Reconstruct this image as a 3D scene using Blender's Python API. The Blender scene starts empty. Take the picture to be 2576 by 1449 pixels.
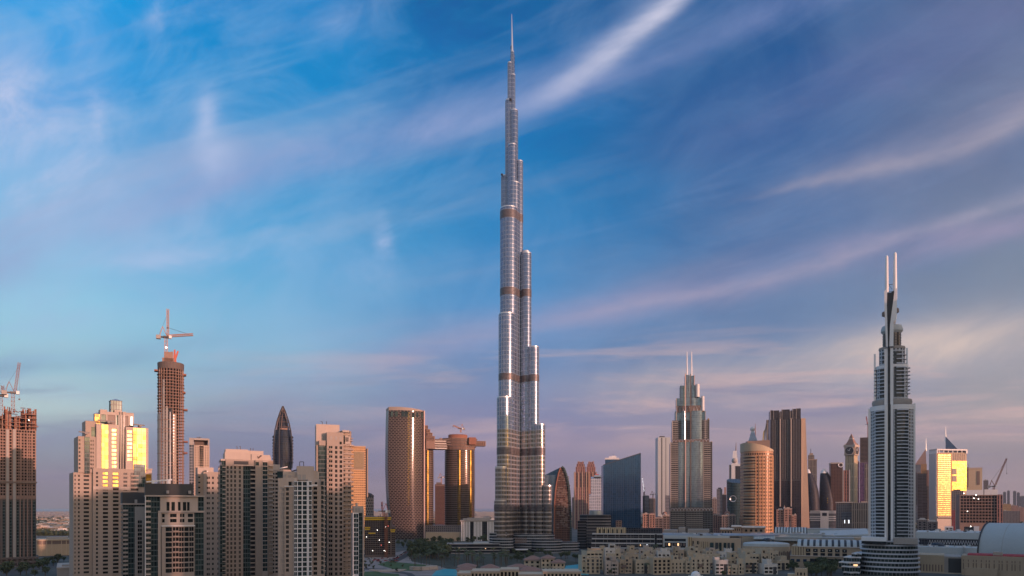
import bpy, math, random
from mathutils import Vector
random.seed(7)
R = math.radians
scene = bpy.context.scene
COL = scene.collection
PI = math.pi

# ---------------------------------------------------------------- camera
F, CX, HY, CAMH = 1796.4, 1288.0, 1278.0, 64.0     # focal length, centre and horizon of the photo in its 2576 wide view; eye height in metres
cam_d = bpy.data.cameras.new('camera'); cam = bpy.data.objects.new('camera', cam_d); COL.objects.link(cam)
cam.location = (0, 0, CAMH); cam.rotation_euler = (R(90), 0, 0)
cam_d.sensor_width = 36; cam_d.lens = 36*F/2576; cam_d.shift_y = (HY-724.5)/2576
cam_d.clip_start = 1; cam_d.clip_end = 120000
scene.camera = cam
scene.view_settings.view_transform = 'Standard'; scene.view_settings.look = 'None'
scene.view_settings.exposure = 0.0; scene.view_settings.gamma = 1
scene.cycles.max_bounces = 5; scene.cycles.diffuse_bounces = 2; scene.cycles.glossy_bounces = 3
scene.cycles.transmission_bounces = 2; scene.cycles.volume_bounces = 0
scene.cycles.sample_clamp_indirect = 6
scene.cycles.use_denoising = True

# ---------------------------------------------------------------- node helper
def lin(c):
    return tuple((x/255/12.92 if x/255 <= .04045 else ((x/255+.055)/1.055)**2.4) for x in c)
class NT:
    def __init__(s, tree): s.t = tree; s.n = tree.nodes; s.l = tree.links
    def put(s, sock, v):
        if isinstance(v, bpy.types.NodeSocket): s.l.new(v, sock)
        elif v is not None:
            if sock.type == 'RGBA' and isinstance(v, (tuple, list)) and len(v) == 3: v = (*v, 1)
            sock.default_value = v
    def m(s, op, a, b=None, c=None, clamp=False):
        n = s.n.new('ShaderNodeMath'); n.operation = op; n.use_clamp = clamp
        for i, v in enumerate((a, b, c)):
            if v is not None: s.put(n.inputs[i], v)
        return n.outputs[0]
    def add(s, a, b): return s.m('ADD', a, b)
    def sub(s, a, b): return s.m('SUBTRACT', a, b)
    def mul(s, a, b): return s.m('MULTIPLY', a, b)
    def sstep(s, v, a, b, o0=0., o1=1.):
        n = s.n.new('ShaderNodeMapRange'); n.interpolation_type = 'SMOOTHSTEP'
        s.put(n.inputs['Value'], v); n.inputs['From Min'].default_value = a; n.inputs['From Max'].default_value = b
        n.inputs['To Min'].default_value = o0; n.inputs['To Max'].default_value = o1
        return n.outputs['Result']
    def mix(s, f, a, b, typ='MIX'):
        n = s.n.new('ShaderNodeMix'); n.data_type = 'RGBA'; n.blend_type = typ
        s.put(n.inputs[0], f); s.put(n.inputs[6], a); s.put(n.inputs[7], b)
        return n.outputs[2]
    def mixf(s, f, a, b):
        n = s.n.new('ShaderNodeMix'); n.data_type = 'FLOAT'
        s.put(n.inputs[0], f); s.put(n.inputs[2], a); s.put(n.inputs[3], b)
        return n.outputs[0]
    def ramp(s, v, stops, interp='EASE'):
        n = s.n.new('ShaderNodeValToRGB'); n.color_ramp.interpolation = interp
        e = n.color_ramp.elements
        while len(e) < len(stops): e.new(.5)
        for i, (p, c) in enumerate(stops): e[i].position = p; e[i].color = (*c, 1)
        s.put(n.inputs[0], v); return n.outputs[0]
    def curve(s, v, pts):
        n = s.n.new('ShaderNodeFloatCurve'); c = n.mapping.curves[0]
        while len(c.points) < len(pts): c.points.new(.5, .5)
        for i, p in enumerate(pts): c.points[i].location = p
        n.mapping.update(); s.put(n.inputs['Value'], v); return n.outputs[0]
    def xyz(s, x, y, z=0.):
        n = s.n.new('ShaderNodeCombineXYZ')
        for i, v in enumerate((x, y, z)): s.put(n.inputs[i], v)
        return n.outputs[0]
    def sep(s, v):
        n = s.n.new('ShaderNodeSeparateXYZ'); s.put(n.inputs[0], v); return n.outputs
    def noise(s, vec, scale, detail=3., rough=.5, dist=0.):
        n = s.n.new('ShaderNodeTexNoise')
        if vec is not None: s.put(n.inputs['Vector'], vec)
        n.inputs['Scale'].default_value = scale; n.inputs['Detail'].default_value = detail
        n.inputs['Roughness'].default_value = rough; n.inputs['Distortion'].default_value = dist
        return n.outputs[0]

# ---------------------------------------------------------------- sun and sky
SUN_AZ, SUN_EL = 130.0, 6.0
sd = Vector((math.sin(R(SUN_AZ))*math.cos(R(SUN_EL)), math.cos(R(SUN_AZ))*math.cos(R(SUN_EL)), math.sin(R(SUN_EL))))
sl = bpy.data.lights.new('sun', 'SUN'); sl.energy = 4.2; sl.angle = R(.5); sl.color = (1, .51, .39)
so = bpy.data.objects.new('sun', sl); COL.objects.link(so); so.rotation_euler = sd.to_track_quat('Z', 'Y').to_euler()

world = bpy.data.worlds.new('World'); scene.world = world; world.use_nodes = True
def build_world():
    t = NT(world.node_tree); t.n.clear()
    out = t.n.new('ShaderNodeOutputWorld'); bg = t.n.new('ShaderNodeBackground'); t.l.new(bg.outputs[0], out.inputs[0])
    bg.inputs['Strength'].default_value = .1
    tc = t.n.new('ShaderNodeTexCoord'); D = tc.outputs['Generated']
    x, y, z = t.sep(D)
    yc = t.m('MAXIMUM', y, .12)
    sx = t.m('MULTIPLY_ADD', t.m('DIVIDE', x, yc), F/2576, .5)            # 0..1 across the forward sky
    sx = t.m('MINIMUM', t.m('MAXIMUM', sx, -.3), 1.3)
    ty = t.m('MULTIPLY', t.m('DIVIDE', z, yc), F/HY)                       # 0 at the horizon, 1 high up
    ty = t.m('MINIMUM', t.m('MAXIMUM', ty, 0.), 1.6)
    # slow wobble so nothing follows a ruler
    w1 = t.sub(t.noise(t.xyz(t.mul(sx, 2.2), t.mul(ty, 2.0), .3), 1.6, 4, .55), .5)
    w2 = t.sub(t.noise(t.xyz(t.mul(sx, 2.2), t.mul(ty, 2.0), 7.3), 3.1, 4, .55), .5)
    tw = t.m('MULTIPLY_ADD', w1, .10, ty)
    sw = t.m('MULTIPLY_ADD', w2, .14, sx)
    def rmp(*st): return t.ramp(tw, [(p, lin(c)) for p, c in st], 'LINEAR')
    c0 = rmp((0, (126,124,132)), (.06, (132,130,148)), (.13, (146,158,172)), (.21, (180,208,210)), (.30, (158,203,216)), (.42, (152,205,230)), (.6, (120,188,230)), (.8, (70,158,222)), (1, (30,156,226)))
    c1 = rmp((0, (134,122,132)), (.07, (124,124,152)), (.15, (132,142,170)), (.24, (142,172,196)), (.34, (134,188,219)), (.5, (86,168,217)), (.72, (28,144,206)), (1, (0,130,200)))
    c2 = rmp((0, (138,122,138)), (.06, (140,130,152)), (.15, (136,134,168)), (.25, (118,140,180)), (.4, (80,144,198)), (.6, (22,126,188)), (.8, (0,108,174)), (1, (0,95,158)))
    c3 = rmp((0, (146,128,142)), (.08, (150,140,156)), (.2, (142,142,166)), (.3, (104,130,166)), (.5, (70,112,162)), (.7, (58,100,154)), (1, (26,84,142)))
    c4 = rmp((0, (148,132,136)), (.1, (144,138,148)), (.2, (166,160,164)), (.3, (146,152,164)), (.5, (118,134,158)), (.7, (94,114,150)), (1, (92,108,144)))
    f = t.mix(t.sstep(sw, .02, .27), c0, c1); f = t.mix(t.sstep(sw, .25, .5), f, c2)
    f = t.mix(t.sstep(sw, .48, .74), f, c3); f = t.mix(t.sstep(sw, .72, 1.0), f, c4)
    # long streaks that fan out to the upper right
    q = t.mul(ty, t.m('MULTIPLY_ADD', sx, -.9, 1.45))
    X2 = t.m('MULTIPLY_ADD', sx, 2.0156, -1.0078); al_ = t.add(t.mul(X2, .94), t.mul(ty, .34)); ac_ = t.add(t.mul(X2, -.34), t.mul(ty, .94))
    fe = t.sstep(t.noise(t.xyz(t.mul(al_, 1.5), t.mul(ac_, 4.2), 1.7), 1.5, 9, .62, .55), .30, .74)
    fe2 = t.sstep(t.noise(t.xyz(t.mul(al_, 2.2), t.mul(ac_, 3.2), 5.1), 1.7, 9, .64, .8), .34, .74)
    st = t.noise(t.xyz(t.mul(sx, 1.5), t.mul(t.m('MULTIPLY_ADD', w1, .05, q), 7.0), 0.), 1.3, 4, .5, .3)
    stm = t.sstep(st, .45, .75)
    lav = lin((150,168,208)); rose = lin((186,164,182)); pale = lin((206,206,226)); peach = lin((214,182,178))
    cloud = t.mix(t.sstep(sx, .1, .75), lin((158,192,226)), lin((116,130,166)))
    f = t.mix(t.mul(t.mul(stm, t.m('MULTIPLY_ADD', fe, .8, .35)), t.mul(t.sstep(ty, .08, .3), .55)), f, cloud)
    f = t.mix(t.mul(t.mul(fe2, t.sstep(ty, .12, .3)), t.sstep(sx, .05, .7, .34, .10)), f, lin((160,190,226)))
    st2 = t.noise(t.xyz(t.mul(sx, 2.6), t.mul(q, 13.0), 4.), 1.2, 5, .55, .5)
    f = t.mix(t.mul(t.sstep(st2, .5, .8), .16), f, t.mix(t.sstep(ty, .15, .5), rose, lav))
    # explicit streaks: (view points), half width left/right, strength left/right, colour
    def streak(f, pts, wl, wr, al, ar, c, s0, s1, up=1.6, wob=.05):
        cp = [(px/2576, (HY-py)/HY/1.3) for px, py in pts]
        ctr = t.mul(t.curve(sx, cp), 1.3)
        d = t.sub(t.m('MULTIPLY_ADD', w2, wob, ty), ctr)
        wd = t.mixf(t.sstep(sx, s0, s1), wl, wr)
        dn = t.m('DIVIDE', d, wd)
        dn = t.m('DIVIDE', dn, t.mixf(t.m('GREATER_THAN', dn, 0.), 1., up))
        g = t.m('EXPONENT', t.mul(t.m('MULTIPLY', dn, dn), -1.))
        a = t.mixf(t.sstep(sx, s0, s1), al, ar)
        a = t.mul(a, t.m('MULTIPLY_ADD', fe, .95, .42))
        a = t.mul(a, t.mul(t.sstep(sx, s0-.02, s0+.12), g))
        return t.mix(t.m('MINIMUM', a, 1.), f, c)
    f = streak(f, [(0, 640), (300, 520), (600, 430), (850, 375), (1100, 315), (1300, 265), (1400, 222), (1500, 155), (1600, 80), (1720, -20), (1860, -140), (2576, -380)], .075, .034, .66, .52, lav, -.1, .55, 1.6)
    f = streak(f, [(0, 660), (300, 545), (600, 455), (850, 385), (1100, 312), (1300, 258), (2576, -200)], .040, .032, .34, .30, lin((152,164,210)), -.1, .4, 1.5)
    f = streak(f, [(0, 700), (1250, 285), (1400, 228), (1500, 160), (1600, 85), (1720, -15), (1860, -140), (2576, -380)], .025, .024, .0, .85, pale, .46, .64, 1.3)
    f = streak(f, [(0, 1000), (1370, 815), (1700, 748), (2100, 655), (2250, 612), (2576, 490)], .010, .012, .20, .48, lin((186,178,192)), .5, .95, 1.5)
    f = streak(f, [(0, 1000), (1370, 800), (1700, 735), (2100, 645), (2250, 605), (2576, 480)], .05, .06, .16, .24, lin((150,150,178)), .5, .95, 1.3)
    f = streak(f, [(0, 900), (1900, 492), (2200, 430), (2400, 382), (2576, 300)], .006, .020, .3, .50, lin((186,174,184)), .70, .98, 1.4)
    f = streak(f, [(0, 900), (1900, 480), (2200, 410), (2400, 350), (2576, 270)], .03, .07, .10, .40, lin((160,156,178)), .70, .98, 1.2)
    f = streak(f, [(0, 1150), (300, 1010), (700, 985), (1000, 890), (1250, 835), (2576, 560)], .045, .03, .1, .34, lin((180,160,188)), .15, .5, 1.2)
    f = streak(f, [(0, 1040), (1380, 985), (1700, 948), (2000, 928), (2200, 890), (2576, 846)], .045, .060, .32, .85, lin((208,192,186)), .50, .90, .8)
    f = streak(f, [(0, 935), (300, 900), (600, 850), (900, 805), (2576, 560)], .022, .02, .5, .0, lin((120,152,188)), -.12, .42, 1.3)
    f = streak(f, [(0, 1120), (400, 1066), (700, 1020), (2576, 900)], .025, .02, .55, .0, lin((134,138,170)), -.12, .5, 1.2)
    f = streak(f, [(0, 1190), (1400, 1122), (1700, 1112), (2576, 1080)], .018, .02, .1, .4, lin((190,164,168)), .45, .65, 1.2)
    f = streak(f, [(0, 330), (1400, 420), (1900, 300), (2200, 190), (2576, 40)], .05, .06, .0, .3, lin((120,118,168)), .55, .9, 1.5)
    # small bright wisps on the left
    for px, py, ax, ay, a, lean in ((515, 300, 26, 66, .42, .25), (545, 395, 52, 60, .40, -.1), (240, 285, 22, 62, .40, 0), (10, 290, 130, 130, .70, 0), (40, 430, 220, 120, .40, 0), (140, 360, 130, 160, .25, 0), (970, 600, 22, 52, .36, -.3),
                              (880, 60, 62, 52, .22, .4), (930, 690, 90, 46, .20, .3), (390, 40, 30, 90, .2, 0), (225, 130, 60, 120, .25, 0), (440, 650, 200, 26, .22, .05),
                              (500, 590, 260, 90, .15, .1)):
        dx = t.m('DIVIDE', t.sub(t.m('MULTIPLY_ADD', w1, .045, sx), px/2576), ax/2576)
        dy = t.m('DIVIDE', t.sub(t.m('MULTIPLY_ADD', w2, .03, ty), (HY-py)/HY), ay/HY)
        dx = t.m('MULTIPLY_ADD', dy, -lean, dx)
        g = t.m('EXPONENT', t.mul(t.add(t.mul(dx, dx), t.mul(dy, dy)), -1.))
        f = t.mix(t.mul(g, t.m('MULTIPLY_ADD', fe2, a*1.5, a*.35)), f, lin((190,202,234)))
    # low banks of cloud, peach on the right, mauve below
    lb = t.noise(t.xyz(t.mul(sx, 4.), t.mul(t.m('MULTIPLY_ADD', sx, -.05, ty), 16.), 9.), 1.2, 7, .6, .4)
    band = t.mul(t.sstep(ty, .05, .17), t.sstep(ty, .40, .24))
    f = t.mix(t.mul(t.mul(t.sstep(lb, .45, .72), band), t.sstep(sx, .05, .8, .10, .75)), f, peach)
    lb2 = t.noise(t.xyz(t.mul(sx, 3.), t.mul(ty, 20.), 2.), 1.4, 6, .6, .4)
    f = t.mix(t.mul(t.mul(t.sstep(lb2, .5, .8), t.sstep(ty, .34, .16)), .6), f, lin((112,118,156)))
    # the rest of the sky, behind the eye: the physical sky with its morning glow
    sky = t.n.new('ShaderNodeTexSky'); sky.sky_type = 'NISHITA'; sky.sun_disc = False
    sky.sun_elevation = R(SUN_EL); sky.sun_rotation = R(SUN_AZ); sky.air_density = 1.2; sky.dust_density = 1.6
    vm = t.n.new('ShaderNodeVectorMath'); vm.operation = 'DOT_PRODUCT'; t.l.new(D, vm.inputs[0]); vm.inputs[1].default_value = sd
    glow = t.m('POWER', t.m('MAXIMUM', vm.outputs['Value'], 0.), 60.)
    wide = t.m('POWER', t.m('MAXIMUM', vm.outputs['Value'], 0.), 6.)
    up = t.sstep(z, -.02, .05)
    back = t.mix(1., sky.outputs[0], (1.15, 1.1, 1.15), 'MULTIPLY')
    back = t.mix(1., back, t.mix(t.sstep(z, 0., .5), (4.0, 3.6, 3.8), (2.5, 3.1, 4.1)), 'ADD')
    back = t.mix(1., back, t.mix(wide, (0, 0, 0), (4.2, 2.5, 1.7)), 'ADD')
    back = t.mix(1., back, t.mix(glow, (0, 0, 0), (30., 15., 4.)), 'ADD')
    back = t.mix(up, (.9, .75, .7), back)
    sb = t.n.new('ShaderNodeMix'); sb.data_type = 'RGBA'; sb.blend_type = 'SUBTRACT'; sb.clamp_result = True
    t.put(sb.inputs[0], 1.); t.put(sb.inputs[6], t.mix(1., f, (1.04, 1.03, 1.03), 'MULTIPLY')); t.put(sb.inputs[7], (.020, .014, .010))
    front = t.mix(1., sb.outputs[2], (10, 10, 10), 'MULTIPLY')
    fin = t.mix(t.sstep(y, .0, .35), back, front)
    t.l.new(fin, bg.inputs['Color'])
build_world()
world.cycles.sampling_method = 'MANUAL'; world.cycles.sample_map_resolution = 1024

# ---------------------------------------------------------------- materials
MATS = {}
def new_mat(name):
    m = bpy.data.materials.new(name); m.use_nodes = True; t = NT(m.node_tree)
    b = t.n['Principled BSDF']; MATS[name] = m
    return m, t, b
def stone(name, col, rough=.8, var=.18, scale=.15, metal=0.):
    m, t, b = new_mat(name)
    tc = t.n.new('ShaderNodeTexCoord'); v = tc.outputs['Object']
    x, y, z = t.sep(v)
    n1 = t.noise(v, scale, 5, .6); n2 = t.noise(t.xyz(x, y, t.mul(z, .08)), 1.1, 4, .6)
    k = t.m('MULTIPLY_ADD', t.add(n1, n2), var, 1-var)
    t.put(b.inputs['Base Color'], t.mix(1., col, t.xyz(k, k, k), 'MULTIPLY'))
    b.inputs['Roughness'].default_value = rough; b.inputs['Metallic'].default_value = metal
    return m
def glass(name, col, rough=.08, metal=0., var=.6, cell=3.2):
    m, t, b = new_mat(name)
    uv = t.n.new('ShaderNodeTexCoord').outputs['Object']
    x, y, z = t.sep(uv)
    oi = t.n.new('ShaderNodeObjectInfo')
    wn = t.n.new('ShaderNodeTexWhiteNoise'); wn.noise_dimensions = '3D'
    t.put(wn.inputs['Vector'], t.xyz(t.m('FLOOR', t.mul(x, 1/cell)), t.m('FLOOR', t.mul(z, 1/cell)), t.mul(oi.outputs['Random'], 50.)))
    k = t.m('MULTIPLY_ADD', wn.outputs['Value'], var, 1-var*.5)
    t.put(b.inputs['Base Color'], t.mix(1., col, t.xyz(k, k, k), 'MULTIPLY')); b.inputs['Specular IOR Level'].default_value = .22
    b.inputs['Roughness'].default_value = rough; b.inputs['Metallic'].default_value = metal
    return m
def facade(name, wall, gl, fh=3.4, bw=3.0, wz=.55, wx=.6, gm=.0, gr=.12, wr=.7, wm=0., stag=False, var=.5, vlit=0., xoff=0.):
    """wall with a procedural grid of panes; UV is metres along the wall and metres up"""
    m, t, b = new_mat(name)
    uv = t.n.new('ShaderNodeUVMap').outputs[0]
    u, v, _ = t.sep(uv)
    fv = t.mul(v, 1/fh); rowi = t.m('FLOOR', fv)
    uu = t.mul(t.add(u, xoff), 1/bw)
    if stag: uu = t.m('MULTIPLY_ADD', t.m('MODULO', rowi, 2.), .5, uu)
    coli = t.m('FLOOR', uu)
    fu = t.m('FRACT', uu); fz = t.m('FRACT', fv)
    mu = t.m('LESS_THAN', t.m('ABSOLUTE', t.sub(fu, .5)), wx/2); mz = t.m('LESS_THAN', t.m('ABSOLUTE', t.sub(fz, .5)), wz/2)
    mask = t.mul(mu, mz)
    wn = t.n.new('ShaderNodeTexWhiteNoise'); wn.noise_dimensions = '2D'; t.put(wn.inputs['Vector'], t.xyz(coli, rowi))
    k = t.m('MULTIPLY_ADD', wn.outputs['Value'], var*2, 1-var)
    g = t.mix(1., gl, t.xyz(k, k, k), 'MULTIPLY')
    nz = t.noise(t.xyz(t.mul(u, .05), t.mul(v, .02)), 2., 4, .6)
    kw = t.m('MULTIPLY_ADD', nz, .35, .82)
    wcol = t.mix(1., wall, t.xyz(kw, kw, kw), 'MULTIPLY')
    t.put(b.inputs['Base Color'], t.mix(mask, wcol, g))
    b.inputs['Specular IOR Level'].default_value = .28; t.put(b.inputs['Metallic'], t.mixf(mask, wm, gm)); t.put(b.inputs['Roughness'], t.mixf(mask, wr, gr))
    return m
def plain(name, col, rough=.6, metal=0.):
    m, t, b = new_mat(name)
    n = t.noise(None, 4., 3); k = t.m('MULTIPLY_ADD', n, .2, .9)
    t.put(b.inputs['Base Color'], t.mix(1., col, t.xyz(k, k, k), 'MULTIPLY'))
    b.inputs['Roughness'].default_value = rough; b.inputs['Metallic'].default_value = metal
    return m
def lamp_mat(name, col, s):
    m, t, b = new_mat(name); b.inputs['Emission Color'].default_value = (*col, 1); b.inputs['Emission Strength'].default_value = s
    return m

# ---------------------------------------------------------------- mesh builder
class MB:
    def __init__(s): s.v = []; s.k = {}; s.f = []; s.uv = []; s.mi = []
    def vid(s, p):
        key = (round(p[0]*200), round(p[1]*200), round(p[2]*200))
        i = s.k.get(key)
        if i is None: i = len(s.v); s.v.append(tuple(p)); s.k[key] = i
        return i
    def face(s, pts, uv=None, m=0):
        ids = [s.vid(p) for p in pts]
        if len(set(ids)) < 3: return
        if uv is None: uv = [(p[0]+p[1], p[2]) for p in pts]
        o = []; u2 = []
        for i, q in zip(ids, uv):
            if i not in o: o.append(i); u2.append(q)
        s.f.append(o); s.uv.append(u2); s.mi.append(m)
    def box(s, x0, x1, y0, y1, z0, z1, m=0, mt=None):
        s.prism([(x0, y0), (x1, y0), (x1, y1), (x0, y1)], z0, z1, m, mt)
    def prism(s, poly, z0, z1, m=0, mt=None, zt=None, cap=True, sc=1.):
        """upright prism over a counter-clockwise outline; zt(x, y) gives a sloped top; sc scales the top outline about its middle"""
        n = len(poly); u = 0
        cx = sum(p[0] for p in poly)/n; cy = sum(p[1] for p in poly)/n
        top = [(cx+(x-cx)*sc, cy+(y-cy)*sc) for x, y in poly]
        zz = [zt(x, y) if zt else z1 for x, y in top]
        for i in range(n):
            a, b = poly[i], poly[(i+1) % n]; A, B = top[i], top[(i+1) % n]
            L = math.hypot(b[0]-a[0], b[1]-a[1])
            s.face([(*a, z0), (*b, z0), (*B, zz[(i+1) % n]), (*A, zz[i])], [(u, z0), (u+L, z0), (u+L, zz[(i+1) % n]), (u, zz[i])], m)
            u += L
        if cap:
            mt = m if mt is None else mt
            s.face([(*p, zz[i]) for i, p in enumerate(top)], [(p[0], p[1]) for p in top], mt)
            s.face([(*p, z0) for p in reversed(poly)], [(p[0], p[1]) for p in reversed(poly)], mt)
    def lathe(s, cx, cy, prof, n=24, m=0, a0=0., a1=2*PI, ry=1.):
        """surface of revolution of (radius, z) pairs, closed on the axis where the radius is 0"""
        full = abs(a1-a0-2*PI) < 1e-6
        for i in range(n):
            A = a0+(a1-a0)*i/n; B = a0+(a1-a0)*(i+1)/n
            for (r0, z0), (r1, z1) in zip(prof, prof[1:]):
                P = lambda r, a, z: (cx+r*math.cos(a), cy+ry*r*math.sin(a), z)
                rm = max(r0, r1)
                s.face([P(r0, A, z0), P(r0, B, z0), P(r1, B, z1), P(r1, A, z1)], [(A*rm, z0), (B*rm, z0), (B*rm, z1), (A*rm, z1)], m)
    def beam(s, p, q, w=.5, m=0, w2=None):
        p = Vector(p); q = Vector(q); d = (q-p)
        if d.length < 1e-6: return
        d.normalize(); up = Vector((0, 0, 1)) if abs(d.z) < .9 else Vector((1, 0, 0))
        a = d.cross(up).normalized(); b = d.cross(a).normalized(); w2 = w if w2 is None else w2
        A = [p+a*w/2+b*w/2, p-a*w/2+b*w/2, p-a*w/2-b*w/2, p+a*w/2-b*w/2]
        B = [q+a*w2/2+b*w2/2, q-a*w2/2+b*w2/2, q-a*w2/2-b*w2/2, q+a*w2/2-b*w2/2]
        for i in range(4): s.face([A[i], A[(i+1) % 4], B[(i+1) % 4], B[i]], None, m)
        s.face(A[::-1], None, m); s.face(B, None, m)
    def tube(s, pts, r, n=6, m=0):
        rings = []
        for i, p in enumerate(pts):
            p = Vector(p); d = (Vector(pts[min(i+1, len(pts)-1)])-Vector(pts[max(i-1, 0)])).normalized()
            up = Vector((0, 0, 1)) if abs(d.z) < .9 else Vector((1, 0, 0))
            a = d.cross(up).normalized(); b = d.cross(a).normalized(); rr = r[i] if isinstance(r, (list, tuple)) else r
            rings.append([p+a*rr*math.cos(2*PI*k/n)+b*rr*math.sin(2*PI*k/n) for k in range(n)])
        for A, B in zip(rings, rings[1:]):
            for k in range(n): s.face([A[k], A[(k+1) % n], B[(k+1) % n], B[k]], None, m)
        s.face(rings[0][::-1], None, m); s.face(rings[-1], None, m)
    def gridwall(s, x0, x1, z0, z1, cols=(), rows=(), y=0., rec=.6, back=20., m=0, mt=None, tf=None):
        """front wall pierced by cols x rows of window holes (with their reveals), sides, back and roof in one shell"""
        g = tf or (lambda a, b, c: (a, b, c))
        cols = [c for c in cols if c[0] > x0 and c[1] < x1]; rows = [r for r in rows if r[0] > z0 and r[1] < z1]
        xs = sorted({x0, x1, *[c for k in cols for c in k]}); zs = sorted({z0, z1, *[c for k in rows for c in k]})
        hx = [any(a <= (p+q)/2 <= b for a, b in cols) for p, q in zip(xs, xs[1:])]
        hz = [any(a <= (p+q)/2 <= b for a, b in rows) for p, q in zip(zs, zs[1:])]
        Y = y+rec
        for i in range(len(xs)-1):
            for j in range(len(zs)-1):
                a, b, c, d = xs[i], xs[i+1], zs[j], zs[j+1]
                if not (hx[i] and hz[j]):
                    s.face([g(a, y, c), g(b, y, c), g(b, y, d), g(a, y, d)], [(a, c), (b, c), (b, d), (a, d)], m)
                else:
                    s.face([g(a, y, c), g(a, Y, c), g(b, Y, c), g(b, y, c)][::-1], None, m)
                    s.face([g(a, y, d), g(b, y, d), g(b, Y, d), g(a, Y, d)][::-1], None, m)
                    s.face([g(a, y, c), g(a, y, d), g(a, Y, d), g(a, Y, c)][::-1], None, m)
                    s.face([g(b, y, c), g(b, Y, c), g(b, Y, d), g(b, y, d)][::-1], None, m)
        k = y+back
        s.face([g(x1, y, z0), g(x1, k, z0), g(x1, k, z1), g(x1, y, z1)], [(0, z0), (back, z0), (back, z1), (0, z1)], m)
        s.face([g(x0, k, z0), g(x0, y, z0), g(x0, y, z1), g(x0, k, z1)], [(0, z0), (back, z0), (back, z1), (0, z1)], m)
        s.face([g(x1, k, z0), g(x0, k, z0), g(x0, k, z1), g(x1, k, z1)], None, m)
        s.face([g(x0, y, z1), g(x1, y, z1), g(x1, k, z1), g(x0, k, z1)], [(x0, y), (x1, y), (x1, k), (x0, k)], m if mt is None else mt)
        return [(a, b, c, d) for a, b in cols for c, d in rows]
    def build(s, name, mats, parent=None, smooth=False, ang=35):
        me = bpy.data.meshes.new(name); me.from_pydata(s.v, [], s.f)
        for m in (mats if isinstance(mats, (list, tuple)) else [mats]): me.materials.append(MATS[m] if isinstance(m, str) else m)
        lay = me.uv_layers.new(name='UVMap')
        flat = [c for u in s.uv for q in u for c in q]
        if len(flat) == len(lay.data)*2: lay.data.foreach_set('uv', flat)
        me.polygons.foreach_set('material_index', s.mi)
        if smooth:
            me.polygons.foreach_set('use_smooth', [True]*len(s.f)); me.set_sharp_from_angle(angle=R(ang))
        me.update()
        o = bpy.data.objects.new(name, me); COL.objects.link(o)
        if parent is not None: o.parent = parent
        return o
def tag(o, label=None, cat=None, group=None, kind=None):
    if label: o['label'] = label
    if cat: o['category'] = cat
    if group: o['group'] = group
    if kind: o['kind'] = kind
    return o
def empty(name, loc, rz=0.):
    o = bpy.data.objects.new(name, None); COL.objects.link(o); o.location = loc; o.rotation_euler = (0, 0, rz); o.empty_display_size = 1
    return o
def copy_tree(o, parent=None):
    c = o.copy(); COL.objects.link(c)
    if parent is not None: c.parent = parent
    for ch in list(o.children): copy_tree(ch, c)
    return c
def circ(cx, cy, r, n=24, a0=0., a1=2*PI, ry=None):
    k = n if abs(a1-a0-2*PI) < 1e-6 else n+1
    return [(cx+r*math.cos(a0+(a1-a0)*i/n), cy+(ry or r)*math.sin(a0+(a1-a0)*i/n)) for i in range(k)]

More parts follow.
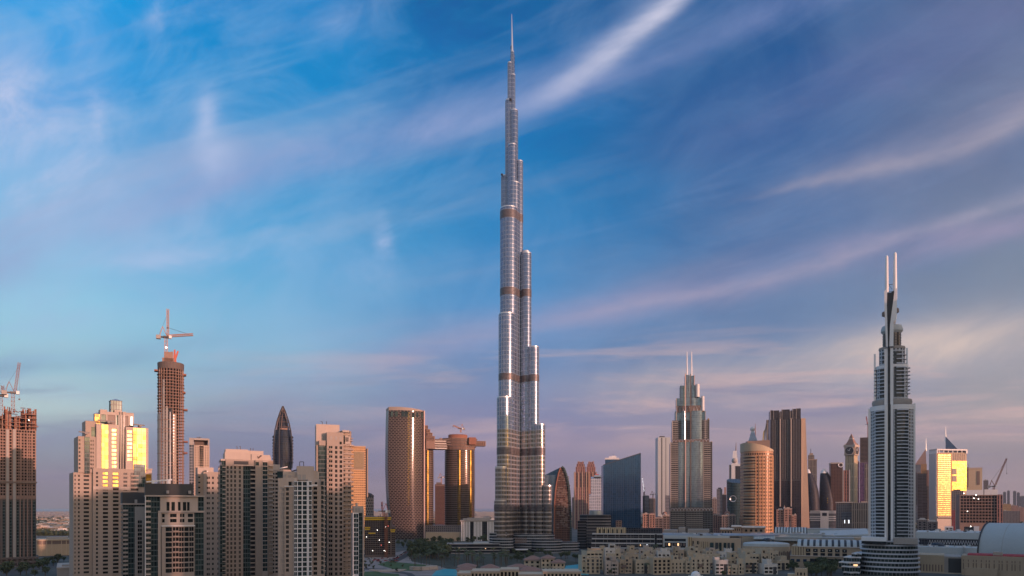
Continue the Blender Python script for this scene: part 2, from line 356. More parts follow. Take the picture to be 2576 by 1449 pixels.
# photo crops I measured from: view = origin + scale * crop pixel
REG = {0: (1, 0, 0), 1: (.3887, 0, 885.5), 2: (.4815, 335.4, 751.3), 3: (.3055, 536.6, 1006.2), 4: (.3148, 872, 992.8), 5: (.3148, 1207.4, 992.8),
       6: (.3983, 1609.9, 872.1), 7: (.3286, 1811.2, 972.7), 8: (.574, 2106.4, 617.2), 15: (.28645, 1274.5, 1274.5), 16: (.27082, 1878.2, 1274.5),
       17: (.23437, 872, 1274.5), 9: (.6708, 0, 0)}
def gx(vx, Y): return (vx-CX)/F*Y
def gY(vy): return CAMH*F/(vy-HY)         # distance of a ground point seen at height vy of the view
class T:
    """a thing standing at distance Y; x() and z() turn measurements of the photo into its own metres"""
    def __init__(s, name, label, cat, Y, xc, reg=0, yaw=0., face=True, group=None, make=True):
        s.sc, s.ox, s.oy = REG[reg]; s.Y = Y
        vx = s.ox+xc*s.sc; s.X = gx(vx, Y)
        s.phi = (-math.atan2(s.X, Y) if face else 0)+R(yaw)
        s.c, s.s = math.cos(s.phi), math.sin(s.phi)
        if make:
            s.o = tag(empty(name, (s.X, Y, 0), s.phi), label, cat, group)
        s.cache = {}
    def x(s, zx, d=0.):
        k = (s.ox+zx*s.sc-CX)/F
        return (k*(s.Y+d*s.c)-s.X+d*s.s)/(s.c-k*s.s)
    def z(s, zy, d=0.): return max(0., CAMH+(HY-(s.oy+zy*s.sc))/F*(s.Y+d*s.c))
    def px(s, zpx): return zpx*s.sc/F*s.Y          # a length in crop pixels -> metres
    def rows(s, top, bot, pitch, h, off=0.):
        out = []; y = top
        while y+h+off < bot and s.z(y+h+off) > 1.: out.append((s.z(y+off+h), s.z(y+off))); y += pitch
        return sorted(out)
    def cols(s, *c, d=0.): return [(s.x(a-.07*(b-a), d), s.x(b+.07*(b-a), d)) for a, b in c]
    def part(s, name, mb, mats, parent=None, smooth=False): return mb.build(name, mats, parent or s.o, smooth)
    def many(s, name, items, shape, mat, limit=100, parent=None):
        """items: (key, location); shape(key) -> MB at the origin. The nearest to the top become parts, the rest one part of stuff"""
        items = sorted(items, key=lambda i: -i[1][2])
        for key, loc in items[:limit]:
            k = (name, key, str(mat))
            if k not in s.cache:
                o = shape(key).build(name, mat, parent or s.o); s.cache[k] = o.data
            else:
                o = bpy.data.objects.new(name, s.cache[k]); COL.objects.link(o); o.parent = parent or s.o
            o.location = loc
        if len(items) > limit:
            mb = MB()
            for key, loc in items[limit:]:
                q = shape(key); off = len(mb.v)
                mb.v += [(a+loc[0], b+loc[1], c+loc[2]) for a, b, c in q.v]; mb.f += [[i+off for i in f] for f in q.f]; mb.uv += q.uv; mb.mi += q.mi
            tag(mb.build(name, mat, parent or s.o), kind='stuff')
    def panes(s, rects, y, mat, name='window', limit=100):
        it = []
        for a, b, c, d in rects:
            it.append(((round(b-a, 1), round(d-c, 1)), ((a+b)/2, y, c)))
        def sh(k):
            m = MB(); w, h = k; m.box(-w/2-.06, w/2+.06, -.04, .06, -.05, h+.05); return m
        s.many(name, it, sh, mat, limit)
    def balconies(s, spots, mat, name='balcony', dep=1.6, rail=.9, limit=100):
        """spots: (x0, x1, y of wall, z)"""
        it = [((round(b-a, 1),), ((a+b)/2, y, z)) for a, b, y, z in spots]
        def sh(k):
            m = MB(); w = k[0]
            m.box(-w/2, w/2, -dep, .05, -.15, .15); m.box(-w/2, w/2, -dep, -dep+.12, .15, .15+rail)
            return m
        s.many(name, it, sh, mat, limit)
# ---------------------------------------------------------------- palette
stone('beige_stone', (.355, .285, .24)); stone('pale_stone', (.45, .37, .32)); stone('grey_stone', (.34, .31, .29)); stone('warm_stone', (.37, .27, .20))
stone('raw_concrete', (.27, .175, .14), var=.4); stone('dark_concrete', (.13, .10, .09), var=.35); stone('white_panel', (.66, .64, .64), .55)
stone('tan_stone', (.46, .36, .25)); stone('cream_plaster', (.50, .41, .30)); stone('sand_plaster', (.42, .33, .24)); stone('white_plaster', (.62, .57, .52))
stone('roof_tile', (.26, .15, .12), var=.35, scale=.8); stone('dark_panel', (.035, .037, .042), .6); stone('grey_roof', (.42, .46, .48), .6, .2, .05)
stone('steel_roof', (.36, .40, .42), .35, .1, .05, .5); stone('brown_louvre', (.17, .12, .10), .5, .2); stone('red_roof', (.42, .05, .06))
plain('white_paint', (.74, .73, .74), .45); plain('light_metal', (.55, .56, .60), .3, .7); plain('burj_fin', (.27, .31, .39), .3, .8); plain('dark_steel', (.06, .06, .065), .45, .5)
plain('crane_red', (.45, .10, .06), .5); plain('crane_white', (.42, .21, .13), .5); plain('yellow_net', (.62, .40, .03), .9); plain('rust', (.26, .11, .07), .8)
plain('sunlit_pink_fin', (.62, .42, .36), .5)  # pink of a sunlit fin, put into its colour
glass('window_glass', (.016, .021, .022), .10, 0., 1.2); glass('teal_glass', (.035, .060, .062), .08, .25); glass('dark_glass', (.030, .036, .044), .07, .15)
glass('sun_gold_glass', (.165, .11, .024), .30, 1., .9, 3.6); glass('interior_shade', (.014, .012, .012), .8, 0., 1.)  # gold tint paints sun reflection; near-black sheet paints shade inside openings
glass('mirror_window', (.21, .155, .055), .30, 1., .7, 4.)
facade('burj_skin', (.27, .30, .37), (.12, .17, .27), 6.4, 2.0, .84, .78, .88, .2, .34, .7, var=.2)
facade('burj_skin_sun_tint', (.38, .35, .35), (.10, .088, .066), 6.4, 2.0, .66, .8, .8, .15, .34, .6, var=.4)  # lower glass tinted gold to paint in the sun's reflection
facade('burj_louvre', (.17, .155, .165), (.05, .045, .05), 2.0, 2.0, .5, .9, .2, .3, .45, .3)
facade('podium_skin', (.36, .36, .38), (.035, .045, .055), 4.0, 3.0, .68, .95, .2, .1, .5, .2)
facade('beige_small', (.47, .36, .29), (.035, .04, .042), 3.4, 3.0, .5, .42)
facade('side_wall', (.33, .26, .21), (.05, .055, .055), 3.4, 4.2, .5, .4)
facade('teal_curtain', (.10, .12, .12), (.035, .06, .062), 3.4, 1.6, .8, .86, .3, .08, .5)
facade('navy_curtain', (.045, .07, .11), (.035, .095, .20), 4.0, 3.4, .92, .80, .6, .10, .4, .5, var=.25)
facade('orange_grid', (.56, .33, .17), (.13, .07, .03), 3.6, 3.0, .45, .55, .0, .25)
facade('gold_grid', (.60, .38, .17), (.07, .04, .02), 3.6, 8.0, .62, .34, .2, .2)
facade('pink_piers', (.36, .19, .16), (.05, .035, .04), 9.0, 5.2, .92, .5)
plain('hotel_white', (.50, .53, .60), .4); facade('blue_white', (.50, .53, .60), (.08, .12, .18), 4.0, 5.0, .5, .8, .2)
stone('white_slab', (.42, .44, .46), .4, .12, .02, .3)
facade('boulevard_glass', (.15, .17, .19), (.18, .24, .285), 3.6, 2.4, .84, .9, .62, .10, .4, .3, var=.25)
facade('boulevard_dark', (.12, .12, .125), (.025, .028, .03), 3.6, 5.0, .62, .86, .1, .1)
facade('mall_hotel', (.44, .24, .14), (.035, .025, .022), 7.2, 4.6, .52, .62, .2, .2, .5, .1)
facade('mall_hotel_band', (.46, .26, .15), (.05, .03, .025), 7.2, 40., .5, .98, .3, .2, .4, .3)
facade('index_front', (.032, .029, .036), (.02, .019, .026), 4.2, 4.0, .8, .66, .1, .15, .5)
facade('egg_skin', (.020, .021, .03), (.035, .038, .06), 4.0, 4.0, .6, .6, 0., .5, .6, 0., True)
facade('pier_grey', (.26, .22, .19), (.05, .045, .045), 30., 4.5, .96, .5)
facade('dark_box', (.10, .055, .045), (.02, .016, .018), 4.0, 4.0, .6, .55)
facade('clock_shaft', (.54, .43, .28), (.10, .075, .05), 40., 6.0, .9, .22)
facade('magenta_glass', (.15, .09, .16), (.10, .05, .13), 4.0, 3.0, .7, .8, .5, .15)
facade('green_cylinder', (.055, .09, .10), (.03, .06, .07), 4.0, 4.0, .7, .85, .45, .1)
facade('mid_city', (.24, .20, .19), (.04, .04, .05), 3.8, 4.2, .55, .5); facade('mid_city_pink', (.44, .27, .22), (.07, .05, .05), 3.8, 4.2, .5, .4)
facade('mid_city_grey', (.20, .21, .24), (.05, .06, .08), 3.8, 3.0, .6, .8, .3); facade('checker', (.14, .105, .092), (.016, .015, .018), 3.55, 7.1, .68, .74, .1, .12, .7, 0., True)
facade('slab_tower', (.11, .08, .065), (.05, .04, .035), 4.6, 6., .55, .9, .45, .16, .6, .1, var=.5)
facade('slats', (.40, .32, .22), (.16, .12, .08), 400., 2.6, .99, .3); facade('banded_dark', (.11, .10, .11), (.025, .027, .032), 4.4, 60., .72, .99, .1, .12)
facade('pale_slats', (.50, .40, .26), (.22, .17, .10), 400., 3., .99, .4)
facade('dark_lines', (.05, .05, .06), (.02, .022, .028), 3.6, 3.6, .7, .7, .1, .1)
facade('red_brick_frame', (.13, .068, .052), (.02, .017, .018), 3.4, 3.0, .6, .7); facade('vision_skin', (.022, .026, .04), (.014, .024, .045), 3.8, 2.2, .8, .8, .1, .1)
facade('diag', (.20, .18, .18), (.035, .04, .045), 5., 5., .6, .6, .2, .2, .6, 0., True)
facade('villa_wall', (.27, .265, .27), (.10, .09, .08), 3.4, 5., .4, .35)
lamp_mat('site_lamp', (1., .95, .85), 8.); lamp_mat('warm_window', (1., .55, .2), 1.6); lamp_mat('sign_light', (.9, .95, 1.), 2.); lamp_mat('red_light', (1., .08, .05), 3.)

# ---------------------------------------------------------------- cranes
def lattice(mb, p, q, w, n, t=.35, m=0):
    t = t*.9
    """square lattice boom from p to q"""
    p = Vector(p); q = Vector(q); d = (q-p).normalized(); up = Vector((0, 1, 0)) if abs(d.y) < .9 else Vector((1, 0, 0))
    a = d.cross(up).normalized()*w/2; b = d.cross(a).normalized()*w/2
    cs = [a+b, a-b, -a-b, b-a]
    for c in cs: mb.beam(p+c, q+c, t, m)
    for i in range(n):
        A = p+(q-p)*i/n; B = p+(q-p)*(i+1)/n
        for k in range(4):
            mb.beam(A+cs[k], B+cs[(k+1) % 4], t*.7, m); mb.beam(A+cs[k], A+cs[(k+1) % 4], t*.6, m)
def crane(label, Y, reg, base, slew, tip, w=2.2, group='luffing cranes on the building sites', back=None, mast='crane_white', jibm='crane_red', cat='crane', hook=None, t=.5):
    """base, slew, tip: crop pixels of mast foot, slewing ring and jib tip"""
    c = T('tower_crane', label, cat, Y, slew[0], reg, group=group)
    x0, zb, zs = c.x(base[0]), c.z(base[1]), c.z(slew[1]); xt, zt = c.x(tip[0]), c.z(tip[1])
    m = MB(); lattice(m, (x0, 0, zb), (x0, 0, zs), w, max(4, int((zs-zb)/w/1.3)), t); c.part('mast', m, mast)
    m = MB(); m.box(x0-w*.9, x0+w*.9, -w, w, zs, zs+w*.6); m.box(x0-w*2.6, x0-w*.9, -w*.6, w*.6, zs+.1, zs+w*.45); c.part('slewing_unit', m, 'dark_steel')
    sgn = 1 if xt > x0 else -1
    m = MB(); m.box(x0-sgn*w*2.6-w*.8, x0-sgn*w*2.6+w*.8, -w*.8, w*.8, zs-w*.6, zs+w*.8); c.part('counterweight', m, 'grey_stone')
    m = MB(); m.box(x0+w*.95, x0+w*1.9, -w*1.5, -w*.2, zs-w*.3, zs+w*.8); c.part('cab', m, 'white_paint')
    p0 = Vector((x0+sgn*w*.6, 0, zs+w*.6)); p1 = Vector((xt, -2, zt))
    m = MB(); lattice(m, p0, p1, w*.75, max(6, int((p1-p0).length/w)), t); c.part('jib', m, jibm)
    ah = w*4.2; ap = Vector((x0-sgn*w*1.2, 0, zs+ah))
    m = MB(); m.beam((x0+sgn*w*.4, .6, zs+w*.6), ap, t*1.2); m.beam((x0-sgn*w*2.2, .6, zs+w*.5), ap, t*1.2); c.part('a_frame', m, jibm)
    m = MB(); m.beam(ap, p0+(p1-p0)*.85, t*.4); m.beam(ap, (x0-sgn*w*2.4, 0, zs+w), t*.4); c.part('pendant_line', m, 'dark_steel')
    m = MB(); hz = c.z(hook) if hook else zt-(zt-zs)*.3
    m.beam(p1, (p1.x, p1.y, hz), t*.3); m.box(p1.x-.8, p1.x+.8, p1.y-.6, p1.y+.6, hz-1.6, hz); c.part('hook_block', m, 'dark_steel')
    return c

# ---------------------------------------------------------------- A: red concrete tower under construction, far left
def construct_left():
    t = T('unfinished_tower', 'red-brown unfinished concrete tower with ragged top and white vertical strips at the left edge', 'tower', 780, 90, 1)
    m = MB(); cl = t.cols(*[(a, a+11) for a in (-105, -85, -60, -40, -18, 4, 22, 63, 108, 124, 142, 160, 178, 196, 214)])
    rw = t.rows(505, 940, 19.5, 13); W = m.gridwall(t.x(-118), t.x(234), t.z(950), t.z(500), cl, rw, 0, 1.2, 30)
    t.part('frame', m, 'raw_concrete'); t.panes(W, 1.2, 'interior_shade', 'opening')
    m = MB(); m.gridwall(t.x(-118), t.x(234), 0, t.z(950)-.01, t.cols(*[(a, a+15) for a in (-100, -70, -40, -15, 18, 62, 108, 130, 152, 174, 196, 214)]), [(8, t.z(960))], .3, .8, 29)
    t.part('wall', m, 'dark_concrete')
    m = MB(); m.box(t.x(-116), t.x(232), 1.0, 1.2, 6, t.z(955)); t.part('glazing', m, 'teal_curtain')
    for a, b, y in ((40, 58, 505), (84, 103, 500), (-62, -46, 520)):
        m = MB(); m.box(t.x(a), t.x(b), -1.4, 0, t.z(1330), t.z(y)); t.part('fin', m, 'grey_stone')
    for a in (128, 152, 176, 202): m = MB(); m.box(t.x(a), t.x(a+7), -.9, 0, t.z(1330), t.z(520)); t.part('pier', m, 'raw_concrete')
    m = MB(); m.box(t.x(-120), t.x(240), -2.2, -.05, t.z(848), t.z(838)); t.part('safety_deck', m, 'brown_louvre')
    steps = [(-118, 30, 470), (-100, 20, 432), (30, 236, 478), (28, 228, 455), (60, 140, 420), (130, 238, 425), (140, 236, 398)]
    for a, b, y in steps:
        m = MB(); m.box(t.x(a), t.x(b), -1.2, 20, t.z(y)-.5, t.z(y)); t.part('floor_slab', m, 'raw_concrete')
    rnd = random.Random(3)
    for i in range(60):
        a = -110+i*5.8; top = 345+rnd.random()*40 if (a > 130 or 20 < a < 75) else 430-rnd.random()*30
        m = MB(); y0 = rnd.choice((0, 6, 14)); w = rnd.choice((5, 7, 11)); m.box(t.x(a), t.x(a+w), y0, y0+2.4, t.z(500), t.z(top)); t.part('column', m, 'rust' if i % 3 else 'raw_concrete')
    for i in range(34):
        a = rnd.uniform(10, 222); y = rnd.uniform(356, 490); m = MB(); m.box(t.x(a), t.x(a+rnd.uniform(14, 40)), -1.5, 2, t.z(y)-.4, t.z(y)); t.part('formwork', m, 'rust')
    m = MB(); m.gridwall(t.x(-140), t.x(250), 0, t.z(1328), t.cols(*[(a, a+22) for a in range(-120, 230, 34)]), t.rows(1340, 1430, 26, 16), -3, 1, 34)
    t.part('podium', m, 'dark_concrete')
    m = MB(); x, z = t.x(186), t.z(436); m.lathe(x, -1.6, [(0, z-.6), (.6, z), (0, z+.6)], 8); t.part('site_lamp', m, 'site_lamp')
    crane('red and white luffing crane with raised jib on the far left unfinished tower', 775, 1, (84, 395), (84, 268), (125, 66), 3., hook=300, mast='rust', jibm='rust', t=.4)
    crane('white and red crane cut by the left edge of the photo', 775, 1, (5, 430), (6, 288), (17, 218), 3.4, hook=260, mast='rust', jibm='rust', t=.4)
construct_left()

# ---------------------------------------------------------------- B: stone tower with glass painted sun gold
def gold_tower():
    t = T('apartment_tower', 'stone apartment tower with sunlit gold glass bays and a glass lantern on top', 'tower', 600, 740, 1, yaw=9)
    zb = 0
    m = MB(); r = t.rows(800, 1449, 25.5, 13)
    W = m.gridwall(t.x(478), t.x(602), 0, t.z(785), t.cols((486, 492), (509, 519), (547, 578)), r, 3, .8, 26); t.part('wing', m, 'beige_stone'); t.panes(W, 3.8, 'window_glass', limit=70)
    m = MB(); r = t.rows(780, 1449, 25.5, 14)
    W = m.gridwall(t.x(602), t.x(942), 0, t.z(755), t.cols((622, 634), (668, 698), (733, 766), (800, 822), (848, 893)), r, 0, .9, 30); t.part('lower_wall', m, 'beige_stone')
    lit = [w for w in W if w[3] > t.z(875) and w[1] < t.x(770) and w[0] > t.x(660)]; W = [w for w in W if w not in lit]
    t.panes(W, .9, 'window_glass'); t.panes(lit, .9, 'sun_gold_glass')  # sunlit panes take the gold reflection colour
    sp = [(t.x(846), t.x(896), 0, a-1.) for a, b in r]+[(t.x(731), t.x(768), 0, a-1.) for a, b in r]
    t.balconies(sp, 'beige_stone', dep=.9, limit=60)
    for a, b in ((602, 660), (660, 730), (770, 845)):
        m = MB(); m.box(t.x(a), t.x(b), -.5, 0, t.z(892), t.z(872)); t.part('string_course', m, 'pale_stone')
    m = MB(); W = m.gridwall(t.x(508), t.x(625), t.z(785), t.z(555), t.cols((512, 522), (588, 596), (602, 608)), t.rows(575, 780, 25, 12), 2, .8, 26); t.part('shoulder_wall', m, 'beige_stone'); t.panes(W, 2.8, 'window_glass', limit=40)
    m = MB(); m.box(t.x(549), t.x(583), 1.3, 2, t.z(790), t.z(557)); t.part('glass_band', m, 'teal_curtain')
    m = MB(); m.gridwall(t.x(558), t.x(628), t.z(555), t.z(453), t.cols((597, 620)), [(t.z(552), t.z(490))], 4, .6, 20); t.part('shoulder_wall', m, 'beige_stone')
    m = MB(); m.box(t.x(596), t.x(621), 4.5, 4.8, t.z(553), t.z(489)); t.part('glass_band', m, 'teal_glass')
    # main upper shaft
    m = MB(); r = t.rows(497, 752, 26, 17)
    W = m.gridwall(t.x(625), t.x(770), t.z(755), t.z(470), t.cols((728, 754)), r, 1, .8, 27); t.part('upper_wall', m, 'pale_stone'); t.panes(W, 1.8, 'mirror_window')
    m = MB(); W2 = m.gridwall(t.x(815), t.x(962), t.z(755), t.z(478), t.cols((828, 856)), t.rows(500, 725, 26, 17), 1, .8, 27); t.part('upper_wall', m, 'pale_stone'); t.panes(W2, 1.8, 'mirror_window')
    m = MB(); m.box(t.x(770), t.x(815), 3.5, 25, t.z(755), t.z(400)); t.part('recess_wall', m, 'dark_glass')
    for a, b in ((782, 788), (798, 803)): m = MB(); m.box(t.x(a), t.x(b), 2.6, 3.5, t.z(755), t.z(380)); t.part('pier', m, 'pale_stone')
    for a, b, u, v in ((659, 700, 475, 756), (864, 880, 484, 776), (884, 944, 484, 776)):
        m = MB(); m.box(t.x(a), t.x(b), .3, 1, t.z(v), t.z(u)); o = t.part('gold_bay', m, 'sun_gold_glass')
        m = MB(); h = t.z(v)
        while h < t.z(u)-1: m.box(t.x(a)-.1, t.x(b)+.1, .2, .45, h, h+.25); h += 5.4
        m.box((t.x(a)+t.x(b))/2-.15, (t.x(a)+t.x(b))/2+.15, .2, .42, t.z(v), t.z(u)); m.build('mullion', 'brown_louvre', o)
    m = MB(); m.box(t.x(942), t.x(993), 6, 26, t.z(1000), t.z(750)); m.box(t.x(940), t.x(996), 5, 27, t.z(752), t.z(746)); t.part('side_block', m, 'pale_stone')
    m = MB(); m.box(t.x(955), t.x(986), 5.4, 6, t.z(848), t.z(784)); t.part('gold_bay', m, 'sun_gold_glass')
    m = MB(); m.box(t.x(868), t.x(940), -.5, 0, t.z(870), t.z(720)); t.part('glass_corner', m, 'teal_curtain')
    # crown
    m = MB(); W = m.gridwall(t.x(655), t.x(874), t.z(470), t.z(385), t.cols((664, 690), (706, 748), (760, 784), (796, 808), (816, 836), (853, 868)), [(t.z(468), t.z(404))], 5, .7, 18); t.part('crown', m, 'pale_stone')
    t.panes([w for k, w in enumerate(W) if k in (0, 2, 3, 5)], 5.7, 'teal_glass'); t.panes([w for k, w in enumerate(W) if k in (1, 4)], 5.7, 'brown_louvre', 'louvre')
    for a, b, y in ((655, 700, 373), (748, 797, 371), (797, 822, 378), (822, 874, 382)): m = MB(); m.box(t.x(a), t.x(b), 4.8, 14, t.z(386), t.z(y)); t.part('parapet', m, 'pale_stone')
    def lantern(a, b, y0, y1, tip, mat, d):
        x0, x1 = t.x(a), t.x(b); w = (x1-x0); m = MB(); m.box(x0+.3, x1-.3, d, d+w-.6, t.z(y0), t.z(y1)); o = t.part('lantern', m, mat)
        m = MB()
        for i in range(5):
            for j in (0, 1): m.box(x0+w*i/4*.93, x0+w*i/4*.93+.45, d-.2+j*(w-.4), d+.2+j*(w-.4), t.z(y0), t.z(y1))
        h = t.z(y0)+3
        while h < t.z(y1): m.box(x0-.05, x1+.05, d-.3, d+w-.2, h, h+.35); h += 4
        m.build('lantern_frame', 'dark_steel', o)
        m = MB(); m.prism([(x0-.4, d-.5), (x1+.4, d-.5), (x1+.4, d+w), (x0-.4, d+w)], t.z(y1), t.z(tip), sc=.03); m.build('lantern_roof', 'steel_roof', o)
    lantern(728, 802, 388, 306, 290, 'teal_glass', 8); lantern(618, 656, 472, 404, 393, 'sun_gold_glass', 6)
    for a, b, y in ((508, 578, 530), (632, 746, 449), (855, 934, 461)):
        m = MB(); m.beam((t.x(a), -2, t.z(y)), (t.x(b), -1, t.z(y+3)), .9); m.box(t.x((a+b)/2+4), t.x((a+b)/2+20), -2, 4, t.z(y+14), t.z(y+1)); t.part('maintenance_arm', m, 'dark_steel')
gold_tower()

# ---------------------------------------------------------------- C: round concrete tower with tower crane
def round_site():
    t = T('unfinished_tower', 'tall round concrete tower under construction with many open floors and a crane on top', 'tower', 800, 196, 2)
    cx, cy = t.x(196), 18.; r = t.x(268)-cx; n = 40
    zt = t.z(345); fh = 3.45; z = 8
    m = MB(); m.lathe(cx, cy, [(r*.58, 0), (r*.58, zt)], 32); t.part('core_wall', m, 'interior_shade')  # core coloured near black to paint shade between the floors
    k = 0; items = []
    while z < zt:
        rr = r*(1.+.02*math.sin(k*1.7)) * (1 if z < t.z(380) else .93)
        items.append(((round(rr, 1),), (cx, cy, z))); z += fh; k += 1
    def slab(key):
        q = MB(); q.lathe(0, 0, [(key[0]*.56, 0), (key[0], 0), (key[0], .6), (key[0]*.56, .6)], n); return q
    t.many('floor_slab', items, slab, 'raw_concrete', 100)
    for i in range(26):
        a = 2*PI*i/26+.05
        if math.sin(a) > .35: continue
        x, y = cx+r*.93*math.cos(a), cy+r*.93*math.sin(a)
        m = MB(); m.box(x-.42, x+.42, y-.4, y+.4, 0, zt); t.part('column', m, 'raw_concrete')
    # cladding already mounted: narrow panes on the middle front, white strip, infill
    for a0, a1, top, mat in ((-1.75, -1.45, 570, 'dark_lines'), (-1.95, -1.78, 560, 'grey_stone'), (-2.2, -2.02, 420, 'grey_stone'), (-2.9, -2.35, 600, 'grey_stone'), (-1.4, -1.15, 600, 'side_wall')):
        m = MB(); m.lathe(cx, cy, [(r*1.005, 0), (r*1.005, t.z(top)), (r*.97, t.z(top))], 6, 0, a0, a1); t.part('cladding', m, mat)
    a = -1.62; m = MB(); m.box(cx+r*math.cos(a)-.4, cx+r*math.cos(a)+.4, cy+r*math.sin(a)-.6, cy+r*math.sin(a)+.4, 0, t.z(590)); t.part('fin', m, 'white_panel')
    m = MB(); m.lathe(cx, cy, [(r*.97, zt-3), (r*.99, zt+4), (r*.95, t.z(324)), (0, t.z(324))], 28); t.part('top_formwork', m, 'dark_concrete')
    for a, b, y in ((108, 128, 372), (255, 278, 385), (262, 285, 572), (264, 286, 742), (264, 284, 802), (255, 274, 480)):
        m = MB(); m.box(t.x(a), t.x(b), cy-r*.5, cy+2, t.z(y)-.4, t.z(y-6)); t.part('loading_platform', m, 'rust')
    for a, b, y in ((150, 186, 300), (160, 196, 268), (196, 208, 265), (186, 215, 300)):
        m = MB(); m.box(t.x(a), t.x(b), cy-6, cy+6, t.z(330), t.z(y)); t.part('core_top', m, 'raw_concrete')
    for p, q in (((212, 320), (217, 252)), ((217, 310), (234, 258)), ((222, 318), (216, 265))):
        m = MB(); m.beam((t.x(p[0]), cy-3, t.z(p[1])), (t.x(q[0]), cy-4, t.z(q[1])), 1.8); t.part('placing_boom', m, 'crane_red')
    t.Y, Y0 = t.Y, t.Y
    c = crane('white tower crane with two jibs standing on the round unfinished tower', 812, 2, (171, 300), (168, 205), (180, 55), 3., hook=150, t=.55, jibm='crane_white')
    m = MB(); lattice(m, (c.x(176), 0, c.z(195)), (c.x(312), -3, c.z(177)), 2.2, 14, .5); c.part('jib', m, 'crane_white')
    m = MB(); m.beam((c.x(180), 0, c.z(150)), (c.x(290), -3, c.z(178)), .3); c.part('pendant_line', m, 'dark_steel')
    m = MB(); m.lathe(c.x(172), -2.4, [(0, c.z(258)-.9), (.9, c.z(256)), (0, c.z(256)+.9)], 8); c.part('work_lamp', m, 'site_lamp')
round_site()

# ---------------------------------------------------------------- D: two towers with dark roof boxes in front
def dark_top_small():
    t = T('apartment_tower', 'narrow dark-topped tower with glass front, left of the wider dark-topped tower', 'tower', 475, 866, 1, yaw=4)
    m = MB(); m.box(t.x(792), t.x(937), 1.5, 20, t.z(978), t.z(908)); t.part('roof_box', m, 'dark_panel')
    m = MB(); m.box(t.x(790), t.x(942), -1, 21, t.z(988), t.z(979)); t.part('roof_ledge', m, 'pale_stone')
    m = MB(); m.box(t.x(795), t.x(940), .6, 20, 0, t.z(989)); t.part('glass_front', m, 'teal_curtain')
    m = MB(); W = m.gridwall(t.x(872), t.x(938), 0, t.z(1000), t.cols((888, 903), (906, 918)), t.rows(1090, 1449, 27, 19), -.6, .6, 3); t.part('wall', m, 'grey_stone'); t.panes(W, 0., 'window_glass', limit=40)
    t.balconies([(t.x(797), t.x(828), .5, t.z(1030+27*i)) for i in range(18)], 'pale_stone', dep=1.5)
    for a in (886, 920): m = MB(); m.box(t.x(a), t.x(a+4), -1.3, -.6, 0, t.z(1085 if a < 900 else 1120)); t.part('fin', m, 'pale_stone')
    m = MB(); m.box(t.x(872), t.x(888), -.5, 3, t.z(978), t.z(955)); t.part('plant_box', m, 'grey_stone')
dark_top_small()
def dark_top_large():
    t = T('apartment_tower', 'wide stone tower with black roof box and gridded windows in the left foreground', 'tower', 450, 218, 2, yaw=3)
    m = MB(); m.box(t.x(62), t.x(316), 5, 24, t.z(1026), t.z(966)); t.part('roof_box', m, 'dark_panel')
    m = MB(); m.box(t.x(60), t.x(376), 2.5, 26, t.z(1034), t.z(1027)); t.part('roof_ledge', m, 'pale_stone')
    m = MB(); m.box(t.x(64), t.x(372), 5, 26, 0, t.z(1035)); t.part('core_wall', m, 'teal_curtain')
    m = MB(); W = m.gridwall(t.x(142), t.x(340), t.z(1110), t.z(1036), t.cols((176, 190), (202, 218), (236, 248), (262, 278), (284, 296)), [(t.z(1108), t.z(1062))], 4, .9, 1.4); t.part('attic_wall', m, 'pale_stone'); t.panes(W, 4.9, 'window_glass')
    m = MB(); m.gridwall(t.x(130), t.x(375), t.z(1118), t.z(1108), (), (), 1.5, .6, 3.2); m.gridwall(t.x(130), t.x(145), 0, t.z(1119), (), (), 1.5, .6, 3.2)
    t.part('frame', m, 'pale_stone')
    m = MB(); W = m.gridwall(t.x(146), t.x(320), t.z(1186), t.z(1119), t.cols((152, 164), (194, 204), (206, 226), (246, 254), (258, 268), (288, 312)), t.rows(1124, 1184, 27, 18), 2.4, .9, 2.4); t.part('attic_wall', m, 'pale_stone'); t.panes(W, 3.3, 'window_glass')
    m = MB(); m.box(t.x(146), t.x(322), -.5, .0, t.z(1190), t.z(1184)); t.part('string_course', m, 'white_panel')
    m = MB(); W = m.gridwall(t.x(148), t.x(320), 0, t.z(1187), t.cols((170, 186), (188, 201), (207, 219), (223, 236), (240, 250), (253, 263), (268, 288), (293, 303), (305, 315)), t.rows(1194, 1449, 27, 21), 0, .9, 5); t.part('wall', m, 'beige_stone'); t.panes(W, .9, 'window_glass')
    t.balconies([(t.x(206), t.x(237), 0, t.z(1217+27*i)) for i in range(9)], 'beige_stone', dep=.8, rail=.5)
    t.balconies([(t.x(64), t.x(91), 4.5, t.z(1062+27*i)) for i in range(15)], 'pale_stone', dep=1.8)
    m = MB(); m.box(t.x(62), t.x(66), 2.5, 5, 0, t.z(1030)); t.part('fin', m, 'white_panel')
    for a, w in ((174, 14), (290, 14)): m = MB(); m.box(t.x(a), t.x(a+w), 2.5, 6, t.z(1018), t.z(1002)); t.part('plant_box', m, 'grey_stone')
    m = MB(); m.beam((t.x(68), 6, t.z(958)), (t.x(206), 6, t.z(944)), .8); m.box(t.x(100), t.x(112), 5, 9, t.z(966), t.z(948)); m.box(t.x(180), t.x(192), 5, 9, t.z(966), t.z(948)); t.part('maintenance_arm', m, 'white_paint')
dark_top_large()

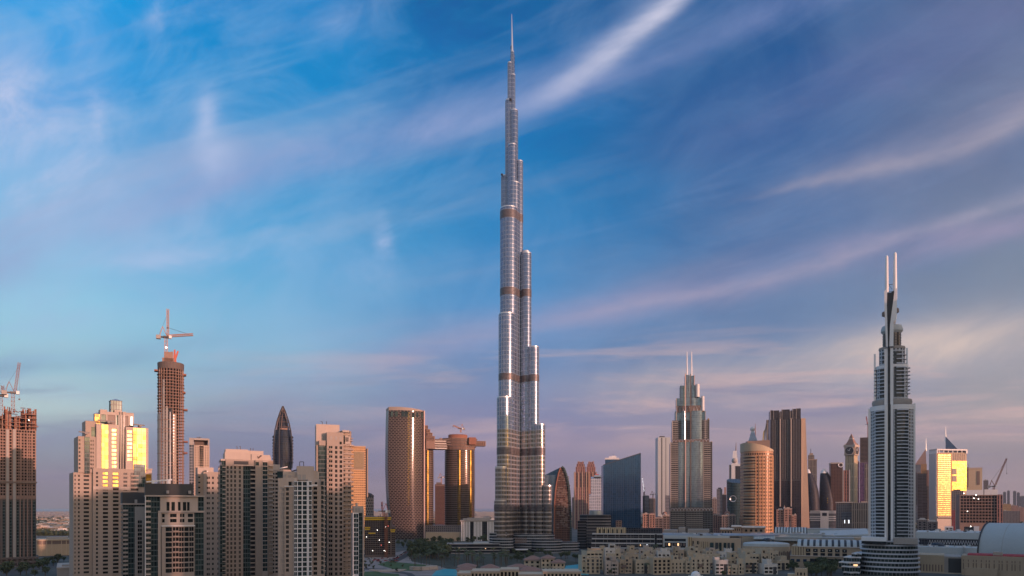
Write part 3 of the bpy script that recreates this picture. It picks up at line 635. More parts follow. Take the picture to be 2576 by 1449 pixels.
def tower_e():
    t = T('office_tower', 'slender pale tower with an open square frame at its top, behind the black roof box', 'tower', 950, 345, 2)
    m = MB(); m.gridwall(t.x(318), t.x(398), 0, t.z(765), t.cols((346, 366)), t.rows(770, 955, 12, 8), 0, .8, 34); t.part('wall', m, 'beige_small')
    m = MB(); m.box(t.x(292), t.x(318), .8, 34, 0, t.z(765)); t.part('side_bay', m, 'mid_city_grey')
    for a, b in ((292, 316), (390, 398)): m = MB(); m.box(t.x(a), t.x(b), 0, 34, t.z(765), t.z(738)); t.part('frame_post', m, 'grey_stone')
    m = MB(); m.box(t.x(292), t.x(398), 0, 34, t.z(739), t.z(729)); t.part('frame_beam', m, 'grey_stone')
    m = MB(); m.box(t.x(318), t.x(388), 10, 26, t.z(765), t.z(742)); t.part('plant_room', m, 'dark_concrete')
    m = MB(); m.beam((t.x(330), 5, t.z(725)), (t.x(356), 5, t.z(722)), .7); m.beam((t.x(345), 5, t.z(731)), (t.x(345), 5, t.z(720)), .7); t.part('maintenance_arm', m, 'dark_steel')
tower_e()
def tower_f():
    t = T('apartment_tower', 'plain beige tower with small square windows right of the black-topped tower', 'tower', 620, 400, 2, yaw=6)
    m = MB(); W = m.gridwall(t.x(366), t.x(457), 0, t.z(905), t.cols((384, 390), (393, 399), (412, 420), (440, 449)), t.rows(930, 1449, 26.5, 12), 0, .7, 24); t.part('wall', m, 'beige_stone'); t.panes(W, .7, 'window_glass')
    m = MB(); W = m.gridwall(t.x(338), t.x(370), 0, t.z(918), t.cols((340, 350)), t.rows(930, 1449, 26.5, 14), 1.2, .7, 22); t.part('side_bay', m, 'warm_stone'); t.panes(W, 1.9, 'window_glass')
    m = MB(); m.box(t.x(338), t.x(422), 4, 22, t.z(920), t.z(881)); t.part('roof_box', m, 'pale_stone')
    m = MB(); m.box(t.x(372), t.x(384), .5, 3, t.z(918), t.z(898)); t.part('plant_box', m, 'teal_glass')
    t.balconies([(t.x(338), t.x(352), 1.2, t.z(945+26.5*i)) for i in range(19)], 'beige_stone', dep=1.2)
    m = MB(); m.beam((t.x(385), 3, t.z(908)), (t.x(450), 1, t.z(911)), .7); m.box(t.x(384), t.x(392), 2, 6, t.z(906), t.z(900)); t.part('maintenance_arm', m, 'white_paint')
tower_f()

# ---------------------------------------------------------------- G, H, I, J, N: beige apartment towers
def slot_roof(t, boxes, mat='pale_stone'):
    for a, b, top, bot, d0, d1 in boxes: m = MB(); m.box(t.x(a), t.x(b), d0, d1, t.z(bot), t.z(top)); t.part('roof_box', m, mat)
def davits(t, spots, d=8):
    for a, b, top, bot in spots:
        m = MB(); m.beam((t.x(a), d, t.z(bot)), (t.x(a), d, t.z(top)), .45); m.beam((t.x(a), d, t.z(top)), (t.x(b), d, t.z(top)), .45); t.part('roof_davit', m, 'dark_steel')
def tower_g():
    t = T('apartment_tower', 'broad beige apartment tower with a dark teal glass strip down its front and stepped roof', 'tower', 525, 275, 3, yaw=5)
    slot_roof(t, [(108, 298, 400, 440, 10, 24), (298, 428, 406, 445, 12, 24), (98, 318, 432, 492, 4, 25), (318, 376, 440, 492, 3, 25), (376, 480, 442, 500, 8, 27), (480, 492, 455, 520, 12, 26)])
    m = MB(); r = t.rows(510, 1449, 36.5, 24)
    W = m.gridwall(t.x(102), t.x(246), 0, t.z(490), t.cols((111, 117), (119, 126), (141, 147), (149, 156), (172, 178), (180, 187), (211, 217), (219, 226)), r[:-1], 0, .8, 26)
    t.part('wall', m, 'beige_stone'); W = [w for w in W]; t.panes(W, .8, 'window_glass')
    m = MB(); m.box(t.x(170), t.x(290), -.25, 0, t.z(532), t.z(505)); t.part('louvre', m, 'dark_panel')
    m = MB(); m.box(t.x(165), t.x(330), -.9, 1.9, t.z(544), t.z(534)); t.part('canopy', m, 'pale_stone')
    m = MB(); m.box(t.x(246), t.x(308), 1., 25, 0, t.z(546)); t.part('glass_strip', m, 'teal_curtain')
    m = MB(); m.box(t.x(246), t.x(346), 1.9, 25, t.z(546)+.1, t.z(492)); t.part('wall', m, 'beige_stone')
    m = MB(); m.box(t.x(308), t.x(347), 2.2, 25, 0, t.z(546)); t.part('balcony_bay', m, 'dark_lines')
    t.balconies([(t.x(306), t.x(347), 2.2, t.z(580+36.5*i)) for i in range(26)], 'beige_stone', dep=2.4, rail=.7)
    m = MB(); W = m.gridwall(t.x(347), t.x(492), 0, t.z(492), t.cols((351, 375)), [(t.z(536), t.z(508))], .4, .8, 26); t.part('wall', m, 'beige_stone'); t.panes(W, 1.2, 'teal_glass')
    m = MB(); W = m.gridwall(t.x(404), t.x(449), 0, t.z(498), t.cols((408, 425), (428, 445)), t.rows(508, 1449, 36.5, 30), -.1, .5, 2.); t.part('wall', m, 'pale_stone'); t.panes(W, .4, 'teal_glass')
    m = MB(); W = m.gridwall(t.x(456), t.x(490), 0, t.z(500), t.cols((462, 482)), t.rows(512, 1449, 36.5, 26), .2, .8, 3); t.part('wall', m, 'warm_stone'); t.panes(W, 1., 'window_glass', limit=30)
    t.balconies([(t.x(458), t.x(492), .2, t.z(540+36.5*i)) for i in range(26)], 'pale_stone', dep=1.6, rail=.6)
    m = MB(); m.box(t.x(56), t.x(102), 1.5, 25, 0, t.z(540)); m.box(t.x(68), t.x(102), 1.5, 24, t.z(540), t.z(502)); t.part('glass_strip', m, 'teal_curtain')
    t.balconies([(t.x(76), t.x(104), 1.5, t.z(560+36.5*i)) for i in range(26)], 'pale_stone', dep=1.5, rail=.4)
    m = MB(); m.box(t.x(62), t.x(104), .5, 25, t.z(505), t.z(490)); t.part('roof_slab', m, 'pale_stone')
    davits(t, [(210, 205, 372, 400), (238, 230, 370, 400), (325, 320, 384, 408), (345, 350, 386, 408)], 16)
    m = MB(); m.beam((t.x(330), 6, t.z(466)), (t.x(372), 3, t.z(462)), .8); m.beam((t.x(372), 3, t.z(474)), (t.x(398), 2, t.z(452)), .9); t.part('maintenance_arm', m, 'brown_louvre')
tower_g()
def tower_h():
    t = T('apartment_tower', 'shaded beige tower squeezed between the teal-striped tower and the white-mullioned tower', 'tower', 640, 555, 3, yaw=3)
    m = MB(); W = m.gridwall(t.x(470), t.x(640), 0, t.z(575), t.cols((486, 502), (512, 530)), t.rows(600, 1449, 31, 17), 0, .7, 24); t.part('wall', m, 'beige_stone'); t.panes(W, .7, 'window_glass')
    m = MB(); m.box(t.x(474), t.x(551), 4, 22, t.z(580), t.z(530)); m.box(t.x(551), t.x(634), 5, 22, t.z(580), t.z(571)); t.part('roof_box', m, 'pale_stone')
    m = MB(); m.box(t.x(526), t.x(572), -.3, 0, t.z(640), t.z(588)); t.part('glass_strip', m, 'teal_glass')
    m = MB(); m.beam((t.x(548), 2, t.z(562)), (t.x(612), 1, t.z(549)), .8); t.part('maintenance_arm', m, 'white_paint')
tower_h()
def tower_i():
    t = T('apartment_tower', 'beige tower with white-mullioned bay windows and a low stepped roof in the middle foreground', 'tower', 500, 728, 3, yaw=2)
    slot_roof(t, [(690, 834, 541, 660, 5, 18), (576, 692, 586, 650, 8, 20), (800, 876, 588, 650, 7, 20), (808, 866, 575, 600, 9, 15)], 'pale_stone')
    m = MB(); W = m.gridwall(t.x(576), t.x(690), t.z(712), t.z(640), t.cols((622, 644)), [(t.z(705), t.z(672))], 3, .7, 15); t.part('attic_wall', m, 'pale_stone'); t.panes(W, 3.7, 'window_glass')
    for a, b, u, v, d in ((583, 600, 614, 662, 7.6), (618, 644, 616, 660, 7.6), (696, 726, 612, 656, 4.6), (736, 764, 612, 656, 4.6)): m = MB(); m.box(t.x(a), t.x(b), d, d+.5, t.z(v), t.z(u)); t.part('louvre', m, 'grey_stone')
    m = MB(); W = m.gridwall(t.x(586), t.x(664), 0, t.z(712), t.cols((600, 609), (611, 621)), t.rows(722, 1449, 39, 26), 0, .8, 24); t.part('wall', m, 'beige_stone'); t.panes(W, .8, 'window_glass', limit=50)
    m = MB(); m.box(t.x(584), t.x(666), -.5, 0, t.z(716), t.z(708)); t.part('string_course', m, 'white_panel')
    m = MB(); W = m.gridwall(t.x(664), t.x(812), 0, t.z(668), t.cols((667, 676), (679, 688), (698, 710), (712, 726), (738, 752), (754, 768), (788, 796), (798, 808)), t.rows(674, 1449, 39, 31), -1.2, .8, 25); t.part('bay_wall', m, 'white_panel'); t.panes(W, -.4, 'teal_glass')
    m = MB(); W = m.gridwall(t.x(812), t.x(886), 0, t.z(706), t.cols((826, 838), (840, 854)), t.rows(716, 1449, 39, 28), 0, .9, 24); t.part('wall', m, 'beige_stone'); t.panes(W, .9, 'window_glass', limit=50)
    m = MB(); W = m.gridwall(t.x(780), t.x(886), t.z(706), t.z(648), t.cols((838, 856)), [(t.z(702), t.z(674))], 3, .6, 16); t.part('attic_wall', m, 'pale_stone'); t.panes(W, 3.6, 'window_glass')
    t.balconies([(t.x(822), t.x(858), 0, t.z(748+39*i)) for i in range(19)], 'beige_stone', dep=1.3, rail=.6)
    t.balconies([(t.x(782), t.x(820), -1.2, t.z(712)), (t.x(778), t.x(858), 2.9, t.z(706))], 'white_panel', dep=1.6)
    m = MB(); W = m.gridwall(t.x(886), t.x(918), 0, t.z(648), t.cols((889, 896), (898, 909)), t.rows(668, 1449, 39, 30), .8, .8, 22); t.part('side_bay', m, 'beige_stone'); t.panes(W, 1.6, 'teal_glass', limit=40)
    t.balconies([(t.x(906), t.x(926), 1.2, t.z(712+39*i)) for i in range(19)], 'pale_stone', dep=1.4, rail=.4)
    m = MB(); m.box(t.x(535), t.x(586), 2.5, 22, 0, t.z(645)); t.part('side_wall', m, 'pale_stone')
    t.balconies([(t.x(568), t.x(590), 1.4, t.z(724+39*i)) for i in range(19)], 'pale_stone', dep=1.2, rail=.4)
    davits(t, [(715, 748, 503, 541), (748, 746, 503, 541)], 9)
    m = MB(); m.beam((t.x(650), 9, t.z(584)), (t.x(688), 8, t.z(572)), .8); t.part('maintenance_arm', m, 'dark_steel')
tower_i()
def tower_j():
    t = T('apartment_tower', 'tallest of the beige apartment towers, with stacked balconies rounding its right corner', 'tower', 560, 1000, 3, yaw=4)
    slot_roof(t, [(850, 940, 196, 400, 6, 26), (940, 1046, 194, 300, 8, 25), (1010, 1066, 262, 300, 5, 20)], 'pale_stone')
    m = MB(); W = m.gridwall(t.x(935), t.x(1072), 0, t.z(266), t.cols((952, 962), (966, 980), (1003, 1011), (1013, 1021), (1041, 1049), (1051, 1060)), t.rows(380, 1449, 38.5, 24), 0, .8, 26); t.part('wall', m, 'beige_stone'); t.panes(W, .8, 'window_glass')
    for a in (962, 1002, 1040): m = MB(); m.box(t.x(a), t.x(a+18), -.12, 0, t.z(328), t.z(300)); t.part('louvre', m, 'grey_stone')
    m = MB(); m.box(t.x(1040), t.x(1058), -.15, 0, t.z(364), t.z(342)); t.part('window', m, 'window_glass')
    t.balconies([(t.x(948), t.x(984), 0, t.z(410+38.5*i)) for i in range(27)], 'beige_stone', dep=1., rail=.8)
    cx = t.x(1082); cy = 9.; rr = t.x(1146)-cx
    m = MB(); m.prism(circ(cx, cy, rr, 20, -PI*.62, PI*.3)+[(cx-6, cy+14)], 0, t.z(247)); t.part('corner_wall', m, 'side_wall')
    m = MB(); m.box(t.x(1066), t.x(1120), 1, 18, t.z(262), t.z(245)); t.part('roof_box', m, 'pale_stone')
    it = [((round(rr, 1),), (cx, cy, t.z(405+38.5*i))) for i in range(27)]
    def arc(k):
        q = MB(); R0 = k[0]
        q.lathe(0, 0, [(R0*.98, -.15), (R0+1.7, -.15), (R0+1.7, 1.0), (R0+1.5, 1.0), (R0+1.5, .15), (R0*.98, .15)], 10, 0, -PI*.62, -.05); return q
    t.many('balcony', it, arc, 'beige_stone', 60)
    m = MB(); m.lathe(cx, cy, [(0, t.z(372)), (rr+2.2, t.z(372)), (rr+2.2, t.z(362)), (0, t.z(362))], 16, 0, -PI*.62, 0); t.part('canopy', m, 'pale_stone')
    for y in (310, 330): m = MB(); m.lathe(cx, cy, [(rr*.98, t.z(y)), (rr+1.5, t.z(y)), (rr+1.5, t.z(y-5)), (rr*.98, t.z(y-5))], 12, 0, -PI*.4, -.05); t.part('canopy', m, 'pale_stone')
    m = MB(); W = m.gridwall(t.x(1086), t.x(1126), t.z(360), t.z(296), t.cols((1090, 1098), (1104, 1112)), [(t.z(340), t.z(304))], .2, .5, 2.); t.part('attic_wall', m, 'pale_stone'); t.panes(W, .7, 'window_glass')
    m = MB(); m.box(t.x(870), t.x(936), 2., 25, 0, t.z(375)); t.part('glass_strip', m, 'teal_curtain')
    m = MB(); m.box(t.x(850), t.x(871), 3, 25, 0, t.z(372)); t.part('side_wall', m, 'side_wall')
    m = MB(); m.box(t.x(872), t.x(930), 1.5, 20, t.z(376), t.z(335)); t.part('roof_box', m, 'beige_stone')
    davits(t, [(906, 890, 166, 196), (942, 936, 164, 194)], 14)
tower_j()
def tower_n():
    t = T('apartment_tower', 'short white-capped tower with white grid glazing and a sunlit right edge', 'tower', 520, 1198, 3, yaw=4)
    m = MB(); m.box(t.x(1155), t.x(1238), 1, 16, t.z(930), t.z(875)); t.part('roof_box', m, 'pale_stone')
    m = MB(); m.box(t.x(1178), t.x(1193), 4, 9, t.z(880), t.z(848)); t.part('chimney', m, 'pale_stone')
    for a in (1180, 1204): m = MB(); m.box(t.x(a-12), t.x(a+6), .7, 1.1, t.z(920), t.z(888)); t.part('louvre', m, 'grey_stone')
    m = MB(); W = m.gridwall(t.x(1148), t.x(1198), 0, t.z(930), t.cols((1158, 1174), (1178, 1193)), t.rows(938, 1449, 38.5, 33), 0, .6, 16); t.part('bay_wall', m, 'white_panel'); t.panes(W, .6, 'teal_glass', limit=40)
    m = MB(); m.box(t.x(1198), t.x(1230), 1.5, 16, 0, t.z(925)); t.part('glass_strip', m, 'teal_curtain')
    m = MB(); m.box(t.x(1230), t.x(1240), 0, 16, 0, t.z(900)); t.part('edge_wall', m, 'pale_stone')
    t.balconies([(t.x(1238), t.x(1250), 5, t.z(960+38.5*i)) for i in range(13)], 'pale_stone', dep=1.5, rail=.4)
tower_n()

# ---------------------------------------------------------------- K to S: the middle ground left of the tallest tower
def tower_k():
    t = T('office_tower', 'dark blue glass tower tapering to a pointed steel lattice tip', 'tower', 1200, 573, 3)
    cx = t.x(573); prof = [(0, 580), (.99, 580), (1.05, 480), (1.05, 400), (1., 330), (.88, 250), (.80, 205)]
    w = (t.x(645)-t.x(497))/2
    m = MB(); lens = lambda k: [(cx+k*w*math.cos(a), 22+k*w*.8*math.sin(a)) for a in [2*PI*i/20 for i in range(20)]]
    pr = [(1.0, 0), (1.0, t.z(520)), (1.03, t.z(430)), (1.0, t.z(340)), (.93, t.z(290)), (.86, t.z(238))]
    for (k0, z0), (k1, z1) in zip(pr, pr[1:]): m.prism(lens(k0), z0, z1, 0, sc=k1/k0, cap=(z1 == pr[-1][1]))
    t.part('shaft', m, 'vision_skin')
    m = MB(); ap = (t.x(577), 22, t.z(48))
    for a in (0, .9, 1.8, 2.7, 3.6, 4.5, 5.4):
        pts = [(cx+.8*w*k*math.cos(a)+(ap[0]-cx)*(1-k), 22+.64*w*k*math.sin(a), t.z(238)+(ap[2]-t.z(238))*f) for k, f in ((1, 0), (.88, .25), (.64, .55), (.33, .8), (0.03, 1))]
        m.tube(pts, .75, 5)
    for k, f in ((.93, .15), (.80, .35), (.6, .58), (.38, .76)):
        m.tube([(cx+.8*w*k*math.cos(a)+(ap[0]-cx)*(1-k), 22+.64*w*k*math.sin(a), t.z(238)+(ap[2]-t.z(238))*f) for a in [2*PI*i/12 for i in range(13)]], .45, 4)
    t.part('crown_lattice', m, 'brown_louvre')
    m = MB(); m.prism([(cx+.72*w*math.cos(a), 22+.56*w*math.sin(a)) for a in [2*PI*i/16 for i in range(16)]], t.z(240), t.z(150), sc=.72); m.prism([(cx+.518*w*math.cos(a), 22+.40*w*math.sin(a)) for a in [2*PI*i/16 for i in range(16)]], t.z(150)+.02, t.z(62), sc=.12); t.part('crown_glass', m, 'vision_skin')
    for s in (-1, 1):
        m = MB(); m.tube([(cx+s*w*k, 10, t.z(y)) for k, y in ((1.02, 560), (1.08, 440), (1.04, 350), (.90, 250), (.66, 170), (.3, 90), (.03, 45))], 1.1, 6); t.part('rib', m, 'dark_steel')
        for y in range(300, 520, 26): m = MB(); q = t.z(y); m.lathe(cx+s*w*1.02, 14, [(0, q-3), (2.4, q-1), (2.4, q+1), (0, q+3)], 8); t.part('sky_pod', m, 'vision_skin')
    m = MB(); m.tube([(cx-.4*w, 3.4, t.z(580)), (cx-.4*w, 4.4, t.z(300)), (cx-.33*w, 8, t.z(120))], 1., 5); t.part('rib', m, 'dark_steel')
    m = MB(); m.tube([ap, (ap[0], ap[1], t.z(35))], [1.6, .8], 8); t.part('tip', m, 'rust')
    m = MB(); m.box(cx-.3*w, cx+.5*w, 14, 28, t.z(240), t.z(222)); t.part('plant_room', m, 'raw_concrete')
tower_k()
def slab_of(name, label, cat, Y, reg, x0, x1, top, mat, d=25, bot=None, yaw=0, extra=(), group=None, smooth=False, face=True):
    """plain slab: extra = (part, x0, x1, top, bottom, front, back, material) boxes"""
    t = T(name, label, cat, Y, (x0+x1)/2, reg, yaw, face, group)
    m = MB(); m.gridwall(t.x(x0), t.x(x1), 0 if bot is None else t.z(bot), t.z(top), (), (), 0, .5, d, 0); t.part('wall', m, mat)
    for nm, a, b, u, v, d0, d1, mt in extra: m = MB(); m.box(t.x(a), t.x(b), d0, d1, t.z(v), t.z(u)); t.part(nm, m, mt)
    return t
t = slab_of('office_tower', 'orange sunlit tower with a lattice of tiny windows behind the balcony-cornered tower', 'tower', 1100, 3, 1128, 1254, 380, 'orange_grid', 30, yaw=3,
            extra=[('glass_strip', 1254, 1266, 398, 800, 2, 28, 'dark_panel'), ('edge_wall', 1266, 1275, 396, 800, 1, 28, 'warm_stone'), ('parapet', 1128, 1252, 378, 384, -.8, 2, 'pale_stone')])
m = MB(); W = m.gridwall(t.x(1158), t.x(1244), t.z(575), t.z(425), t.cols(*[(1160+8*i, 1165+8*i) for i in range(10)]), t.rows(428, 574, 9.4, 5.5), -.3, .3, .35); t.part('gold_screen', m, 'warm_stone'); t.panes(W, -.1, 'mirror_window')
def tower_m():
    t = T('office_block', 'dark round-shouldered office block with a low dome roof behind the white-capped tower', 'office block', 1250, 1238, 3)
    x0, x1 = t.x(1140), t.x(1323); w = (x1-x0)/2; cx = (x0+x1)/2
    m = MB(); m.prism(circ(cx, 26, w, 28, ry=24), 0, t.z(795)); t.part('wall', m, 'diag', smooth=True)
    m = MB(); m.lathe(cx, 26, [(w*1.01, t.z(796)), (w*1.01, t.z(784)), (w*.8, t.z(768)), (w*.4, t.z(757)), (0, t.z(754))], 28, ry=24/w); t.part('dome_roof', m, 'dark_panel', smooth=True)
tower_m()
def site_o():
    t = T('unfinished_block', 'dark building site wrapped with yellow safety nets left of the checkered tower', 'building site', 930, 1370, 3)
    m = MB(); W = m.gridwall(t.x(1246), t.x(1470), 0, t.z(962), t.cols(*[(1250+15*i, 1260+15*i) for i in range(14)]), t.rows(990, 1380, 17, 11), 0, 1.2, 40); t.part('frame', m, 'dark_concrete'); t.panes(W, 1.2, 'interior_shade', 'opening')
    for a, b, y, d in ((1246, 1465, 966, -1.2), (1246, 1462, 980, -1.2), (1248, 1292, 1046, -1.2), (1248, 1290, 1060, -1.2), (1278, 1334, 1092, -1.2), (1458, 1498, 1066, -1.2), (1462, 1494, 1080, -1.2)):
        m = MB(); m.box(t.x(a), t.x(b), d, d+.5, t.z(y+9), t.z(y)); t.part('safety_net', m, 'yellow_net')
    m = MB(); W = m.gridwall(t.x(1440), t.x(1500), 0, t.z(1040), t.cols((1448, 1460), (1466, 1478), (1484, 1494)), t.rows(1060, 1300, 17, 11), 3, 1, 30); t.part('annex_frame', m, 'dark_concrete'); t.panes(W, 4., 'interior_shade', 'opening')
    m = MB(); lattice(m, (t.x(1422), -3, 0), (t.x(1422), -3, t.z(930)), 3, 26, .7); t.part('hoist_mast', m, 'rust')
    rnd = random.Random(5)
    for i in range(12):
        x, z = t.x(rnd.uniform(1255, 1460)), t.z(rnd.uniform(1010, 1260)); m = MB(); m.lathe(x, -.6, [(0, z-.45), (.45, z), (0, z+.45)], 6); t.part('site_lamp', m, 'site_lamp' if i % 5 else 'red_light')
    for i in range(9):
        a = rnd.uniform(1250, 1450); m = MB(); m.box(t.x(a), t.x(a+6), 2, 4, t.z(966), t.z(rnd.uniform(940, 958))); t.part('column', m, 'dark_concrete')
    crane('small red crane with folded jib above the yellow-netted site', 935, 3, (1402, 962), (1404, 920), (1388, 838), 2.6, jibm='crane_red', mast='crane_red')
site_o()
def checker():
    t = T('apartment_tower', 'curved tower with a checkered facade and a vertical streak of sun glints', 'tower', 1450, 484, 4, yaw=10)
    # plan: gently bulging front; outline tapers inwards towards the foot on the left
    lv = [(1150, 388, 632), (1050, 374, 630), (900, 350, 628), (760, 341, 627), (600, 336, 627), (400, 337, 628), (200, 340, 629), (125, 343, 630)]
    def plan(a, b):
        x0, x1 = t.x(a), t.x(b); n = 14; c = 11.
        return [(x0+(x1-x0)*i/n, c*(2*i/n-1)**2-.0) for i in range(n+1)]+[(x1, 48), (x0, 48)]
    m = MB(); n = 17
    for (y0, a0, b0), (y1, a1, b1) in zip(lv, lv[1:]):
        P, Q = plan(a0, b0), plan(a1, b1); z0, z1 = (0 if y0 == 1150 else t.z(y0)), t.z(y1); u = 0
        for i in range(n):
            j = (i+1) % n; L = math.dist(P[i], P[j])
            m.face([(*P[i], z0), (*P[j], z0), (*Q[j], z1), (*Q[i], z1)], [(u, z0), (u+L, z0), (u+L, z1), (u, z1)]); u += L
    m.face([(*q, t.z(125)) for q in plan(343, 630)])
    t.part('wall', m, 'checker', smooth=True)
    m = MB(); P = plan(343, 629)
    m.prism(P, t.z(126), t.z(104), 0, 0, zt=lambda x, y: t.z(98)-(t.z(98)-t.z(118))*max(0, min(1, (x-t.x(343))/(t.x(629)-t.x(343))))**2.2); t.part('roof_rim', m, 'beige_stone')
    m = MB(); cols = t.cols((360, 390), (392, 422), (440, 458), (465, 495), (520, 542), (552, 574), (590, 616))
    for a, b in cols:
        y = 11*(2*((a+b)/2-P[0][0])/(P[14][0]-P[0][0])-1)**2; q = MB(); q.box(a, b, y-.35, y+1.6, t.z(178), t.z(136)); t.part('sky_lobby_window', q, 'teal_glass')
    m = MB(); m.box(t.x(622), t.x(630), 6, 12, 0, t.z(118)); t.part('edge_fin', m, 'sunlit_pink_fin')
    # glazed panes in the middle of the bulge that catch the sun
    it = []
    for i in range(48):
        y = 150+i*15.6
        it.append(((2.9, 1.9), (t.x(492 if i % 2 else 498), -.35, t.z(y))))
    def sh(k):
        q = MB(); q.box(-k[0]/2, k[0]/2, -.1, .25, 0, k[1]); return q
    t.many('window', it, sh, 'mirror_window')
checker()
def sky_twins():
    t = T('twin_tower', 'two round banded glass towers joined by an unfinished sky bridge near their tops', 'twin towers', 1500, 850, 4, yaw=6)
    for a, b, top, nm in ((800, 1046, 432, 0), (560, 708, 430, 1)):
        cx, r = (t.x(a)+t.x(b))/2, (t.x(b)-t.x(a))/2
        pf = [(r*.98, 0), (r*.985, t.z(900)), (r, t.z(700)), (r*.99, t.z(540)), (r*.97, t.z(top))]
        m = MB(); m.lathe(cx, 45, pf+[(0, t.z(top))], 40, ry=.75); t.part('tower_wall', m, 'slab_tower', smooth=True)
        it = []; z = 10.
        while z < t.z(top): it.append(((1,), (cx, 45, z))); z += 4.6
        def ring(k, r=r):
            q = MB(); q.lathe(0, 0, [(r*.96, 0), (r+1.3, 0), (r+1.3, .7), (r*.96, .7)], 30, 0, PI, 2*PI, ry=.75); return q
        t.cache = {}; t.many('balcony', it, ring, 'brown_louvre')
        for f in (-.12, .62) if nm == 0 else (.25,):
            x = cx+f*r; y = 45-.75*r*math.sqrt(1-f*f)-1.6
            m = MB(); m.lathe(x, y+5.8, [(5, 20), (5, t.z(top+4)), (0, t.z(top+4))], 12, 0, PI, 2*PI); t.part('glass_bay', m, 'sun_gold_glass', smooth=True)  # gold bay stands in for a streak of sun glint
        rnd = random.Random(9+nm)
        for i in range(12):
            y = top-i*8-2; k = 1.02+.2*(i/12)+rnd.uniform(-.05, .05) if nm == 0 else 1.+.12*(i/12)
            if nm and y < 330: k *= .75
            m = MB(); m.lathe(cx, 45, [(0, t.z(y)), (r*k, t.z(y)), (r*k, t.z(y)+1.5), (0, t.z(y)+1.5)], 24, ry=.7); t.part('open_floor', m, 'raw_concrete' if i % 3 else 'brown_louvre')
        m = MB(); m.lathe(cx, 45, [(r*.75, t.z(top)), (r*.75, t.z(345)), (0, t.z(345))], 24, ry=.75); t.part('core_wall', m, 'dark_concrete')
    cx = t.x(908); r = (t.x(988)-t.x(830))/2
    m = MB(); m.lathe(cx, 45, [(r, t.z(345)), (r, t.z(306)), (r*.9, t.z(302)), (0, t.z(302))], 30, ry=.7); t.part('roof_drum', m, 'rust', smooth=True)
    for i, (a, b, u, v) in enumerate(((628, 656, 240, 440), (640, 674, 272, 430), (650, 692, 300, 425), (640, 710, 328, 430))):
        m = MB(); W = m.gridwall(t.x(a), t.x(b), t.z(v), t.z(u), t.cols(*[(a+3+9*k, a+8+9*k) for k in range(int((b-a)/9))]), t.rows(u+4, v-60, 12, 7), 22+i*-2, 1, 40); t.part('stepped_top', m, 'raw_concrete')
    m = MB(); W = m.gridwall(t.x(700), t.x(812), t.z(426), t.z(352), (), (), 30, 1, 30); t.part('sky_bridge', m, 'white_panel')
    for y, a, b in ((352, 640, 1050), (372, 690, 1040), (392, 690, 860), (410, 700, 820)):
        m = MB(); m.box(t.x(a), t.x(b), 26, 62, t.z(y)-1, t.z(y)+1.2); t.part('bridge_deck', m, 'brown_louvre')
    m = MB(); W = m.gridwall(t.x(1020), t.x(1131), t.z(393), t.z(354), t.cols(*[(1026+15*i, 1034+15*i) for i in range(7)]), t.rows(358, 392, 12, 7), 34, 1, 22); t.part('cantilever_deck', m, 'raw_concrete')
    m = MB(); m.box(t.x(985), t.x(1042), 16, 40, t.z(390), t.z(332)); t.part('formwork_cage', m, 'rust')
    m = MB(); m.box(t.x(756), t.x(776), 34, 50, t.z(352), t.z(336)); t.part('plant_box', m, 'raw_concrete')
    m = MB(); m.box(t.x(600), t.x(930), 10, 90, 0, t.z(1046)); t.part('podium', m, 'mid_city')
    crane('thin grey crane on the roof drum of the sky-bridge towers', 1530, 4, (912, 302), (910, 275), (850, 247), 2.6, mast='crane_white', jibm='crane_white', t=.7)
sky_twins()
t = slab_of('unfinished_block', 'dark concrete block under construction between the two sky-bridge towers', 'building site', 1950, 4, 706, 788, 716, 'red_brick_frame', 40,
            extra=[('core_top', 716, 760, 700, 720, 8, 20, 'dark_concrete'), ('hoist', 788, 794, 720, 1050, 2, 6, 'rust'), ('floor_edge', 704, 790, 722, 727, -2, 2, 'raw_concrete')])
crane('hammerhead crane seen in the gap between the sky-bridge towers', 1990, 4, (757, 720), (758, 664), (800, 660), 3., t=.9, mast='crane_white', jibm='crane_white')
def pavilion():
    t = T('civic_building', 'low dark building with groups of white columns and a flat overhanging roof', 'pavilion', 1380, 1050, 4)
    m = MB(); m.box(t.x(914), t.x(1192), 3, 60, 0, t.z(1012)); t.part('wall', m, 'dark_lines')
    m = MB(); m.box(t.x(906), t.x(1200), -1.5, 62, t.z(1014), t.z(1003)); m.box(t.x(960), t.x(1150), 16, 46, t.z(1003), t.z(986)); t.part('roof', m, 'grey_stone')
    for g0, g1, n in ((919, 982, 6), (1020, 1078, 6), (1128, 1184, 6)):
        for i in range(n): x = t.x(g0+(g1-g0)*i/(n-1)); m = MB(); m.box(x-1., x+1., -.3, 2.6, 0, t.z(1014)); t.part('column', m, 'white_paint')
    m = MB(); m.box(t.x(630), t.x(915), 5, 20, 0, t.z(1100)); t.part('terrace_wall', m, 'sand_plaster')
    m = MB(); m.box(t.x(930), t.x(960), 20, 34, t.z(1003), t.z(990)); t.part('plant_box', m, 'grey_stone')
pavilion()
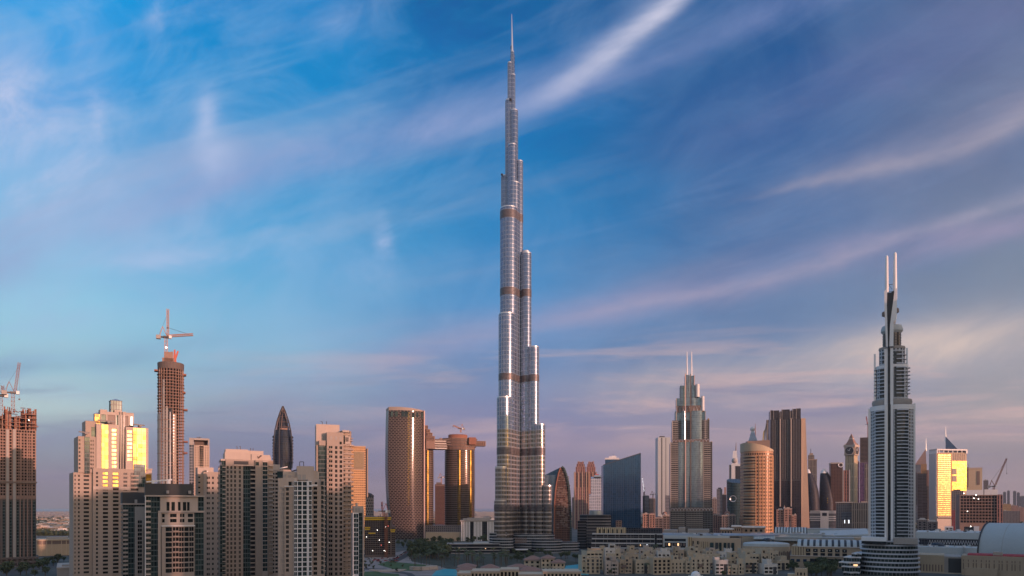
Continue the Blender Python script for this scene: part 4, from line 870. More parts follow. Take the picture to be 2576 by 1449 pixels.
# ---------------------------------------------------------------- the tallest tower
def burj():
    Y = 1074.; t = T('skyscraper', 'immensely tall silver stepped skyscraper with a needle spire, highest of all', 'skyscraper', Y, 1287.1, 0, face=False)
    k = F/2576*3840/Y                                   # photo pixels (3840 wide) per metre
    X = lambda p: (p-1918.7)/k
    Z = lambda p: CAMH+(1905.2-p)/k
    bands = [(806, 835), (1092, 1119), (1413, 1437), (1685, 1710), (1895, 1914)]
    #  x0, x1, top, depth of the nose, wing
    tubes = [(1856, 1899, 1881, -40), (1859, 1903, 1759, -35), (1865, 1918, 1504, -28), (1871, 1930, 1194, -19), (1876, 1941, 796, -9),
             (1908, 1949, 696, -4), (1906, 1936, 556, -7), (1914, 1942, 416, 2), (1895, 1918, 374, 4), (1879, 1905, 657, 6),
             (1934, 1961, 608, 1), (1956, 1992, 958, -5), (1981, 2020, 1311, -12), (2004, 2042, 1600, -19), (2036, 2066, 1825, -26),
             (1904, 1918, 235, 2), (1914, 1932, 280, 3), (1915, 1927, 190, 4)]
    for x0, x1, top, d in tubes:
        r = (X(x1)-X(x0))/2; cx = (X(x0)+X(x1))/2; zt = Z(top)
        zs = min(zt, Z(1620))
        m = MB()
        def shape(z0, z1, mi):
            m.prism(circ(cx, d, r, 28), z0, z1, mi, 2)
            q = Vector((X(1926)-cx, 10-d)); L = q.length
            if L > 6:
                q.normalize(); p = Vector((-q.y, q.x))*r*.72; c = Vector((cx, d)); e = Vector((X(1926), 10))
                m.prism([tuple(c+p), tuple(c-p), tuple(e-p), tuple(e+p)] if True else None, z0, z1-.4, mi, 2)
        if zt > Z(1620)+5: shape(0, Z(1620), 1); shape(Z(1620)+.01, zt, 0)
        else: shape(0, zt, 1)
        o = m.build('tower_tier', ['burj_skin', 'burj_skin_sun_tint', 'grey_roof'], t.o, True, 20)
        m = MB(); m.lathe(cx, d, [(r-.2, zt), (r+.15, zt), (r+.15, zt+1.6), (r-.2, zt+1.6)], 24); m.build('parapet', 'light_metal', o)
        for b0, b1 in bands:
            if Z(b0) < zt-1:
                m = MB(); m.lathe(cx, d, [(r, Z(b1)), (r+.45, Z(b1)), (r+.45, Z(b0)), (r, Z(b0))], 28); m.build('mechanical_band', 'burj_louvre', o, True)
        # polished fins on the nose of each tier
        for a in range(9):
            an = PI+PI*(a+.5)/9; fx, fy = cx+(r+.1)*math.cos(an), d+(r+.1)*math.sin(an)
            m = MB(); m.beam((fx, fy, 60), (fx, fy, zt-1), .4); m.build('fin', 'burj_fin', o)
    m = MB(); m.tube([(X(1920.5), 4, Z(190)), (X(1920.5), 4, Z(165)), (X(1920), 4, Z(120)), (X(1919), 4, Z(46))], [1.9, 1.5, 1.1, .35], 10); t.part('spire', m, 'light_metal')
    m = MB(); m.tube([(X(1918), 4, Z(235)), (X(1918), 4, Z(166))], [1.8, 1.6], 10); t.part('spire_base', m, 'burj_skin')
    for a, y in ((1884, 1187), (1872, 1500), (1880, 792), (1976, 953), (1876, 654), (1908, 372)):
        m = MB(); m.box(X(a)+1, X(a)+4, -4, 0, Z(y)-2, Z(y)-.5); t.part('maintenance_unit', m, 'dark_steel')
    m = MB(); m.lathe(X(1972), -5, [(5, Z(958)), (5, Z(946)), (0, Z(946))], 16); t.part('roof_turret', m, 'light_metal')
    # podium wings: stacked curving terraces
    for x0, x1, y0, dd in ((1838, 1900, 1996, -46), (1848, 1925, 2012, -60), (1925, 2075, 2000, -38), (1990, 2100, 2018, -48), (2050, 2168, 2030, -30)):
        cx, r = (X(x0)+X(x1))/2, (X(x1)-X(x0))/2
        m = MB(); m.prism(circ(cx, dd+r*.5, r, 30, ry=r*.55), 0, Z(y0)); t.part('podium', m, 'podium_skin', smooth=True)
        h = 4.
        while h < Z(y0)+1: m = MB(); m.lathe(cx, dd+r*.5, [(r, h-.35), (r+1., h-.35), (r+1., h+.35), (r, h+.35)], 30, ry=.55); t.part('podium_ledge', m, 'light_metal'); h += 4.
    m = MB(); m.box(X(1912), X(1985), -62, -40, 0, Z(2052)); m.box(X(1908), X(1990), -66, -40, Z(2052), Z(2048)); t.part('entrance_hall', m, 'dark_glass')
    for i in range(6): m = MB(); m.box(X(1932+7*i), X(1932+7*i+4), -62.4, -62, 14, 22); t.part('entrance_panel', m, 'brown_louvre')
    m = MB(); m.box(X(1920), X(1976), -74, -62, 5, 6.2); t.part('canopy', m, 'white_paint')
burj()
def terrace_annex():
    t = T('annex_building', 'low banded annex with dark glass terraces at left foot of the tallest skyscraper', 'annex', 1000, 1290, 17)
    for i, (a, b, y0, y1, d) in enumerate(((1125, 1700, 500, 560, -4), (1070, 1690, 470, 500, 0), (1066, 1660, 440, 470, 3), (1080, 1640, 405, 440, 6))):
        m = MB(); m.gridwall(t.x(a), t.x(b), 0 if i == 0 else t.z(y1), t.z(y0), (), (), d, .5, 34); t.part('storey', m, 'banded_dark')
        m = MB(); m.box(t.x(a)-.8, t.x(b)+.8, d-1.2, d+36, t.z(y0)-.3, t.z(y0)+.5); t.part('terrace_slab', m, 'grey_stone')
    m = MB(); m.box(t.x(1362), t.x(1528), 8, 24, t.z(408), t.z(384)); t.part('plant_box', m, 'grey_roof')
    for a, y in ((1356, 476), (1205, 440), (1486, 446)): m = MB(); m.box(t.x(a), t.x(a)+1.2, -1.6, -1, t.z(y+8), t.z(y)); t.part('lamp', m, 'warm_window')
    m = MB(); m.box(t.x(1262), t.x(1520), -22, -14, 0, t.z(555)); m.box(t.x(1255), t.x(1526), -23, -13, t.z(556), t.z(550)); t.part('garden_pavilion', m, 'sand_plaster')
terrace_annex()

# ---------------------------------------------------------------- right of the tallest tower
def arch_building():
    t = T('office_tower', 'pointed-arch office tower with brown windowed front and blue curved side beside the tallest skyscraper', 'tower', 1330, 640, 5, face=False)
    P = lambda x, y: (t.x(x), t.z(y))
    right = [P(x, y) for x, y in ((655, 574), (672, 588), (690, 636), (706, 700), (716, 770), (723, 860), (726, 960), (728, 1200))]
    left = [P(x, y) for x, y in ((592, 1200), (594, 1000), (598, 860), (604, 770), (614, 700), (628, 630), (645, 582))]
    poly = left+right; n = len(poly)
    def extrude(pts, y0, y1, mats, name, m0=0):
        m = MB(); u = 0
        m.face([(x, y0, z) for x, z in pts][::-1] if False else [(x, y0, z) for x, z in pts], [(x, z) for x, z in pts], 0)
        m.face([(x, y1, z) for x, z in pts][::-1], [(x, z) for x, z in pts][::-1], 0)
        for i in range(len(pts)):
            a, b = pts[i], pts[(i+1) % len(pts)]; L = math.dist(a, b)
            m.face([(a[0], y0, a[1]), (a[0], y1, a[1]), (b[0], y1, b[1]), (b[0], y0, b[1])], [(0, u), (y1-y0, u), (y1-y0, u+L), (0, u+L)], 1); u += L
        o = m.build(name, mats, t.o); return o
    zero = lambda pts: [(x, max(z, 0)) for x, z in pts]
    extrude(zero(poly)[::-1], 2, 40, ['red_brick_frame', 'teal_curtain'], 'front_wall')
    edge = MB()
    for a, b in zip(right, right[1:]): edge.beam((a[0], 1.2, a[1]), (b[0], 1.2, max(b[1], 0)), 3.2)
    t.part('edge_frame', edge, 'teal_curtain')
    edge = MB()
    for a, b in zip(left, left[1:]): edge.beam((a[0], 1.2, max(a[1], 0)), (b[0], 1.2, b[1]), 2.2)
    t.part('edge_frame', edge, 'rust')
    back = zero([P(x, y) for x, y in ((500, 1200), (500, 655), (520, 640), (580, 610), (646, 578), (640, 700), (640, 1200))])
    extrude(back[::-1], 14, 46, ['navy_curtain', 'navy_curtain'], 'side_wall')
    for x in range(528, 600, 10): m = MB(); m.beam((t.x(x), 13.6, t.z(1100)), (t.x(x+4), 13.6, t.z(640+(590-x)*.0)), .6); t.part('mullion', m, 'light_metal')
    rnd = random.Random(2); it = []
    for y in range(620, 1080, 14):
        for x in range(612, 706, 10):
            if x > 604+max(0, (760-y))*.22 and x < 716-max(0, 800-y)*.16 and rnd.random() < .35: it.append(((4.6, 2.2), (t.x(x), 1.9, t.z(y))))
    def sh(k): q = MB(); q.box(0, k[0], -.12, .1, 0, k[1]); return q
    t.many('window', it, sh, 'brown_louvre')
arch_building()
def art_deco(label, xs, seed):
    a0, a1 = xs; w = a1-a0
    t = T('office_tower', label, 'tower', 2150+seed*40, (a0+a1)/2, 5, group='pair of brown stepped towers')
    m = MB(); m.box(t.x(a0), t.x(a1), 0, 60, 0, t.z(742)); t.part('lower_shaft', m, 'pink_piers')
    m = MB(); m.box(t.x(a0)+.3, t.x(a1)-.3, 2, 58, t.z(742), t.z(622)); t.part('shaft', m, 'pink_piers')
    for f, top, bot in ((.13, 575, 622), (.2, 552, 575), (.27, 536, 552)):
        m = MB(); m.box(t.x(a0+w*f), t.x(a1-w*f), 8, 50, t.z(bot), t.z(top)); t.part('crown_step', m, 'pink_piers')
    for f in (.02, .3, .6, .9): m = MB(); m.box(t.x(a0+w*f), t.x(a0+w*(f+.08)), -1.2, 0, 0, t.z(616)); t.part('pier', m, 'warm_stone')
    for f in (.30, .62): m = MB(); m.box(t.x(a0+w*f), t.x(a0+w*(f+.12)), 12, 30, t.z(538), t.z(530)); t.part('turret', m, 'warm_stone')
art_deco('brown stepped tower with vertical piers, front left of the pair', (750, 858), 0)
art_deco('brown stepped tower partly hidden, right of its look-alike pair', (838, 936), 1)
def stepped_white():
    t = T('office_tower', 'pale blue-white stepped tower with sloping glass shoulders left of the slanted blue tower', 'tower', 1900, 935, 5)
    for a, b, top, sl, d in ((872, 1005, 806, 790, 0), (886, 1000, 668, 650, 5)):
        m = MB(); m.prism([(t.x(a), d), (t.x(b), d), (t.x(b), d+40), (t.x(a), d+40)], 0, t.z(top), zt=lambda x, y: t.z(sl) if y > d+10 else t.z(top)); t.part('shaft', m, 'blue_white')
    m = MB(); m.prism([(t.x(908), 10), (t.x(990), 10), (t.x(990), 36), (t.x(908), 36)], t.z(655), t.z(640), sc=.8); t.part('crown', m, 'steel_roof')
    m = MB(); m.box(t.x(920), t.x(950), 14, 24, t.z(641), t.z(634)); t.part('roof_sign', m, 'red_roof')
    m = MB(); m.box(t.x(976), t.x(986), 3.5, 4.5, t.z(730), t.z(655)); t.part('lit_strip', m, 'yellow_net')
stepped_white()
def blue_slant():
    t = T('office_tower', 'dark blue glass tower with a slanted roof rising to the right', 'tower', 1330, 1135, 5, yaw=8)
    x0, x1 = t.x(986), t.x(1284); zl, zr = t.z(562), t.z(468)
    m = MB(); m.prism([(x0, 0), (x1, 0), (x1, 34), (x0, 34)], 0, 1, zt=lambda x, y: zl+(zr-zl)*(x-x0)/(x1-x0)); t.part('shaft', m, 'navy_curtain')
    n = 17
    for i in range(n+1):
        x = x0+(x1-x0)*i/n; m = MB(); m.box(x-.3, x+.3, -.7, 0, 4, zl+(zr-zl)*i/n-.5); t.part('mullion', m, 'navy_curtain')
    m = MB(); m.beam((x0, -.4, zl), (x1, -.4, zr), 1.4); t.part('roof_edge', m, 'dark_steel')
    m = MB(); m.prism([(x1, .5), (t.x(1301), 22), (t.x(1301), 34), (x1, 34)], 0, 1, zt=lambda x, y: zr-(x-x1)*.6); t.part('side_fin', m, 'teal_curtain')
    m = MB(); m.gridwall(x0-1, t.x(1050), 0, t.z(962), (), (), -1.2, .5, 8); t.part('entrance_block', m, 'dark_lines')
    m = MB(); W = m.gridwall(t.x(1086), t.x(1132), 0, t.z(1006), t.cols((1090, 1104), (1110, 1126)), t.rows(1012, 1060, 16, 9), -1.2, .5, 1.1); t.part('entrance_screen', m, 'raw_concrete'); t.panes(W, -.7, 'dark_glass')
blue_slant()
slab_of('office_tower', 'white-topped tower peeking out behind the slanted blue tower', 'tower', 1700, 5, 1000, 1110, 516, 'navy_curtain', 40,
        extra=[('cornice', 998, 1112, 505, 518, -1.5, 41, 'white_panel'), ('roof_box', 1030, 1092, 490, 505, 10, 30, 'white_panel'), ('roof_box', 1055, 1082, 484, 490, 14, 26, 'white_panel'), ('mast', 1065, 1067, 472, 484, 18, 19, 'dark_steel')])
for xa, xb, tp, lb in ((1300, 1352, 808, 'low grey block with vertical fins just right of the slanted blue tower'), (1348, 1400, 830, 'dark site block behind the grey finned block'), (1396, 1450, 838, 'dark block left of the slim white slab'), (736, 764, 822, 'thin pinkish block between the arch tower and the brown stepped pair')):
    t = slab_of('office_block', lb, 'office block', 2000 if xa > 1000 else 2300, 5, xa, xb, tp, 'mid_city_grey' if xa < 1340 and xa > 1000 else 'mid_city', 34)
    for i in range(3): m = MB(); w = (xb-xa)/7; a = xa+w*(1+2*i); m.box(t.x(a), t.x(a+w), 6, 16, t.z(tp), t.z(tp-6-3*(i % 2))); t.part('plant_box', m, 'grey_stone')
t = slab_of('office_tower', 'lattice mast with blinking sign lights on the shoulder right of the slanted blue tower', 'mast', 2000, 5, 1306, 1316, 780, 'dark_lines', 6)
m = MB()
for i in range(10): y = 668+i*11; m.box(t.x(1296+i*1.6), t.x(1299+i*1.6), -1.6, -.8, t.z(y+5), t.z(y))
t.part('sign_light', m, 'sign_light')
m = MB(); m.beam((t.x(1296), -.5, t.z(660)), (t.x(1314), -.5, t.z(785)), 1.4); m.beam((t.x(1318), -.5, t.z(740)), (t.x(1316), -.5, t.z(785)), 1.); t.part('mast', m, 'dark_steel')
slab_of('office_tower', 'slim white slab tower with a dark groove, left of the twin-spired tower', 'tower', 1900, 6, 113, 192, 572, 'white_slab', 40, yaw=10,
        extra=[('groove', 135, 141, 575, 1060, -.3, .1, 'dark_panel'), ('groove', 162, 165, 575, 1060, -.3, .1, 'dark_panel'), ('roof_box', 130, 160, 563, 572, 8, 26, 'dark_steel'), ('lower_grid', 160, 192, 940, 1060, -.6, .2, 'mid_city_grey')])
crane('distant hammerhead crane above the dark blocks left of the slim white slab', 2100, 6, (82, 968), (82, 935), (108, 933), 2.6, t=.8, mast='rust', jibm='rust')

def boulevard():
    t = T('hotel_tower', 'twin-spired stepped glass tower with sunlit gold right edge, right of the slanted blue tower', 'tower', 1380, 325, 6, yaw=4)
    D = 52
    def blk(nm, a, b, top, bot, d0, d1, mt, ): m = MB(); m.gridwall(t.x(a), t.x(b), 0 if bot >= 1150 else t.z(bot), t.z(top), (), (), d0, .5, d1-d0); return t.part(nm, m, mt)
    blk('podium', 193, 460, 1016, 1150, -3, D+3, 'boulevard_dark')
    blk('shaft', 192, 456, 604, 1016, 0, D, 'boulevard_dark'); blk('shaft', 205, 440, 462, 604, 4, D-4, 'boulevard_dark')
    blk('shaft', 222, 416, 404, 462, 6, D-6, 'boulevard_glass'); blk('shaft', 230, 408, 320, 404, 8, D-8, 'boulevard_glass')
    blk('crown', 254, 380, 242, 320, 11, D-14, 'boulevard_glass'); blk('crown', 286, 345, 174, 242, 15, D-20, 'boulevard_glass')
    def bay(a, b, top, bot, d, mat='boulevard_glass', bulge=1.):
        x0, x1 = t.x(a), t.x(b); n = 8; m = MB()
        P = [(x0+(x1-x0)*i/n, d-bulge*(1-(2*i/n-1)**2)) for i in range(n+1)]+[(x1, d+2), (x0, d+2)]
        m.prism(P, 0 if bot >= 1150 else t.z(bot), t.z(top)); return t.part('glass_bay', m, mat, smooth=True)
    bay(243, 284, 600, 1014, 0); bay(292, 318, 600, 1014, 0, bulge=.3); bay(322, 398, 596, 1014, 0, bulge=2)
    bay(262, 284, 404, 590, 3); bay(322, 390, 404, 590, 3, bulge=1.7); bay(256, 284, 240, 404, 8); bay(322, 352, 240, 404, 8, bulge=.8); bay(288, 318, 172, 404, 9, bulge=.7)
    for a, b, top, bot, d, mt in ((284, 290, 170, 1150, -2.6, 'sunlit_pink_fin'), (318, 322, 172, 1016, -1.4, 'brown_louvre'), (192, 197, 600, 1150, -1., 'pale_stone'), (204, 208, 465, 604, 2.5, 'pale_stone'), (229, 233, 322, 462, 5, 'pale_stone'),
                             (398, 402, 600, 1150, -1., 'grey_stone'), (412, 416, 408, 600, 3, 'grey_stone'), (404, 408, 314, 408, 6, 'white_panel'), (345, 349, 172, 240, 13, 'sunlit_pink_fin'), (254, 258, 240, 320, 9, 'pale_stone')):
        m = MB(); m.box(t.x(a), t.x(b), d, d+4, 0 if bot >= 1150 else t.z(bot), t.z(top)); t.part('fin', m, mt)
    for a, b, top, bot in ((446, 459, 600, 1016), (428, 440, 454, 590), (388, 409, 312, 404), (352, 378, 236, 316)):
        x0, x1 = t.x(a), t.x(b); m = MB(); m.prism(circ(x1-(x1-x0)/2, 6, (x1-x0)/2, 14), t.z(bot), t.z(top)); t.part('sunlit_edge', m, 'sun_gold_glass' if a > 400 else 'white_panel', smooth=True)  # right edges coloured gold to paint the sun on them
    for y0, y1, a, b, d in ((370, 412, 231, 407, 5), (586, 602, 205, 440, -1.5), (1018, 1036, 195, 458, -4)):
        m = MB(); m.box(t.x(a), t.x(b), d, d+1., t.z(y1), t.z(y0)); o = t.part('arch_band', m, 'brown_louvre')
        n = int((b-a)/20); m = MB()
        for i in range(n):
            xa, xb = t.x(a+(b-a)*i/n), t.x(a+(b-a)*(i+1)/n); h = t.z(y0)-t.z(y1); r = (xb-xa)/2
            m.tube([(xa+r-r*math.cos(PI*j/6), d-.2, t.z(y1)+h*.9*math.sin(PI*j/6)) for j in range(7)], .35, 4)
        m.build('arch_tracery', 'light_metal', o)
    it = []
    for a, b, y0, y1, d in ((197, 240, 612, 1010, 0), (404, 445, 612, 1010, 0), (208, 240, 470, 586, 4), (403, 426, 470, 586, 4), (196, 282, 1040, 1146, -3), (292, 396, 1040, 1146, -3)):
        y = y0
        while y < y1: it.append((t.x(a), t.x(b), d, t.z(y))); y += 13.2
    t.balconies(it, 'grey_stone', dep=1.6, rail=.8, limit=100)
    for x, d in ((300, 16), (330, 18)):
        m = MB(); m.tube([(t.x(x), d, t.z(178)), (t.x(x), d, t.z(90)), (t.x(x), d, t.z(20))], [1.5, 1.2, .7], 8); t.part('spire', m, 'white_paint')
boulevard()
def green_drum():
    t = T('office_tower', 'dark green glass cylinder with slanted top and ring emblem, left of the orange hotel', 'tower', 1800, 607, 6)
    cx = t.x(607); r = t.x(668)-cx
    m = MB(); m.prism(circ(cx, r, r, 36), 0, 1, zt=lambda x, y: t.z(846)-(x-cx)*.10+(y-r)*.25); t.part('shaft', m, 'green_cylinder', smooth=True)
    m = MB(); zc, xc = t.z(960), t.x(588)
    pts = [(xc+7.5*math.cos(a), .6, zc+7.5*math.sin(a)) for a in [2*PI*i/20 for i in range(21)]]; m.tube(pts, 1.1, 5); t.part('emblem', m, 'light_metal')
green_drum()
def rolex_like():
    t = T('office_tower', 'white tower with a tapering head, a sphere and a thin needle behind the green drum', 'tower', 2600, 607, 6)
    m = MB(); m.gridwall(t.x(563), t.x(577), 0, t.z(745), (), (), 2, .5, 60); t.part('side_bay', m, 'mid_city_grey')
    m = MB(); m.gridwall(t.x(577), t.x(650), 0, t.z(740), t.cols((604, 640)), [(10, t.z(754))], 0, 1.5, 60); t.part('frame', m, 'white_panel')
    m = MB(); m.box(t.x(603), t.x(641), 1.5, 2, 0, t.z(752)); t.part('glass_panel', m, 'dark_lines')
    m = MB(); m.prism([(t.x(580), 10), (t.x(620), 10), (t.x(620), 50), (t.x(580), 50)], t.z(740), t.z(655), sc=.55); t.part('head', m, 'white_panel')
    m = MB(); zc = t.z(718); m.lathe(t.x(596), 10, [(9.5*math.sin(PI*i/10)+.01, zc-9.5*math.cos(PI*i/10)) for i in range(11)], 16); t.part('sphere', m, 'grey_stone', smooth=True)
    m = MB(); m.tube([(t.x(606), 30, t.z(660)), (t.x(607), 30, t.z(601))], [2.6, .9], 6); t.part('needle', m, 'dark_steel')
    m = MB(); m.gridwall(t.x(650), t.x(664), 0, t.z(786), (), (), 6, .5, 40); t.part('rear_block', m, 'mid_city')
rolex_like()
def orange_hotel():
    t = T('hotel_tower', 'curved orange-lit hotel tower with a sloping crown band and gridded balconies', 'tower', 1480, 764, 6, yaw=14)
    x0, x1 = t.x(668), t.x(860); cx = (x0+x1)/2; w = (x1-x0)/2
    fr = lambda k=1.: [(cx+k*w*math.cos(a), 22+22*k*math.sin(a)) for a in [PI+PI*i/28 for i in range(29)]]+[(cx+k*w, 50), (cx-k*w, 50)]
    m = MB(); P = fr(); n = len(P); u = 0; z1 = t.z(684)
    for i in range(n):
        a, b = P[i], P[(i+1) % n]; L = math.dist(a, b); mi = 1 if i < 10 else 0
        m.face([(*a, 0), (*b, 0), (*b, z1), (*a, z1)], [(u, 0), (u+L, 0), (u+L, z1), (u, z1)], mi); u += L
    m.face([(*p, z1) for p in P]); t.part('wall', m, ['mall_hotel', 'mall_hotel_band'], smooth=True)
    m = MB(); m.prism(fr(.985), t.z(684), t.z(655)); t.part('loggia', m, 'mall_hotel')
    m = MB(); za, zb = t.z(602), t.z(652)
    def crown(x, y): f = max(0, min(1, (x-x0)/(x1-x0))); return za+(zb-za)*f**1.6
    m.prism(fr(1.01), t.z(658), za, zt=crown); t.part('crown_band', m, 'tan_stone', smooth=True)
    m = MB(); m.prism([(t.x(700), 30), (t.x(846), 30), (t.x(846), 46), (t.x(700), 46)], t.z(660), 1, zt=lambda x, y: t.z(588)+(x-t.x(700))*.05); t.part('rear_parapet', m, 'brown_louvre')
    it = []; y = 694
    def rail(k):
        q = MB()
        for i in range(11):
            a, b = P[i], P[i+1]; o = lambda p: (cx+(p[0]-cx)*1.02, 22+(p[1]-22)*1.04)
            q.face([(*a, 0), (*b, 0), (*o(b), 0), (*o(a), 0)][::-1]); q.face([(*o(a), 0), (*o(b), 0), (*o(b), 1.4), (*o(a), 1.4)]); q.face([(*a, 1.4), (*b, 1.4), (*o(b), 1.4), (*o(a), 1.4)])
        return q
    while y < 1140: it.append(((1,), (0, 0, t.z(y)))); y += 17.6
    t.many('balcony', it, rail, 'tan_stone')
    for i in range(11, 27, 2): a = P[i]; m = MB(); m.box(a[0]-.5, a[0]+.5, a[1]-.8, a[1]+.4, 0, t.z(686)); t.part('pier', m, 'orange_grid')
orange_hotel()
def pointed_dome():
    t = T('office_tower', 'pointed tower top with a small sphere and needle peeking over the orange hotel', 'tower', 2300, 712, 6)
    m = MB(); m.box(t.x(680), t.x(746), 0, 50, 0, t.z(606)); t.part('shaft', m, 'mid_city_pink')
    m = MB(); m.prism([(t.x(680), 2), (t.x(746), 2), (t.x(746), 48), (t.x(680), 48)], t.z(606), t.z(540), sc=.32); t.part('pyramid', m, 'blue_white')
    m = MB(); m.prism([(t.x(694), 14), (t.x(730), 14), (t.x(730), 36), (t.x(694), 36)], t.z(560), t.z(520), sc=.3); t.part('pyramid_tip', m, 'grey_roof')
    m = MB(); zc = t.z(516); m.lathe(t.x(711), 25, [(8*math.sin(PI*i/8)+.01, zc-8*math.cos(PI*i/8)) for i in range(9)], 12); t.part('sphere', m, 'white_panel', smooth=True)
    m = MB(); m.tube([(t.x(729), 25, t.z(560)), (t.x(729), 25, t.z(482))], [1.4, .6], 5); t.part('needle', m, 'rust')
pointed_dome()
t = slab_of('office_tower', 'slim tower with a flared lattice side just behind the dark ribbed tower', 'tower', 2250, 6, 798, 832, 462, 'pier_grey', 40, extra=[('mast', 820, 822, 440, 462, 10, 12, 'dark_steel')])
for i in range(3): m = MB(); m.tube([(t.x(776+7*i), 4, t.z(590)), (t.x(782+6*i), 4, t.z(535)), (t.x(797), 4, t.z(508-12*i))], 1.3, 5); t.part('lattice', m, 'yellow_net' if i == 0 else 'beige_stone')
m = MB(); m.prism([(t.x(800), 0), (t.x(834), 0), (t.x(834), 20), (t.x(800), 20)], t.z(590), t.z(540), sc=.4); t.part('glass_wedge', m, 'white_panel')
def ribbed_tower():
    t = T('office_tower', 'tall dark ribbed tower with a notched top and a sunlit tapering right wall', 'tower', 1850, 935, 6, yaw=6)
    m = MB(); m.gridwall(t.x(824), t.x(1016), 0, t.z(458), (), (), 0, .5, 60); t.part('front_wall', m, 'index_front')
    for a, b, y in ((824, 840, 398), (842, 880, 400), (884, 894, 408), (896, 946, 396), (948, 962, 404), (964, 984, 394), (986, 1016, 392)):
        m = MB(); m.gridwall(t.x(a), t.x(b), t.z(458), t.z(y), (), (), 1, .5, 50); t.part('crown_bay', m, 'index_front')
        m = MB(); m.box(t.x(a), t.x(a+2.5), .2, 1, t.z(458), t.z(y-4)); t.part('fin', m, 'grey_stone')
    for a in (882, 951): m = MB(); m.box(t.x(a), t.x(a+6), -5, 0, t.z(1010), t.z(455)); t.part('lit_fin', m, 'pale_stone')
    for a in (838, 846, 856, 866, 898, 908, 918, 930, 940, 968, 978, 990, 1004): m = MB(); m.box(t.x(a), t.x(a+1.1), -.7, 0, t.z(836), t.z(460)); t.part('mullion', m, 'grey_stone')
    m = MB(); m.box(t.x(824), t.x(1016), -.9, .2, t.z(848), t.z(838)); t.part('mechanical_band', m, 'dark_panel')
    # right side wall leans outwards to its foot
    m = MB(); za, zb = 0, t.z(455); xa, xb, xc = t.x(1018), t.x(1046), t.x(1074)
    q = [(xa, -1), (xc, 2), (xc, 60), (xa, 60)]; Q = [(xa, -1), (xb, 2), (xb, 60), (xa, 60)]
    for i in range(4): j = (i+1) % 4; m.face([(*q[i], za), (*q[j], za), (*Q[j], zb), (*Q[i], zb)])
    m.face([(*p, zb) for p in Q]); t.part('side_wall', m, 'warm_stone')
ribbed_tower()
def egg(label, pts, zx, yaw):
    t = T('office_tower', label, 'tower', 2000, zx, 7, group='egg-shaped dark twin towers')
    m = MB(); ys = [945, 880, 800, 740, 690, 655, 640]; L, Rr = pts
    for i in range(len(ys)-1):
        def ov(k): a, b = t.x(L[k]), t.x(Rr[k]); c, w = (a+b)/2, (b-a)/2; return [(c+w*math.cos(q), 26+26*min(1, w/24)*math.sin(q)) for q in [2*PI*j/22 for j in range(22)]]
        P, Q = ov(i), ov(i+1); z0, z1 = (0 if i == 0 else t.z(ys[i])), t.z(ys[i+1])
        for j in range(22): k = (j+1) % 22; m.face([(*P[j], z0), (*P[k], z0), (*Q[k], z1), (*Q[j], z1)], [(j*6, z0), (j*6+6, z0), (j*6+6, z1), (j*6, z1)])
    m.face([(*p, z1) for p in Q]); t.part('shaft', m, 'egg_skin', smooth=True)
    a, b = t.x(L[-2]), t.x(Rr[-2]); m = MB(); m.prism(circ((a+b)/2-1, 20, (b-a)*.46, 16), t.z(660), t.z(628), sc=.35); t.part('white_tip', m, 'white_paint')
    return t
egg('dark egg-shaped tower half hidden by the ribbed tower', ([650, 650, 650, 650, 652, 658, 664], [766, 764, 756, 740, 718, 700, 684]), 705, 0)
t = egg('dark egg-shaped tower standing clear, right of its half-hidden twin', ([764, 760, 760, 762, 764, 768, 778], [887, 885, 874, 860, 846, 828, 806]), 824, 0)
for y in (852, 868, 884): m = MB(); m.box(t.x(822), t.x(826), -1.5, -1, t.z(y+7), t.z(y)); t.part('lit_window', m, 'yellow_net')
def egg_base():
    t = T('podium_building', 'white rounded podium with an arched gate at the foot of the egg-shaped towers', 'podium', 1930, 790, 7)
    for y, a, b in ((950, 690, 888), (962, 686, 888), (990, 688, 886), (1005, 686, 888), (1020, 690, 884)): m = MB(); m.box(t.x(a), t.x(b), -2, 40, t.z(y+7), t.z(y)); t.part('terrace', m, 'white_panel')
    m = MB(); m.box(t.x(690), t.x(886), 0, 38, 0, t.z(950)); t.part('wall', m, 'mid_city_grey')
    m = MB(); W = m.gridwall(t.x(768), t.x(832), 0, t.z(954), t.cols((784, 816)), [(t.z(990), t.z(966))], -5, 3, 8); t.part('gate', m, 'white_panel'); t.panes(W, -2, 'dark_glass', 'opening')
egg_base()
slab_of('office_tower', 'slender beige tower with stepped top and thin spire between the ribbed and egg towers', 'tower', 2500, 7, 674, 742, 560, 'pier_grey', 50,
        extra=[('upper_block', 674, 722, 522, 560, 8, 40, 'pier_grey'), ('crown', 684, 712, 506, 522, 14, 34, 'warm_stone'), ('spire', 693, 697, 470, 506, 22, 25, 'dark_steel'), ('cornice', 672, 744, 556, 562, -2, 52, 'warm_stone')])
t = slab_of('office_tower', 'dark brown box tower with a small white ring emblem near its top', 'tower', 2000, 7, 848, 940, 584, 'dark_box', 50, yaw=5)
m = MB(); m.tube([(t.x(924)+6*math.cos(a), -.8, t.z(600)+6*math.sin(a)) for a in [2*PI*i/16 for i in range(17)]], 1.3, 5); t.part('emblem', m, 'white_paint')
m = MB(); m.box(t.x(846), t.x(942), -1, 51, t.z(590), t.z(580)); t.part('parapet', m, 'grey_stone')
